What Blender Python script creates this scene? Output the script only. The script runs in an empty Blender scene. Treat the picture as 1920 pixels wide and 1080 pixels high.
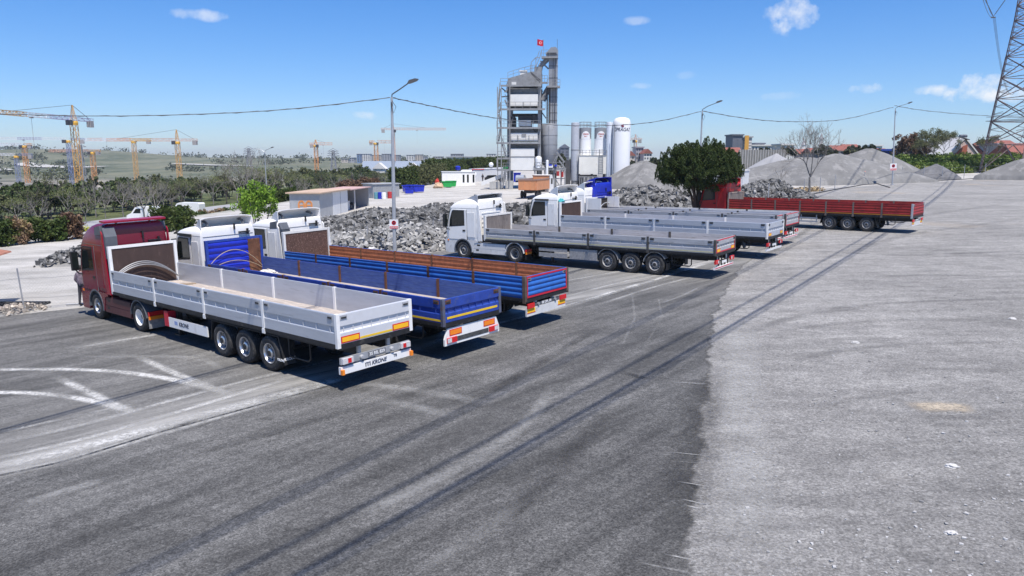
import bpy, math, random
import numpy as np
from mathutils import Vector, Matrix
R=math.radians; rnd=random.Random(7); nr=np.random.RandomState(5)
SC=bpy.context.scene; COL=SC.collection
# ---------------------------------------------------------------- camera
FPX=1402.3; PITCH=math.atan((540-298)/FPX); CAMH=6.0
cd=bpy.data.cameras.new('camera'); cd.sensor_width=36; cd.lens=FPX/1920*36; cd.clip_start=.1; cd.clip_end=20000
cam=bpy.data.objects.new('camera',cd); COL.objects.link(cam)
cam.location=(0,0,CAMH); cam.rotation_euler=(math.pi/2-PITCH,0,0); SC.camera=cam
# ---------------------------------------------------------------- sun and sky
SHV=(-.175,.385,-1.0)                                  # the way sunlight travels
sv=Vector((-SHV[0],-SHV[1],-SHV[2])).normalized()
W=bpy.data.worlds.new('World'); SC.world=W; W.use_nodes=True
def build_world():
    nt=W.node_tree; nt.nodes.clear(); N=nt.nodes.new; L=nt.links.new
    out=N('ShaderNodeOutputWorld'); bg=N('ShaderNodeBackground'); bg.inputs[1].default_value=.072
    sky=N('ShaderNodeTexSky'); sky.sky_type='NISHITA'; sky.sun_disc=False
    sky.sun_elevation=math.asin(sv.z); sky.sun_rotation=math.atan2(sv.x,sv.y); sky.altitude=100
    sky.air_density=1.0; sky.dust_density=0.0; sky.ozone_density=1.0
    hs=N('ShaderNodeHueSaturation'); hs.inputs['Saturation'].default_value=1.12; hs.inputs['Value'].default_value=1.0
    L(sky.outputs[0],hs.inputs['Color'])
    tc=N('ShaderNodeTexCoord'); sx=N('ShaderNodeSeparateXYZ'); L(tc.outputs['Generated'],sx.inputs[0])
    cr=N('ShaderNodeValToRGB'); e=cr.color_ramp.elements; e[0].position=.0; e[0].color=(.60,.755,1.12,1); e[1].position=.34; e[1].color=(.24,.70,1.20,1)
    L(sx.outputs[2],cr.inputs[0]); mt=N('ShaderNodeMixRGB'); mt.blend_type='MULTIPLY'; mt.inputs[0].default_value=1; L(hs.outputs[0],mt.inputs[1]); L(cr.outputs[0],mt.inputs[2])
    v2=N('ShaderNodeVectorMath'); v2.operation='SCALE'; v2.inputs['Scale'].default_value=1.35; L(mt.outputs[0],v2.inputs[0]); cur=v2.outputs[0]
    no=N('ShaderNodeTexNoise'); no.inputs['Scale'].default_value=30; no.inputs['Detail'].default_value=7; no.inputs['Roughness'].default_value=.62
    L(tc.outputs['Generated'],no.inputs['Vector'])
    nz=N('ShaderNodeMapRange'); nz.clamp=False; nz.inputs['From Min'].default_value=.3; nz.inputs['From Max'].default_value=.7; nz.inputs['To Min'].default_value=-.15; nz.inputs['To Max'].default_value=1.05; L(no.outputs['Fac'],nz.inputs['Value'])
    # small fair-weather clouds: direction from the middle of the world, half width, half height, strength
    for (px,py,wx,wy,st,sr) in [(1840,168,62,26,1.1,1),(1752,168,50,13,.85,1),(1622,168,34,12,.62,1),(1478,28,52,30,.8,.6),(1462,45,26,24,.6,1),(378,27,52,12,.5,1),
                            (690,216,32,10,.62,1),(1195,38,30,8,.3,1),(1205,160,30,8,.34,1),(1465,180,46,9,.22,1),(1880,180,60,16,.8,1),(560,228,40,6,.12,1),(1285,142,20,8,.12,1)]:
        u=(px-960)/FPX; v=(540-py)/FPX; cp,sp=math.cos(PITCH),math.sin(PITCH)
        d=Vector((u,cp+v*sp,-sp+v*cp)).normalized()
        right=Vector((d.y,-d.x,0)).normalized(); up=right.cross(d)*-1
        up=d.cross(right)*-1
        if up.z<0: up=-up
        def dot(vec,k):
            m=N('ShaderNodeVectorMath'); m.operation='DOT_PRODUCT'; L(tc.outputs['Generated'],m.inputs[0]); m.inputs[1].default_value=vec
            a=N('ShaderNodeMath'); a.operation='MULTIPLY'; L(m.outputs['Value'],a.inputs[0]); a.inputs[1].default_value=k
            s=N('ShaderNodeMath'); s.operation='SUBTRACT'; L(a.outputs[0],s.inputs[0]); s.inputs[1].default_value=d.dot(vec)*k
            q=N('ShaderNodeMath'); q.operation='POWER'; q.inputs[1].default_value=2
            ab=N('ShaderNodeMath'); ab.operation='ABSOLUTE'; L(s.outputs[0],ab.inputs[0]); L(ab.outputs[0],q.inputs[0]); return q
        a=dot(right,FPX/wx); b=dot(up,FPX/wy)
        s=N('ShaderNodeMath'); s.operation='ADD'; L(a.outputs[0],s.inputs[0]); L(b.outputs[0],s.inputs[1])
        mr=N('ShaderNodeMapRange'); mr.inputs['From Min'].default_value=0; mr.inputs['From Max'].default_value=3.0; mr.inputs['To Min'].default_value=.62; mr.inputs['To Max'].default_value=-1.91
        L(s.outputs[0],mr.inputs['Value'])
        ad=N('ShaderNodeMath'); ad.operation='ADD'; L(mr.outputs[0],ad.inputs[0]); L(nz.outputs[0],ad.inputs[1])
        m2=N('ShaderNodeMapRange'); m2.inputs['From Min'].default_value=.5; m2.inputs['From Max'].default_value=1.35; m2.inputs['To Max'].default_value=st; m2.clamp=True
        L(ad.outputs[0],m2.inputs['Value'])
        fr=N('ShaderNodeVectorMath'); fr.operation='DOT_PRODUCT'; L(tc.outputs['Generated'],fr.inputs[0]); fr.inputs[1].default_value=(0,1,0)
        gt=N('ShaderNodeMath'); gt.operation='GREATER_THAN'; gt.inputs[1].default_value=0; L(fr.outputs['Value'],gt.inputs[0])
        mm=N('ShaderNodeMath'); mm.operation='MULTIPLY'; mm.use_clamp=True; L(m2.outputs[0],mm.inputs[0]); L(gt.outputs[0],mm.inputs[1])
        mx=N('ShaderNodeMixRGB'); L(mm.outputs[0],mx.inputs[0]); L(cur,mx.inputs[1]); mx.inputs[2].default_value=(10.5,10.8,11.2,1); cur=mx.outputs[0]
    L(cur,bg.inputs[0]); L(bg.outputs[0],out.inputs[0])
build_world()
sd=bpy.data.lights.new('sun','SUN'); sd.energy=5.0; sd.angle=R(.53); sd.color=(1,.945,.865)
sun=bpy.data.objects.new('sun',sd); COL.objects.link(sun); sun.location=(0,0,60)
sun.rotation_euler=Vector(SHV).to_track_quat('-Z','Y').to_euler()
SC.view_settings.view_transform='Standard'; SC.view_settings.look='None'; SC.view_settings.gamma=1
SC.view_settings.exposure=.38; SC.view_settings.use_curve_mapping=False
# ---------------------------------------------------------------- yard plane (it rises gently to the right)
YM=np.array([[0.99976199,-0.0038697,-0.02147064],[0.00371604,0.99996723,-0.00719191],[0.02149777,0.00711041,0.99974361]])
YO=np.array([0,0,CAMH])-YM@np.array([0,0,5.9936])
YN=YM[:,2]
def zp(x,y): return YO[2]-(YN[0]*(x-YO[0])+YN[1]*(y-YO[1]))/YN[2]
def ray(px,py):
    u=(px-960)/FPX; v=(540-py)/FPX; cp,sp=math.cos(PITCH),math.sin(PITCH)
    return np.array([u,cp+v*sp,-sp+v*cp])
def G(px,py,h=0.):
    d=ray(px,py); o=np.array([0,0,CAMH])
    t=((YO+YN*h-o)@YN)/(d@YN); return Vector(o+t*d)
def D(px,py,dep):
    d=ray(px,py); return Vector((0,0,CAMH))+Vector(d*(dep/d[1]))
MY=Matrix([list(YM[0])+[YO[0]],list(YM[1])+[YO[1]],list(YM[2])+[YO[2]],[0,0,0,1]])
def sstep(x,a,b):
    t=np.clip((np.asarray(x,float)-a)/(b-a),0,1); return t*t*(3-2*t)
HY=[-60,0,55,72,133,220,400,5000]; HX=[-42,-40,-38,-33,-25,-15,5,500]
def vnoise(x,y,s,seed=0):
    x=np.asarray(x,float)/s+seed*17.3; y=np.asarray(y,float)/s+seed*9.1
    return (np.sin(x*1.7+1.3*np.sin(y*1.1))+np.sin(y*2.1+1.7*np.sin(x*.9+2))+np.sin((x+y)*1.3+.5))/3
def TZ(x,y):
    x=np.asarray(x,float); y=np.asarray(y,float)
    z=zp(np.clip(x,-70,110),np.clip(y,-40,175))
    s=np.interp(y,HY,HX)-x
    d=sstep(s,3,17)
    z=z*(1-d)+(-4.0)*d
    v=sstep(s,62,240)*sstep(y,120,260); z=z-9.5*v
    f=sstep(y,480,1500)*sstep(s,0,150)
    z=z+f*(20.5+vnoise(x,y,160)*2.0)
    r2=((x+815)/200)**2+((y-1300)/260)**2
    z=z+19*np.exp(-np.minimum(r2,40)**1.6)
    z=z+sstep(x,48,70)*sstep(y,150,195)*2.3
    far=sstep(y,260,700)*(1-sstep(s,0,150)); z=z*(1-far)+1.5*far
    z=z+sstep(y,1600,3200)*3
    return z
def Tz(x,y): return float(TZ(x,y))
# ---------------------------------------------------------------- materials
MATS={}
def mat(name,col,rough=.6,metal=0.,var=.12,scale=3.,bump=0.,col2=None,spec=.4,thr=None,stretch=(1,1,1),alpha=1.,island=0.,sheen=None,detail=6):
    if name in MATS: return MATS[name]
    m=bpy.data.materials.new(name); m.use_nodes=True; nt=m.node_tree; nt.nodes.clear(); N=nt.nodes.new; L=nt.links.new
    o=N('ShaderNodeOutputMaterial'); b=N('ShaderNodeBsdfPrincipled'); L(b.outputs[0],o.inputs[0])
    b.inputs['Roughness'].default_value=rough; b.inputs['Metallic'].default_value=metal
    b.inputs['Specular IOR Level'].default_value=spec
    tc=N('ShaderNodeTexCoord'); mp=N('ShaderNodeMapping'); mp.inputs['Scale'].default_value=stretch; L(tc.outputs['Object'],mp.inputs[0])
    n=N('ShaderNodeTexNoise'); n.inputs['Scale'].default_value=scale; n.inputs['Detail'].default_value=detail; n.inputs['Roughness'].default_value=.65; L(mp.outputs[0],n.inputs['Vector'])
    cr=N('ShaderNodeValToRGB'); c=col
    lo=tuple(max(0,k*(1-var)) for k in c)+(1,); hi=tuple(min(1,k*(1+var)) for k in c)+(1,)
    cr.color_ramp.elements[0].position=.3; cr.color_ramp.elements[0].color=lo
    cr.color_ramp.elements[1].position=.7; cr.color_ramp.elements[1].color=hi
    L(n.outputs['Fac'],cr.inputs[0]); cur=cr.outputs[0]
    if col2:
        n2=N('ShaderNodeTexNoise'); n2.inputs['Scale'].default_value=scale*1.7; n2.inputs['Detail'].default_value=8; n2.inputs['Roughness'].default_value=.7
        ad=N('ShaderNodeVectorMath'); ad.inputs[1].default_value=(7.7,3.1,5.5); L(mp.outputs[0],ad.inputs[0]); L(ad.outputs[0],n2.inputs['Vector'])
        r2=N('ShaderNodeMapRange'); t=thr if thr is not None else .55
        r2.inputs['From Min'].default_value=t-.05; r2.inputs['From Max'].default_value=t+.05; L(n2.outputs['Fac'],r2.inputs['Value'])
        mx=N('ShaderNodeMixRGB'); L(r2.outputs[0],mx.inputs[0]); L(cur,mx.inputs[1]); mx.inputs[2].default_value=tuple(col2)+(1,); cur=mx.outputs[0]
    if island:
        g=N('ShaderNodeNewGeometry'); mr=N('ShaderNodeMapRange'); mr.inputs['To Min'].default_value=1-island; mr.inputs['To Max'].default_value=1+island
        L(g.outputs['Random Per Island'],mr.inputs['Value']); mu=N('ShaderNodeVectorMath'); mu.operation='SCALE'; L(cur,mu.inputs[0]); L(mr.outputs[0],mu.inputs['Scale']); cur=mu.outputs[0]
    L(cur,b.inputs['Base Color'])
    if bump:
        bp=N('ShaderNodeBump'); bp.inputs['Strength'].default_value=bump; bp.inputs['Distance'].default_value=.02; L(n.outputs['Fac'],bp.inputs['Height']); L(bp.outputs[0],b.inputs['Normal'])
    MATS[name]=m; return m
def leafmat(name,c1,c2,scale=1.2,island=.35):
    if name in MATS: return MATS[name]
    m=mat(name,c1,rough=.55,var=.25,scale=scale,col2=c2,thr=.52,island=island,spec=.25)
    nt=m.node_tree; b=[n for n in nt.nodes if n.type=='BSDF_PRINCIPLED'][0]; o=[n for n in nt.nodes if n.type=='OUTPUT_MATERIAL'][0]
    t=nt.nodes.new('ShaderNodeBsdfTranslucent'); mx=nt.nodes.new('ShaderNodeMixShader'); mx.inputs[0].default_value=.25
    nt.links.new(b.inputs['Base Color'].links[0].from_socket,t.inputs[0]); nt.links.new(b.outputs[0],mx.inputs[1]); nt.links.new(t.outputs[0],mx.inputs[2]); nt.links.new(mx.outputs[0],o.inputs[0])
    return m
# ---------------------------------------------------------------- mesh helpers
class MB:
    def __init__(s): s.v=[]; s.f=[]; s.mi=[]; s.m=0
    def add(s,vs,fs):
        o=len(s.v); s.v+= [tuple(p) for p in vs]; s.f+=[tuple(i+o for i in f) for f in fs]; s.mi+=[s.m]*len(fs); return s
    def box(s,c,d,rz=0,ax=None):
        x,y,z=c; a,b,h=d[0]/2,d[1]/2,d[2]/2
        ps=[Vector((i,j,k)) for i in (-a,a) for j in (-b,b) for k in (-h,h)]
        if rz: q=Matrix.Rotation(rz,3,'Z'); ps=[q@p for p in ps]
        if ax: q=Matrix.Rotation(ax[1],3,ax[0]); ps=[q@p for p in ps]
        return s.add([(p.x+x,p.y+y,p.z+z) for p in ps],[(0,1,3,2),(4,6,7,5),(0,4,5,1),(2,3,7,6),(0,2,6,4),(1,5,7,3)])
    def bx(s,x0,x1,y0,y1,z0,z1): return s.box(((x0+x1)/2,(y0+y1)/2,(z0+z1)/2),(abs(x1-x0),abs(y1-y0),abs(z1-z0)))
    def tube(s,pts,r,n=6,caps=True,r2=None):
        pts=[Vector(p) for p in pts]; K=len(pts); vs=[]; fs=[]
        d=(pts[1]-pts[0]).normalized(); u=d.orthogonal().normalized()
        for i,p in enumerate(pts):
            if i==0: t=pts[1]-pts[0]
            elif i==K-1: t=pts[-1]-pts[-2]
            else: t=pts[i+1]-pts[i-1]
            t=t.normalized(); u=(u-t*u.dot(t)); u=u.normalized() if u.length>1e-6 else t.orthogonal().normalized(); w=t.cross(u)
            rr=r if r2 is None else r+(r2-r)*i/(K-1)
            for k in range(n): a=2*math.pi*k/n; vs.append(p+u*math.cos(a)*rr+w*math.sin(a)*rr)
        for i in range(K-1):
            for k in range(n): fs.append((i*n+k,i*n+(k+1)%n,(i+1)*n+(k+1)%n,(i+1)*n+k))
        if caps: fs.append(tuple(range(n-1,-1,-1))); fs.append(tuple((K-1)*n+k for k in range(n)))
        return s.add(vs,fs)
    def bar(s,a,b,w,h=None):                       # square bar a->b
        a=Vector(a); b=Vector(b); t=(b-a).normalized(); u=t.cross(Vector((0,0,1)))
        u=u.normalized() if u.length>1e-4 else Vector((1,0,0)); v=u.cross(t); h=h or w
        vs=[p+u*i*w/2+v*j*h/2 for p in (a,b) for i,j in ((-1,-1),(1,-1),(1,1),(-1,1))]
        return s.add(vs,[(3,2,1,0),(4,5,6,7),(0,1,5,4),(1,2,6,5),(2,3,7,6),(3,0,4,7)])
    def prism(s,prof,o,U,V,Wd,w0,w1):
        o,U,V,Wd=Vector(o),Vector(U),Vector(V),Vector(Wd); n=len(prof)
        vs=[o+U*a+V*b+Wd*w for w in (w0,w1) for a,b in prof]
        area=sum(prof[i][0]*prof[(i+1)%n][1]-prof[(i+1)%n][0]*prof[i][1] for i in range(n))
        flip=(area*(U.cross(V).dot(Wd))*(w1-w0))<0
        fs=[tuple(range(n-1,-1,-1)),tuple(range(n,2*n))]+[(i,(i+1)%n,n+(i+1)%n,n+i) for i in range(n)]
        if flip: fs=[f[::-1] for f in fs]
        return s.add(vs,fs)
    def lathe(s,prof,c,ax='Z',n=24,close=False):   # prof (r,h)
        cx,cy,cz=c; vs=[]; fs=[]
        for r,h in prof:
            for k in range(n):
                a=2*math.pi*k/n; p,q=r*math.cos(a),r*math.sin(a)
                vs.append((cx+p,cy+q,cz+h) if ax=='Z' else (cx+p,cy+h,cz+q) if ax=='Y' else (cx+h,cy+p,cz+q))
        K=len(prof)
        for i in range(K-1):
            for k in range(n): fs.append((i*n+k,i*n+(k+1)%n,(i+1)*n+(k+1)%n,(i+1)*n+k))
        if not close:
            if prof[0][0]>1e-4: fs.append(tuple(range(n-1,-1,-1)))
            if prof[-1][0]>1e-4: fs.append(tuple((K-1)*n+k for k in range(n)))
        if ax=='Y': fs=[f[::-1] for f in fs]
        return s.add(vs,fs)
    def mesh(s,name,mats,smooth=None):
        me=bpy.data.meshes.new(name); me.from_pydata(s.v,[],s.f)
        for m in (mats if isinstance(mats,(list,tuple)) else [mats]): me.materials.append(m)
        me.polygons.foreach_set('material_index',s.mi)
        if smooth is not None: me.shade_smooth(); me.set_sharp_from_angle(angle=R(smooth))
        me.update(); return me
    def build(s,name,mats,parent=None,smooth=None,loc=None):
        return mobj(name,s.mesh(name,mats,smooth),parent,loc)
def mobj(name,me,parent=None,loc=None):
    o=bpy.data.objects.new(name,me); COL.objects.link(o)
    if parent: o.parent=parent
    if loc is not None: o.location=loc
    return o
def np_mesh(name,v,f,m,smooth=False):
    me=bpy.data.meshes.new(name); v=np.asarray(v,np.float32); f=np.asarray(f,np.int32); k=f.shape[1]
    me.vertices.add(len(v)); me.vertices.foreach_set('co',v.ravel()); me.loops.add(f.size); me.loops.foreach_set('vertex_index',f.ravel())
    me.polygons.add(len(f)); me.polygons.foreach_set('loop_start',np.arange(0,f.size,k,dtype=np.int32))
    me.polygons.foreach_set('use_smooth',np.full(len(f),smooth)); me.materials.append(m); me.update(calc_edges=True); me.validate(); return me
def tag(o,label=None,cat=None,group=None,kind=None):
    if label: o['label']=label
    if cat: o['category']=cat
    if group: o['group']=group
    if kind: o['kind']=kind
    return o
def empty(name,loc=(0,0,0),rz=0,label=None,cat=None,group=None):
    o=bpy.data.objects.new(name,None); COL.objects.link(o); o.location=loc; o.rotation_euler=(0,0,rz); o.empty_display_size=.3
    return tag(o,label,cat,group)
KIDS={}
def copy_tree(o,parent=None,kids=None):
    c=o.copy(); COL.objects.link(c); c.parent=parent
    for ch in [q for q in bpy.data.objects if q.parent==o]: copy_tree(ch,c)
    return c
TXT={}
def text_mesh(s,size,m,ext=.004,shear=0):
    cu=bpy.data.curves.new('t','FONT'); cu.body=s; cu.size=size; cu.extrude=ext; cu.align_x='CENTER'; cu.align_y='CENTER'; cu.shear=shear; cu.offset=size*.02
    ob=bpy.data.objects.new('t',cu); me=bpy.data.meshes.new_from_object(ob); bpy.data.objects.remove(ob); me.materials.clear(); me.materials.append(m); return me
def place_on(o,org,right,up):
    right=Vector(right).normalized(); up=Vector(up).normalized(); n=right.cross(up)
    m=Matrix((right,up,n)).transposed().to_4x4(); m.translation=Vector(org); o.matrix_local=m; return o
# ================================================================ GROUND
def ground_material():
    m=bpy.data.materials.new('ground'); m.use_nodes=True; nt=m.node_tree; nt.nodes.clear(); N=nt.nodes.new; L=nt.links.new
    o=N('ShaderNodeOutputMaterial'); b=N('ShaderNodeBsdfPrincipled'); L(b.outputs[0],o.inputs[0]); b.inputs['Roughness'].default_value=.9; b.inputs['Specular IOR Level'].default_value=.2
    tc=N('ShaderNodeTexCoord')
    def noise(sc,det=5,ro=.6,rot=0,st=(1,1,1),off=0):
        mp=N('ShaderNodeMapping'); mp.vector_type='TEXTURE'; mp.inputs['Rotation'].default_value=(0,0,rot); mp.inputs['Scale'].default_value=tuple(1/q for q in st); mp.inputs['Location'].default_value=(off,off*2,0)
        n=N('ShaderNodeTexNoise'); n.inputs['Scale'].default_value=sc; n.inputs['Detail'].default_value=det; n.inputs['Roughness'].default_value=ro
        L(tc.outputs['Object'],mp.inputs[0]); L(mp.outputs[0],n.inputs['Vector']); return n.outputs['Fac']
    def ramp(f,p0,c0,p1,c1):
        r=N('ShaderNodeValToRGB'); e=r.color_ramp.elements; e[0].position=p0; e[1].position=p1; e[0].color=c0+(1,); e[1].color=c1+(1,); L(f,r.inputs[0]); return r.outputs[0]
    def mix(f,a,bb,bt='MIX',fac=None):
        x=N('ShaderNodeMixRGB'); x.blend_type=bt
        if fac is not None: x.inputs[0].default_value=fac
        else: L(f,x.inputs[0])
        L(a,x.inputs[1])
        if isinstance(bb,tuple): x.inputs[2].default_value=bb+(1,)
        else: L(bb,x.inputs[2])
        return x.outputs[0]
    def attr(nm):
        a=N('ShaderNodeAttribute'); a.attribute_name=nm; return a.outputs['Fac']
    base=ramp(noise(.13,7,.65),.36,(.265,.257,.245),.66,(.355,.344,.328)); base=mix(None,base,ramp(noise(1.1,9,.78,off=7),.38,(.68,.68,.68),.6,(1.18,1.18,1.18)),'MULTIPLY',.5)
    grain=ramp(noise(22,8,.88),.36,(.45,.45,.45),.64,(1.5,1.5,1.5)); base=mix(None,base,grain,'MULTIPLY',.9)
    vo=N('ShaderNodeTexVoronoi'); vo.inputs['Scale'].default_value=26.; L(tc.outputs['Object'],vo.inputs['Vector']); vs_=N('ShaderNodeSeparateColor'); L(vo.outputs['Color'],vs_.inputs[0]); base=mix(None,base,ramp(vs_.outputs[0],0.,(.55,.55,.55),1.,(1.45,1.45,1.45)),'MULTIPLY',.6)
    gr2=ramp(noise(3.2,5,.7),.35,(.8,.8,.8),.7,(1.14,1.14,1.14)); base=mix(None,base,gr2,'MULTIPLY',.7)
    st=ramp(noise(1.,6,.68,rot=R(4),st=(.16,1.5,1)),.42,(.74,.74,.745),.6,(1.06,1.06,1.06)); base=mix(None,base,st,'MULTIPLY',.6)
    st2=ramp(noise(1.3,5,.62,rot=R(-14),st=(.1,1.6,1),off=4),.38,(.8,.8,.8),.58,(1.04,1.04,1.04)); base=mix(None,base,st2,'MULTIPLY',.5)
    bro=ramp(noise(.09,3,.5,off=31),.62,(0,0,0),.75,(1,1,1)); base=mix(bro,base,(.34,.29,.23))
    v=N('ShaderNodeTexVoronoi'); v.inputs['Scale'].default_value=7; v.inputs['Randomness'].default_value=1; L(tc.outputs['Object'],v.inputs['Vector'])
    peb=N('ShaderNodeMapRange'); peb.inputs['From Min'].default_value=.17; peb.inputs['From Max'].default_value=.1; L(v.outputs['Distance'],peb.inputs['Value'])
    sp=N('ShaderNodeSeparateColor'); L(v.outputs['Color'],sp.inputs[0])
    pg=N('ShaderNodeMath'); pg.operation='GREATER_THAN'; pg.inputs[1].default_value=.72; L(sp.outputs[0],pg.inputs[0])
    pm=N('ShaderNodeMath'); pm.operation='MULTIPLY'; L(peb.outputs[0],pm.inputs[0]); L(pg.outputs[0],pm.inputs[1])
    pc=ramp(sp.outputs[1],.3,(.17,.17,.175),.7,(.5,.49,.48)); base=mix(pm.outputs[0],base,pc)
    pale=ramp(noise(.35,9,.75,st=(.5,1,1)),.38,(.33,.315,.29),.60,(.50,.48,.45)); pale=mix(None,pale,grain,'MULTIPLY',.35)
    cur=mix(attr('pale'),base,pale)
    gr=ramp(noise(.05,8,.72),.38,(.055,.075,.03),.66,(.15,.16,.07)); gr=mix(None,gr,ramp(noise(1.5,6,.7),.3,(.6,.6,.6),.7,(1.3,1.3,1.3)),'MULTIPLY',1)
    cur=mix(attr('grass'),cur,gr)
    hl=ramp(noise(.012,11,.78,st=(1,.5,1)),.40,(.055,.075,.04),.60,(.17,.17,.11)); cur=mix(attr('hill'),cur,hl)
    dirt=ramp(noise(.02,9,.75),.4,(.10,.095,.08),.62,(.36,.33,.28)); cur=mix(attr('site'),cur,dirt)
    L(cur,b.inputs['Base Color'])
    bp=N('ShaderNodeBump'); bp.inputs['Strength'].default_value=.9; bp.inputs['Distance'].default_value=.07; L(noise(9,8,.78),bp.inputs['Height']); L(bp.outputs[0],b.inputs['Normal'])
    return m
def axis(a,b,st,lo,hi,g=1.13):
    c=list(np.arange(a,b+.01,st)); s=st
    while c[-1]<hi: s*=g; c.append(c[-1]+s)
    s=st
    while c[0]>lo: s*=g; c.insert(0,c[0]-s)
    return np.array(c)
xs=axis(-110,120,2.0,-5000,5000); ys=axis(-12,240,2.0,-60,7000)
gx,gy=np.meshgrid(xs,ys); gz=TZ(gx,gy)
nx,ny=len(xs),len(ys); idx=np.arange(nx*ny).reshape(ny,nx)
gf=np.stack([idx[:-1,:-1],idx[:-1,1:],idx[1:,1:],idx[1:,:-1]],-1).reshape(-1,4)
gm=np_mesh('ground',np.stack([gx,gy,gz],-1).reshape(-1,3),gf,ground_material(),True)
gs=np.interp(gy,HY,HX)-gx
def setattr_(me,nm,a):
    at=me.attributes.new(nm,'FLOAT','POINT'); at.data.foreach_set('value',np.clip(a,0,1).astype(np.float32).ravel())
pale=sstep(gx,8,-6)*sstep(gy,24,32)
pale=np.maximum(pale,sstep(gy,78,92)*sstep(gx,22,12)); 
fx=[28,40,52,70,95]; fy=[84,104,112,122,131]
fl=np.interp(gx,fx,fy); pale=np.maximum(pale,sstep(gy-fl,0,3)*sstep(gx,26,32)*.95)
setattr_(gm,'pale',pale); 
gr=sstep(gs,1,6); gr=np.maximum(gr,sstep(gy,165,180)*sstep(gx,50,60)); setattr_(gm,'grass',gr*(1-sstep(gs,60,90)*sstep(gy,200,260)*.2))
setattr_(gm,'hill',sstep(gy,430,640)); setattr_(gm,'site',sstep(gs,70,95)*sstep(gy,190,250)*(1-sstep(gy,560,760)*.9))
ground=tag(mobj('ground',gm),kind='structure')
# ---- asphalt sheet
def asphalt_material():
    m=bpy.data.materials.new('asphalt'); m.use_nodes=True; nt=m.node_tree; nt.nodes.clear(); N=nt.nodes.new; L=nt.links.new
    o=N('ShaderNodeOutputMaterial'); b=N('ShaderNodeBsdfPrincipled'); b.inputs['Roughness'].default_value=.82; b.inputs['Specular IOR Level'].default_value=.3
    tc=N('ShaderNodeTexCoord')
    def noise(sc,det=5,ro=.6,rot=0,st=(1,1,1),off=0):
        mp=N('ShaderNodeMapping'); mp.vector_type='TEXTURE'; mp.inputs['Rotation'].default_value=(0,0,rot); mp.inputs['Scale'].default_value=tuple(1/q for q in st); mp.inputs['Location'].default_value=(off,off*2,0)
        n=N('ShaderNodeTexNoise'); n.inputs['Scale'].default_value=sc; n.inputs['Detail'].default_value=det; n.inputs['Roughness'].default_value=ro
        L(tc.outputs['Object'],mp.inputs[0]); L(mp.outputs[0],n.inputs['Vector']); return n.outputs['Fac']
    def ramp(f,p0,c0,p1,c1):
        r=N('ShaderNodeValToRGB'); e=r.color_ramp.elements; e[0].position=p0; e[1].position=p1; e[0].color=(c0,)*3+(1,); e[1].color=(c1,)*3+(1,); L(f,r.inputs[0]); return r.outputs[0]
    def mul(a,bb,k):
        x=N('ShaderNodeMixRGB'); x.blend_type='MULTIPLY'; x.inputs[0].default_value=k; L(a,x.inputs[1]); L(bb,x.inputs[2]); return x.outputs[0]
    c=ramp(noise(.16,6,.6),.34,.078,.68,.118)
    c=mul(c,ramp(noise(30,6,.9),.36,.35,.64,1.8),.8)
    vo=N('ShaderNodeTexVoronoi'); vo.inputs['Scale'].default_value=38.; L(tc.outputs['Object'],vo.inputs['Vector']); vs_=N('ShaderNodeSeparateColor'); L(vo.outputs['Color'],vs_.inputs[0])
    c=mul(c,ramp(vs_.outputs[0],.0,.35,1.,1.65),.65)
    vo2=N('ShaderNodeTexVoronoi'); vo2.inputs['Scale'].default_value=14.; L(tc.outputs['Object'],vo2.inputs['Vector']); vt=N('ShaderNodeSeparateColor'); L(vo2.outputs['Color'],vt.inputs[0]); c=mul(c,ramp(vt.outputs[0],.0,.82,1.,1.18),.9)
    c=mul(c,ramp(noise(5,5,.75),.35,.8,.65,1.22),.8)
    c=mul(c,ramp(noise(.9,7,.66,rot=R(44),st=(.09,1.4,1)),.38,.68,.62,1.2),1)
    c=mul(c,ramp(noise(.8,7,.62,rot=R(57),st=(.06,1.5,1),off=9),.38,.76,.62,1.18),1)
    c=mul(c,ramp(noise(.55,5,.6,rot=R(-18),st=(.12,1.3,1),off=19),.4,.86,.62,1.1),1)
    at=N('ShaderNodeAttribute'); at.attribute_name='dusty'
    mr=N('ShaderNodeMath'); mr.operation='MULTIPLY'; L(at.outputs['Fac'],mr.inputs[0]); L(ramp(noise(1.1,8,.7,rot=R(40),st=(.12,1.6,1),off=3),.35,.10,.62,1.0),mr.inputs[1])
    x=N('ShaderNodeMixRGB'); L(mr.outputs[0],x.inputs[0]); L(c,x.inputs[1]); x.inputs[2].default_value=(.36,.357,.35,1)
    t=N('ShaderNodeMixRGB'); t.blend_type='MULTIPLY'; t.inputs[0].default_value=1; L(x.outputs[0],t.inputs[1]); t.inputs[2].default_value=(1.02,1.0,.965,1)
    L(t.outputs[0],b.inputs['Base Color'])
    bp=N('ShaderNodeBump'); bp.inputs['Strength'].default_value=.6; bp.inputs['Distance'].default_value=.02; L(noise(30,5,.8),bp.inputs['Height']); L(bp.outputs[0],b.inputs['Normal'])
    ed=N('ShaderNodeAttribute'); ed.attribute_name='edge'        # metres inside the sheet
    n1=N('ShaderNodeMapRange'); n1.inputs['To Min'].default_value=-1.1; n1.inputs['To Max'].default_value=1.1; L(noise(.45,9,.72),n1.inputs['Value'])
    s=N('ShaderNodeMath'); s.operation='ADD'; L(ed.outputs['Fac'],s.inputs[0]); L(n1.outputs[0],s.inputs[1])
    m3=N('ShaderNodeMapRange'); m3.inputs['From Min'].default_value=.3; m3.inputs['From Max'].default_value=.55; L(s.outputs[0],m3.inputs['Value'])
    tr=N('ShaderNodeBsdfTransparent'); mx=N('ShaderNodeMixShader'); L(m3.outputs[0],mx.inputs[0]); L(tr.outputs[0],mx.inputs[1]); L(b.outputs[0],mx.inputs[2]); L(mx.outputs[0],o.inputs[0])
    return m
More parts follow.
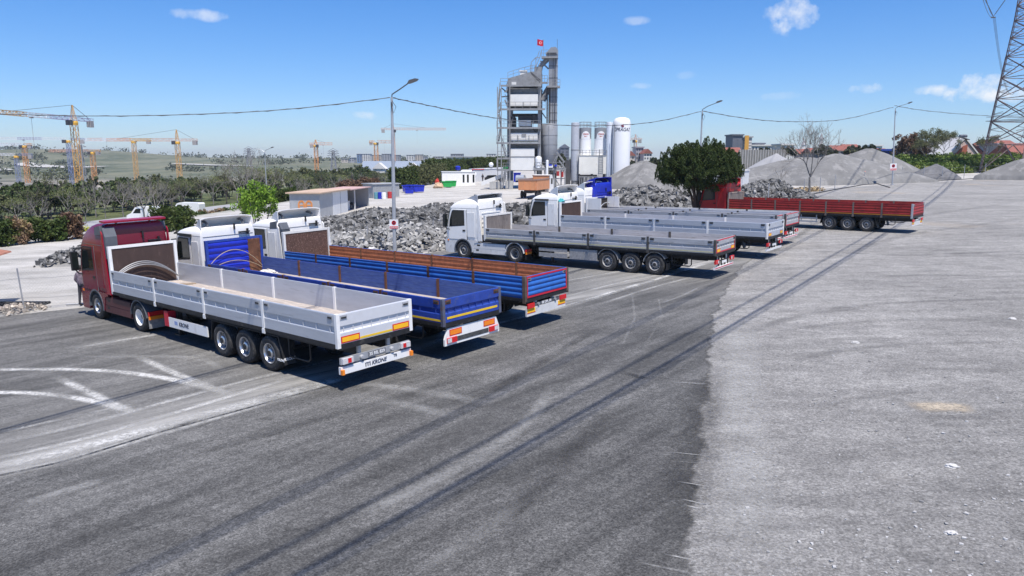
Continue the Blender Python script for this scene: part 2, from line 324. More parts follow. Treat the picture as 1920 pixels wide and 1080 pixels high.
poly=[G(*p) for p in [(-500,650),(190,570),(500,520),(900,458),(1180,418),(1330,400),(1440,397),(1525,402),(1530,420),(1455,455),(1400,500),(1360,560),(1346,660),(1340,820),(1330,960),(1318,1080),(1296,1300),(1250,1700)]]
poly=[(p.x,p.y) for p in poly]+[(-30,3),(-60,12)]
def sdist(X,Y,pl):
    d=np.full(X.shape,1e9); ins=np.zeros(X.shape,bool); n=len(pl)
    for i in range(n):
        ax,ay=pl[i]; bx,by=pl[(i+1)%n]; ex,ey=bx-ax,by-ay
        t=np.clip(((X-ax)*ex+(Y-ay)*ey)/(ex*ex+ey*ey+1e-9),0,1); d=np.minimum(d,np.hypot(X-ax-t*ex,Y-ay-t*ey))
        c=((ay>Y)!=(by>Y))&(X<(bx-ax)*(Y-ay)/(by-ay+1e-12)+ax); ins^=c
    return np.where(ins,d,-d)
ax_=np.arange(-60,36,.6); ay_=np.arange(2.5,78,.6); X,Y=np.meshgrid(ax_,ay_); Z=zp(X,Y)+.006
sdv=sdist(X,Y,poly); keep=sdv>-1.5; idx=np.arange(X.size).reshape(X.shape)
af=np.stack([idx[:-1,:-1],idx[:-1,1:],idx[1:,1:],idx[1:,:-1]],-1).reshape(-1,4)
af=af[keep.ravel()[af].all(1)]; used=np.unique(af); rm=np.full(X.size,-1); rm[used]=np.arange(len(used))
am=np_mesh('asphalt',np.stack([X,Y,Z],-1).reshape(-1,3)[used],rm[af],asphalt_material())
at=am.attributes.new('edge','FLOAT','POINT'); at.data.foreach_set('value',(sdv.ravel()[used]*1.6).astype(np.float32))
# dustier pavement beyond the long seam
sa=G(0,893); sb=G(1340,489); nn=np.array([-(sb.y-sa.y),sb.x-sa.x]); nn/=np.linalg.norm(nn)
ds=(X-sa.x)*nn[0]+(Y-sa.y)*nn[1]
dust=np.where(ds>0,.95*np.exp(-(np.maximum(ds,0)/1.0)**2)+.30*np.exp(-np.maximum(ds,0)/4.)+.12,.1*np.exp(ds/6.))+.5*sstep(Y,30,60)+.35*sstep(X,3,14)*sstep(Y,16,30)
at=am.attributes.new('dusty','FLOAT','POINT'); at.data.foreach_set('value',np.clip(dust,0,.85).astype(np.float32).ravel()[used])
asph=tag(mobj('asphalt',am),kind='structure')
# ---- dust, tyre and painted shadow marks, thin sheets on the paving
def mark_material(name,col):
    m=bpy.data.materials.new(name); m.use_nodes=True; nt=m.node_tree; nt.nodes.clear(); N=nt.nodes.new; L=nt.links.new
    o=N('ShaderNodeOutputMaterial'); b=N('ShaderNodeBsdfPrincipled'); b.inputs['Roughness'].default_value=.9; b.inputs['Base Color'].default_value=tuple(col)+(1,); b.inputs['Specular IOR Level'].default_value=.2
    tc=N('ShaderNodeTexCoord'); uv=N('ShaderNodeUVMap'); uv.uv_map='UVMap'; sp=N('ShaderNodeSeparateXYZ'); L(uv.outputs[0],sp.inputs[0])
    n=N('ShaderNodeTexNoise'); n.inputs['Scale'].default_value=9; n.inputs['Detail'].default_value=7; n.inputs['Roughness'].default_value=.8; L(tc.outputs['Object'],n.inputs['Vector'])
    n2=N('ShaderNodeTexNoise'); n2.inputs['Scale'].default_value=.8; n2.inputs['Detail'].default_value=3; L(tc.outputs['Object'],n2.inputs['Vector'])
    a=N('ShaderNodeMath'); a.operation='SUBTRACT'; L(sp.outputs[1],a.inputs[0]); a.inputs[1].default_value=.5
    ab=N('ShaderNodeMath'); ab.operation='ABSOLUTE'; L(a.outputs[0],ab.inputs[0])
    mr=N('ShaderNodeMapRange'); mr.interpolation_type='SMOOTHSTEP'; mr.inputs['From Min'].default_value=.5; mr.inputs['From Max'].default_value=.08; L(ab.outputs[0],mr.inputs['Value'])
    mn=N('ShaderNodeMapRange'); mn.inputs['From Min'].default_value=.32; mn.inputs['From Max'].default_value=.58; L(n.outputs['Fac'],mn.inputs['Value'])
    mn2=N('ShaderNodeMapRange'); mn2.inputs['From Min'].default_value=.36; mn2.inputs['From Max'].default_value=.6; mn2.inputs['To Min'].default_value=.45; L(n2.outputs['Fac'],mn2.inputs['Value'])
    at=N('ShaderNodeAttribute'); at.attribute_name='str'
    mn2.inputs['To Max'].default_value=1.35
    cur=mr.outputs[0]
    for q in (mn.outputs[0],mn2.outputs[0],at.outputs['Fac']):
        k=N('ShaderNodeMath'); k.operation='MULTIPLY'; k.use_clamp=False; L(cur,k.inputs[0]); L(q,k.inputs[1]); cur=k.outputs[0]
    tr=N('ShaderNodeBsdfTransparent'); mx=N('ShaderNodeMixShader'); L(cur,mx.inputs[0]); L(tr.outputs[0],mx.inputs[1]); L(b.outputs[0],mx.inputs[2]); L(mx.outputs[0],o.inputs[0])
    return m
def ribbons(name,lst,m,z0):
    v=[];f=[];uv=[];st=[]
    for k,(pts,w,s) in enumerate(lst):
        P=[G(*p[:2]) for p in pts]; Q=[]
        for i in range(len(P)-1):
            n=max(4,int((P[i+1]-P[i]).length/(.8 if w>.2 else .2))); Q+=[P[i].lerp(P[i+1],j/n) for j in range(n)]
        Q.append(P[-1]); 
        for _ in range(3): Q=[Q[0]]+[(Q[i-1]+Q[i]*2+Q[i+1])/4 for i in range(1,len(Q)-1)]+[Q[-1]]
        l=0; o=len(v)
        for i,q in enumerate(Q):
            t=(Q[min(i+1,len(Q)-1)]-Q[max(i-1,0)]).normalized(); nrm=Vector((-t.y,t.x,0))
            if i: l+=(Q[i]-Q[i-1]).length
            e=min(1,min(i,len(Q)-1-i)/2)
            for sg in (-.5,.5):
                x,y=(q.x+nrm.x*w*sg,q.y+nrm.y*w*sg); v.append((x,y,float(zp(x,y))+z0+k*.0006)); uv.append((l,sg+.5)); st.append(s*e)
            if i: f.append((o+2*i-2,o+2*i-1,o+2*i+1,o+2*i))
    me=np_mesh(name,v,f,m); u=me.uv_layers.new(name='UVMap')
    li=np.empty(len(me.loops),np.int32); me.loops.foreach_get('vertex_index',li); u.data.foreach_set('uv',np.array(uv,np.float32)[li].ravel())
    a=me.attributes.new('str','FLOAT','POINT'); a.data.foreach_set('value',np.array(st,np.float32)); return mobj(name,me)
DL=[([(-60,694),(120,692),(230,697),(330,712),(440,742)],.45,1.0),([(-60,737),(60,736),(160,748),(260,776)],.42,1.0),
 ([(95,702),(170,738),(262,780)],.42,.8),([(250,665),(330,702),(436,742)],.42,.75),([(-40,842),(150,800),(380,735),(560,690),(640,672)],.35,.55),
 ([(-40,866),(120,835),(330,775),(560,705)],.35,.7),([(-40,880),(100,855),(300,800),(600,722),(700,695)],.8,.85),([(-40,898),(100,872),(330,805),(620,722)],.5,.6),([(-40,820),(100,790),(260,755)],.3,.5),
 ([(130,655),(220,640),(330,622)],.5,.5),([(140,670),(380,668),(420,700)],.4,.25),([(740,672),(860,625),(960,600),(1070,573)],.5,.8),([(1060,575),(1150,548),(1240,522),(1330,492)],.6,.95),([(1050,560),(1130,538),(1215,518)],.3,.6),([(1020,535),(1120,517),(1200,503)],.35,.5),
 ([(1120,573),(1220,540),(1300,520),(1370,490)],.3,.45),([(660,718),(800,735),(930,760)],.6,.3),([(640,735),(760,760),(860,785)],.6,.2),([(1190,1055),(1300,1078)],.07,1.),([(1240,1040),(1300,1052)],.06,.9),([(1275,937),(1325,948)],.06,1),([(1280,948),(1322,958)],.05,.9),
 ([(1255,849),(1330,857)],.07,1),([(1258,866),(1320,871)],.05,.6),([(1250,717),(1335,722)],.08,1),([(1265,692),(1310,694)],.06,.6),([(1290,588),(1350,593)],.1,.6),([(1240,570),(1280,555),(1310,540)],.2,.25),([(1215,640),(1240,600),(1235,560)],.12,.14),([(640,980),(830,900),(990,800),(1040,720)],.5,.22),([(780,1078),(900,1010),(990,930)],.4,.2),([(20,955),(120,925),(200,900)],.5,.35),
 ([(1150,545),(1185,548),(1190,600),(1165,650)],.14,.15),([(1385,600),(1392,740),(1400,900),(1410,1090)],1.5,.3),([(1268,905),(1330,915)],.05,.9),([(1270,830),(1300,833)],.05,.6)]
tag(ribbons('dust_streaks',DL,mark_material('dust',(.50,.495,.48)),.010),'pale curved dust tracks and scrapes across the dark paving','dust marks',kind='stuff')
KL=[([(-60,906),(120,868),(300,812),(470,765),(620,724),(700,697)],.09,1.1),([(300,812),(380,785)],.22,.7),([(480,790),(520,786)],.35,.7),([(1170,700),(1215,712)],.3,.8),([(1060,576),(1240,524),(1300,505)],.08,.8),  # short patch across the cable streak paints the shadow of its spacer
 ([(860,770),(1000,690),(1130,612)],.5,.35),([(300,870),(560,800),(900,700)],.5,.22),([(900,1010),(1030,900),(1150,760)],.7,.3),([(1260,980),(1310,840),(1325,700)],1.2,.3),([(1280,445),(1400,425),(1490,410)],1.6,.6),([(1420,490),(1500,440),(1560,400)],.8,.3)]
tag(ribbons('tar_and_shade_marks',KL,mark_material('tar_and_shade',(.035,.035,.037)),.034),'dark seam line, oily smudges and a painted cable shadow kink on the paving','paving marks',kind='stuff')
TL=[([(1640,575),(1500,590),(1380,630)],.7,0.30),([(1900,560),(1700,566),(1480,585)],.6,0.33),([(1900,600),(1650,600),(1450,620)],.5,0.24),([(1920,470),(1700,480),(1500,470)],1.,0.27),([(1920,700),(1750,690),(1600,700)],.5,0.21),([(1920,760),(1800,790),(1700,770)],.4,0.15),
    ([(1900,520),(1750,515),(1620,520)],.7,0.27),([(1440,690),(1600,650),(1920,640)],.5,0.21),([(1600,430),(1760,400),(1900,380)],1.5,0.21),([(1920,410),(1700,440),(1500,500)],1.2,0.18),([(1500,770),(1640,740),(1800,735)],.4,0.18)]
tag(ribbons('tyre_ruts',TL,mark_material('rut',(.115,.113,.112)),.012),'dark damp tyre ruts across the pale gravel on the right','tyre tracks',kind='stuff')
tag(ribbons('sand_patch',[([(1705,765),(1770,762),(1830,768)],.9,1.),([(1620,395),(1700,392)],1.,.4)],mark_material('sand',(.42,.36,.28)),.014),'sandy beige patch on the grey gravel','sand patch',kind='stuff')
# ---- road below the hedge
rp=[(float(np.interp(y,HY,HX))-37,y) for y in np.arange(20,340,6.)]
b=MB(); vs=[]; 
for x,y in rp: vs+=[(x-5,y,Tz(x-5,y)+.05),(x+5,y,Tz(x+5,y)+.05)]
b.add(vs,[(2*i,2*i+1,2*i+3,2*i+2) for i in range(len(rp)-1)])
tag(b.build('road',mat('road_asphalt',(.30,.30,.31),.9,scale=.6,var=.15)),kind='structure')
# ================================================================ TRUCKS
BLK=mat('black_steel',(.018,.018,.02),.55,var=.3,scale=4,col2=(.07,.065,.06),thr=.62); RUB=mat('tyre_rubber',(.035,.034,.034),.85,var=.3,scale=5,col2=(.12,.115,.11),thr=.6)
GLS=mat('dark_glass',(.012,.016,.016),.08,spec=.4,var=.3,scale=1.2); CHR=mat('alloy',(.62,.62,.63),.28,.85,var=.15,scale=8); DUSTRIM=mat('dusty_rim',(.33,.325,.32),.6,.2,var=.3,scale=9)
HOLE=mat('hub_dark',(.035,.034,.033),.7); WOOD=mat('deck_planks',(.37,.325,.29),.85,var=.28,scale=2.2,stretch=(.5,4,1),col2=(.52,.45,.40),thr=.56,bump=.3)
ALU=mat('aluminium',(.52,.54,.58),.42,.35,var=.10,scale=1.6,stretch=(.35,1,3),col2=(.44,.45,.48),thr=.62); ALUD=mat('worn_aluminium',(.44,.44,.45),.55,.25,var=.18,scale=2.4,stretch=(.35,1,3),col2=(.30,.29,.28),thr=.6)
WHT=mat('white_paint',(.84,.825,.80),.3,var=.03,scale=2.5,spec=.5,col2=(.73,.705,.67),thr=.60,stretch=(1,1,.3),detail=9); WHD=mat('dusty_white_paint',(.66,.655,.64),.5,var=.12,scale=2,col2=(.45,.43,.40),thr=.64)
MAR=mat('maroon_paint',(.17,.012,.03),.22,var=.15,scale=1.,spec=.55); REDP=mat('crimson_paint',(.30,.008,.03),.3,var=.1,spec=.5); MARD=mat('dusty_maroon',(.10,.032,.035),.5,var=.2,scale=2)
BLUP=mat('blue_paint',(.025,.06,.31),.42,var=.22,scale=3,col2=(.07,.10,.26),thr=.62,detail=9); BLUI=mat('scuffed_blue_board',(.045,.085,.27),.7,var=.3,scale=5,col2=(.075,.125,.30),thr=.56,stretch=(.3,.3,3.),detail=11); BLUC=mat('bright_blue_paint',(.015,.03,.40),.35,var=.15)
BLUS=mat('sky_blue_board',(.03,.13,.44),.45,var=.2,scale=2,col2=(.12,.13,.16),thr=.65); ORN=mat('rusty_orange_board',(.30,.10,.045),.75,var=.3,scale=5,col2=(.13,.05,.03),thr=.62,detail=10); RUST=mat('rust_brown',(.13,.055,.03),.85,var=.4,scale=3,col2=(.24,.11,.05),thr=.58,bump=.2)
PLY=mat('brown_plywood',(.062,.038,.032),.7,var=.18,scale=2,stretch=(1,2,.6),col2=(.10,.065,.055),thr=.63); PLYS=mat('scratched_plywood',(.085,.045,.035),.75,var=.3,scale=9,col2=(.22,.14,.11),thr=.58,detail=10); PLYG=mat('grey_plywood',(.17,.15,.14),.8,var=.25,scale=3,stretch=(1,1,.3),col2=(.09,.08,.075),thr=.6)
YEL=mat('yellow_tape',(.80,.52,.03),.45,var=.1); RFY=mat('reflector_yellow',(.95,.50,.02),.4,var=.04); RFO=mat('reflector_orange',(.9,.25,.02),.4,var=.05); RED=mat('red_lens',(.62,.02,.025),.25,var=.12,scale=9); LNS=mat('clear_lens',(.6,.58,.58),.2,var=.2,scale=12)
GRYP=mat('grey_plastic',(.10,.11,.125),.5,var=.15); REDB=mat('dark_red_board',(.30,.022,.018),.5,var=.22,scale=2,col2=(.12,.02,.018),thr=.6); REDT=mat('red_tape',(.55,.015,.04),.4,var=.08); LITG=mat('lamp_bar_grey',(.42,.43,.45),.4,.4,var=.2,scale=4)
TXB=mat('lettering_dark',(.03,.04,.08),.5); TXW=mat('lettering_white',(.75,.75,.75),.5); TXBL=mat('lettering_blue',(.03,.14,.5),.5); TARP=mat('cream_cloth',(.6,.56,.5),.9,var=.2,scale=8); HOSE=mat('hose_wood',(.42,.33,.22),.7,var=.2)
def tyre_mesh(tw=.37,r=.52):
    b=MB(); h=tw/2; p=[(.29,-h+.03),(.40,-h),(r-.05,-h+.01),(r-.012,-h+.045)]
    for g in (-.6,-.2,.2,.6):
        c=g*(h-.05); p+=[(r,c-.022),(r,c-.012),(r-.014,c-.009),(r-.014,c+.009),(r,c+.012)]
    p+=[(r-.012,h-.045),(r-.05,h-.01),(.40,h),(.29,h-.03)]
    b.lathe(p,(0,0,0),'Y',40,close=True); return b.mesh('tyre',RUB,40)
def rim_mesh(m,deep=False):       # outer face at +y
    b=MB(); d=.03 if deep else .10
    p=[(.295,.155),(.30,.17),(.285,.17),(.262,.13),(.255,-.06 if deep else .03),(.24,-.09 if deep else .045),(.17,d-.12 if deep else .055),(.14,d-.11 if deep else .07),(.135,d-.05 if deep else .14),(.10,d+.0 if deep else .16),(.05,d+.02 if deep else .17),(0,d+.02 if deep else .172)]
    b.lathe(p,(0,0,0),'Y',30,close=True)
    yy=(d-.105) if deep else .056
    b.m=1
    for k in range(10):
        a=2*math.pi*k/10; b.lathe([(.034,yy-.02),(.034,yy+.004),(0,yy+.005)],(math.cos(a)*.208,0,math.sin(a)*.208),'Y',8)
    b.lathe([(.088,(.165 if not deep else d-.02)),(.088,(.176 if not deep else d+.024)),(0,(.178 if not deep else d+.026))],(0,0,0),'Y',16)
    b.m=0
    for k in range(10):
        a=2*math.pi*(k+.5)/10; b.lathe([(.014,yy-.01),(.014,yy+.05),(0,yy+.05)],(math.cos(a)*.155,0,math.sin(a)*.155),'Y',6)
    return b.mesh('rim',[m,HOLE],35)
TY=tyre_mesh(); TYD=tyre_mesh(.60); RIMS={}
def wheel(par,x,side,z=.52,rimm=None,deep=False,yout=1.24,scale=1.):
    rimm=rimm or DUSTRIM; key=(rimm.name,deep)
    if key not in RIMS: RIMS[key]=rim_mesh(rimm,deep)
    w=empty('wheel'); w.parent=par; tw=.60 if deep else .37
    w.location=(x,side*(yout-tw/2),z); w.rotation_euler=(0,rnd.uniform(0,3),0 if side>0 else math.pi); w.scale=(scale,)*3
    t=mobj('tyre',TYD if deep else TY,w); r=mobj('rim',RIMS[key],w,(0,(tw-.37)/2+.0,0)); return w
def side_profile(kind,ph):
    if kind=='alu':
        a=[(0,0),(.036,0),(.036,.35*ph),(.032,.37*ph),(.003,.40*ph),(.003,.60*ph),(.042,.60*ph),(.042,.97*ph),(.034,ph),(0,ph)]
        return a
    if kind=='corr':
        p=[(0,0),(.012,0)]; n=4
        for i in range(n):
            for k in range(7):
                t=(i+k/7)/n; p.append((.016+.034*math.sin(math.pi*k/7)**.8,.05*ph+t*ph*.9))
        return p+[(.016,ph*.955),(.05,ph*.96),(.05,ph),(0,ph)]
def make_truck(S):
    root=empty(S.get('name','flatbed_truck'),label=S['label'],cat='truck',group='flatbed trucks parked in a row on the paving')
    T=Matrix.Translation((S['x'],S['y'],0))@Matrix.Rotation(S['th'],4,'Z'); root.matrix_world=MY@T
    zb,ph,hb=S['zb'],S['ph'],S['hb']; Lg=S.get('L',13.6); w=1.275; t=.036
    mo,mi,mp,mt=S['mo'],S['mi'],S['mp'],S['mt']; np_=S.get('np',4); prof=side_profile(S['kind'],ph)
    # --- bed
    b=MB(); b.bx(.05,Lg-.05,-1.22,1.22,zb+.06,zb+.095); o=b.build('bed_floor',WOOD,root)
    b=MB()
    for k in range(24): b.bx(.3+k*(Lg-.6)/23,.34+k*(Lg-.6)/23,-1.2,1.2,zb-.10,zb+.055)
    for s in (-1,1):
        b.prism([(.2,zb-.10),(9.6,zb-.10),(Lg-.3,zb-.10),(Lg-.3,zb-.24),(10.2,zb-.24),(9.2,zb-.5),(.2,zb-.42)],(0,s*.5,0),(1,0,0),(0,0,1),(0,1,0),-.07,.07)
        b.bx(0.0,Lg,s*1.275,s*1.215,zb-.105,zb-.005)
        b.bx(.3,Lg-.4,s*1.20,s*1.12,zb-.18,zb-.107)
    b.bx(-.0,.06,-1.21,1.21,zb-.15,zb-.005); b.bx(Lg-.06,Lg,-1.21,1.21,zb-.15,zb-.005)
    for k in range(3): b.lathe([(.06,-.9),(.06,.9)],(S['a1']+1.31*k,0,.52),'Y',10)
    for s in (-1,1):
        for k in range(3): b.bx(S['a1']+1.31*k-.12,S['a1']+1.31*k+.12,s*.45,s*.6,.5,zb-.2)
    b.bx(10.4,10.9,-1.0,-.8,.5,zb-.2); b.build('trailer_chassis',BLK,root)
    for s in (-1,1):
        lg=MB(); lg.bx(9.15,9.3,s*.85,s*1.0,.42,zb-.15); lg.bx(9.17,9.28,s*.87,s*.98,.22,.42); lg.bx(9.05,9.4,s*.80,s*1.05,.18,.22); lg.build('landing_leg',BLK,root)
    # --- side panels and posts
    wallm=[mo,mi]
    seg=(Lg-.12)/np_
    for s in (1,-1):
        for k in range(np_):
            x0=.06+k*seg+(.06 if k else .03); x1=.06+(k+1)*seg-(.06 if k<np_-1 else 0)
            b=MB(); yb=w-t-.012
            b.prism(prof,(0,s*yb,zb+.004),(0,s,0),(0,0,1),(1,0,0),x0,x1)
            # inside face of another colour
            b.m=1
            if S['kind']=='alu': b.bx(x0+.004,x1-.004,s*(yb-.001),s*(yb-.012),zb+.01,zb+ph-.006)
            else: b.prism([(a-.0,c) for a,c in prof[1:-1]],(0,s*(yb-.001),zb+.004),(0,-s,0),(0,0,1),(1,0,0),x0+.004,x1-.004)
            b.m=0
            if S['kind']=='alu':
                xx=x0+.22
                while xx<x1-.1:
                    b.add([(xx-.03,s*(yb+.005),zb+.60*ph),(xx+.03,s*(yb+.005),zb+.60*ph),(xx+.03,s*(yb+.005),zb+.37*ph),(xx-.03,s*(yb+.005),zb+.37*ph),(xx,s*(yb+.036),zb+.59*ph),(xx,s*(yb+.036),zb+.37*ph)],[(0,1,5-1),(1,2,5,4),(2,3,5),(3,0,4,5)]); xx+=S.get('rib',.62)+rnd.uniform(-.06,.06)
            p=b.build('side_panel',wallm,root)
            # latches
            for xl in (x0+.17,x1-.17):
                if S['kind']=='alu' or S.get('latch'):
                    l=MB(); l.bx(xl-.11,xl+.11,s*(yb+.0425),s*(yb+.052),zb+ph-.155,zb+ph-.035); l.m=1; l.bx(xl-.08,xl+.08,s*(yb+.052),s*(yb+.066),zb+ph-.12,zb+ph-.075); l.build('latch',[S.get('ml',ALUD),HOLE],p)
            if S.get('stripe'):
                l=MB(); l.bx(x0+.01,x1-.01,s*(yb+.0365),s*(yb+.040),zb+.04,zb+.04+S['stripe']); l.build('reflective_stripe',S.get('mstr',YEL),p)
            if k:
                xc=.06+k*seg; pw=S.get('pw',.055)
                q=MB(); q.bx(xc-pw,xc+pw,s*(w+.004),s*(w-.085),zb-.06,zb+ph+.012); q.bx(xc-pw*1.3,xc+pw*1.3,s*(w+.012),s*(w-.02),zb-.16,zb-.03); q.build('post',mp,root)
        q=MB(); q.bx(-.012,.085,s*(w+.006),s*(w-.10),zb-.10,zb+ph+.008)
        if S['kind']=='corr': q.bx(-.02,.10,s*(w+.012),s*(w-.02),zb-.16,zb+ph+.01)
        q.build('corner_post',S.get('mcp',mp),root)
    # --- tailgate
    tg=MB(); tg.prism(prof,(.036,0,zb+.004),(-1,0,0),(0,0,1),(0,1,0),-w+.10,w-.10); tg.m=1; tg.bx(.037,.05,-w+.10,w-.10,zb+.01,zb+ph-.006); tg.m=0
    if S['kind']=='alu':
        for k in range(8): 
            y=-1.05+k*.3; tg.bx(.0,.031,y-.008,y+.008,zb+.40*ph,zb+.55*ph)
    tgo=tg.build('tailgate',[S.get('mtg',mo),mi],root)
    def tgb(nm,y0,y1,z0,z1,m,d=.0): q=MB(); q.bx(-.004-d,-.0005-d,y0,y1,zb+z0,zb+z1); return q.build(nm,m,tgo)
    for y in (-1.05,1.05):
        l=MB(); l.bx(-.004,-.016,y-.11,y+.11,zb+ph-.155,zb+ph-.035); l.m=1; l.bx(-.016,-.028,y-.08,y+.08,zb+ph-.12,zb+ph-.08); l.build('latch',[S.get('ml',ALUD),HOLE],tgo)
    if S.get('tgref'):
        for y in (.86,-.86):
            tgb('reflector_frame',y-.30,y+.30,.02,.20,RED,.002); tgb('reflector',y-.265,y+.265,.05,.17,RFY,.0065)
        tgb('reflective_stripe',-.55,.55,.03,.085,YEL,.002)
    if S.get('tgstripe'): tgb('reflective_stripe',-1.1,1.1,.10,.165,YEL,.002 if S['kind']=='alu' else .02)
    if S.get('tgred'):
        dd=.016 if S['kind']=='corr' else .003
        for (y0,y1,z0,z1) in ((-1.17,1.17,ph-.06,ph-.005),(-1.17,1.17,.01,.07),(-1.17,-1.12,.07,ph-.06),(1.12,1.17,.07,ph-.06)): tgb('red_tape',y0,y1,z0,z1,REDT,dd)
    if S.get('tgor'):
        for y in (.88,-.88): tgb('reflector_frame',y-.21,y+.21,.03,.19,REDT,.005); tgb('reflector',y-.18,y+.18,.05,.17,RFY,.01)
    # --- headboard
    hw=S.get('hw',w)
    fr=MB(); x0,x1=Lg-.02,Lg+.06
    for s in (-1,1): fr.bx(x0-.05,x1,s*hw,s*(hw-.11),zb-.1,hb); 
    fr.bx(x0,x1,-hw+.11,hw-.11,hb-.10,hb); fr.bx(x0,x1,-hw+.11,hw-.11,zb-.02,zb+.1)
    if S.get('wing'):
        wl=S['wing']
        for s in (-1,1): fr.bx(Lg-wl,Lg-.07,s*(hw-.02),s*(hw-.07),zb+ph,hb-.02)
    hbo=fr.build('headboard',S['mhf'],root)
    pn=MB()
    if S.get('hcorr'):
        pf=[(0,zb+.1)]
        for i in range(6):
            for k in range(5): pf.append((-.02-.045*math.sin(math.pi*k/5),zb+.1+(hb-.1-zb-.1)*(i+k/5)/6))
        pf+=[(0,hb-.1)]; pn.prism(pf,(Lg+.02,0,0),(1,0,0),(0,0,1),(0,1,0),-.60,hw-.11); pn.build('headboard_panel',S['mhp'],hbo)
        q=MB(); q.bx(Lg-.03,Lg+.03,-.61,-hw+.11,zb+.1,hb-.1); q.build('headboard_panel',RUST,hbo)['label']='rusty brown steel panel on one side of the headboard'
    else:
        pn.bx(Lg,Lg+.03,-hw+.11,hw-.11,zb+.1,hb-.1); pn.build('headboard_panel',S['mhp'],hbo)
    for (r_,m_,zc,nn) in S.get('hoops',[]):
        for j in range(nn):
            pts=[(Lg-.12-.05*j,-1.15+2.3*k/16,zb+.15+(zc-.06*j)*(1-((k-9-S.get('hsh',0))/10)**2)) for k in range(17)]
            q=MB(); q.tube(pts,r_,6); q.build('hoop',m_,root,60)
    # --- wheels
    for k in range(3):
        for s in (1,-1): wheel(root,S['a1']+1.31*k,s,rimm=S.get('rimt',DUSTRIM))
    def arc(xc,r,a0,a1,th,y0,y1,nm,m,z=.52,n=12):
        q=MB(); pr=[(xc+math.cos(R(a0+(a1-a0)*i/n))*r,z+math.sin(R(a0+(a1-a0)*i/n))*r) for i in range(n+1)]+[(xc+math.cos(R(a1-(a1-a0)*i/n))*(r+th),z+math.sin(R(a1-(a1-a0)*i/n))*(r+th)) for i in range(n+1)]
        q.prism(pr,(0,0,0),(1,0,0),(0,0,1),(0,1,0),y0,y1); return q.build(nm,m,root)
    for s in (1,-1):
        y0,y1=(s*.86,s*1.23)
        if S.get('flatguard',True):
            q=MB(); q.bx(S['a1']-.5,S['a1']+3.1,y0,y1,1.075,1.10)
            q.prism([(S['a1']+3.1,1.10),(S['a1']+3.13,1.10),(S['a1']+3.28,.45),(S['a1']+3.25,.45)],(0,0,0),(1,0,0),(0,0,1),(0,1,0),y0,y1)
            q.build('mudguard',BLK,root)
            q=MB(); q.prism([(S['a1']-.5,1.10),(S['a1']-.55,1.10),(S['a1']-.78,.30),(S['a1']-.74,.30)],(0,0,0),(1,0,0),(0,0,1),(0,1,0),y0,y1); fl=q.build('mud_flap',BLK,root)
            if S.get('flaptxt'):
                te=mobj('lettering',text_mesh('KRONE',.10,TXW),fl); place_on(te,(S['a1']-.60,s*1.236,.42),(-s,0,0),(0,0,1))
                te=mobj('lettering',text_mesh('KRONE',.11,TXW),fl); place_on(te,(S['a1']-.755,s*1.04,.45),(0,-1,0),(.25,0,1))
        else:
            arc(S['a1'],.60,10,150,.03,y0,y1,'mudguard',S.get('mg',DUSTRIM)); arc(S['a1']+2.62,.60,30,170,.03,y0,y1,'mudguard',S.get('mg',DUSTRIM))
            q=MB(); q.bx(S['a1']-.66,S['a1']-.62,y0,y1,.28,.62); q.build('mud_flap',BLK,root)
    # --- side guard
    gx0,gx1=S['a1']+3.45,S.get('gend',8.9)
    for s in (1,-1):
        if S.get('guard')=='panel':
            q=MB(); q.bx(gx0,gx1,s*1.235,s*1.20,.50,.83); g=q.build('side_guard',WHT,root)
            q=MB(); q.bx(gx1+.02,gx1+.30,s*1.24,s*.95,.50,1.02); q.build('guard_end',REDT,root)
            te=mobj('lettering',text_mesh('KRONE',.19,TXB,shear=.2),g); place_on(te,(gx0+(gx1-gx0)*.60,s*1.2375,.67),(-s,0,0),(0,0,1))
            q=MB()
            for dx in (-.07,0,.07): q.bx(gx0+(gx1-gx0)*.60+s*.52+dx-.02,gx0+(gx1-gx0)*.60+s*.52+dx+.02,s*1.236,s*1.239,.62,.74)
            q.build('emblem',TXBL,g)
        elif S.get('guard')=='box':
            q=MB(); q.bx(6.3,7.95,s*1.23,s*.75,.48,1.02); q.build('storage_box',DUSTRIM,root)
            q=MB(); q.bx(8.1,9.9,s*1.235,s*1.205,.50,.72); q.bx(8.1,9.9,s*1.235,s*1.205,.80,.98); q.build('side_guard',DUSTRIM,root)
        else:
            q=MB(); q.bx(gx0,gx1,s*1.235,s*1.205,.50,.60); q.bx(gx0,gx1,s*1.235,s*1.205,.76,.86)
            for xx in (gx0+.1,(gx0+gx1)/2,gx1-.1): q.bx(xx-.03,xx+.03,s*1.204,s*1.16,.50,zb-.15)
            q.build('side_guard',S.get('mguard',LITG),root)
    # spare wheel frame / rear underframe hoops
    for s in (1,-1):
        q=MB(); q.tube([(S['a1']-.85,s*1.1,zb-.15),(S['a1']-.85,s*1.1,.62),(S['a1']-.95,s*1.1,.55),(S['a1']-1.75,s*1.1,.55),(S['a1']-1.85,s*1.1,.62),(S['a1']-1.85,s*1.1,zb-.15)],.028,6); q.build('guard_hoop',BLK,root,50)
    # --- rear bumper group
    ub=S.get('bumper','white'); q=MB()
    for s in (-1,1): q.bx(.12,.22,s*.45,s*.55,.5,zb-.1)
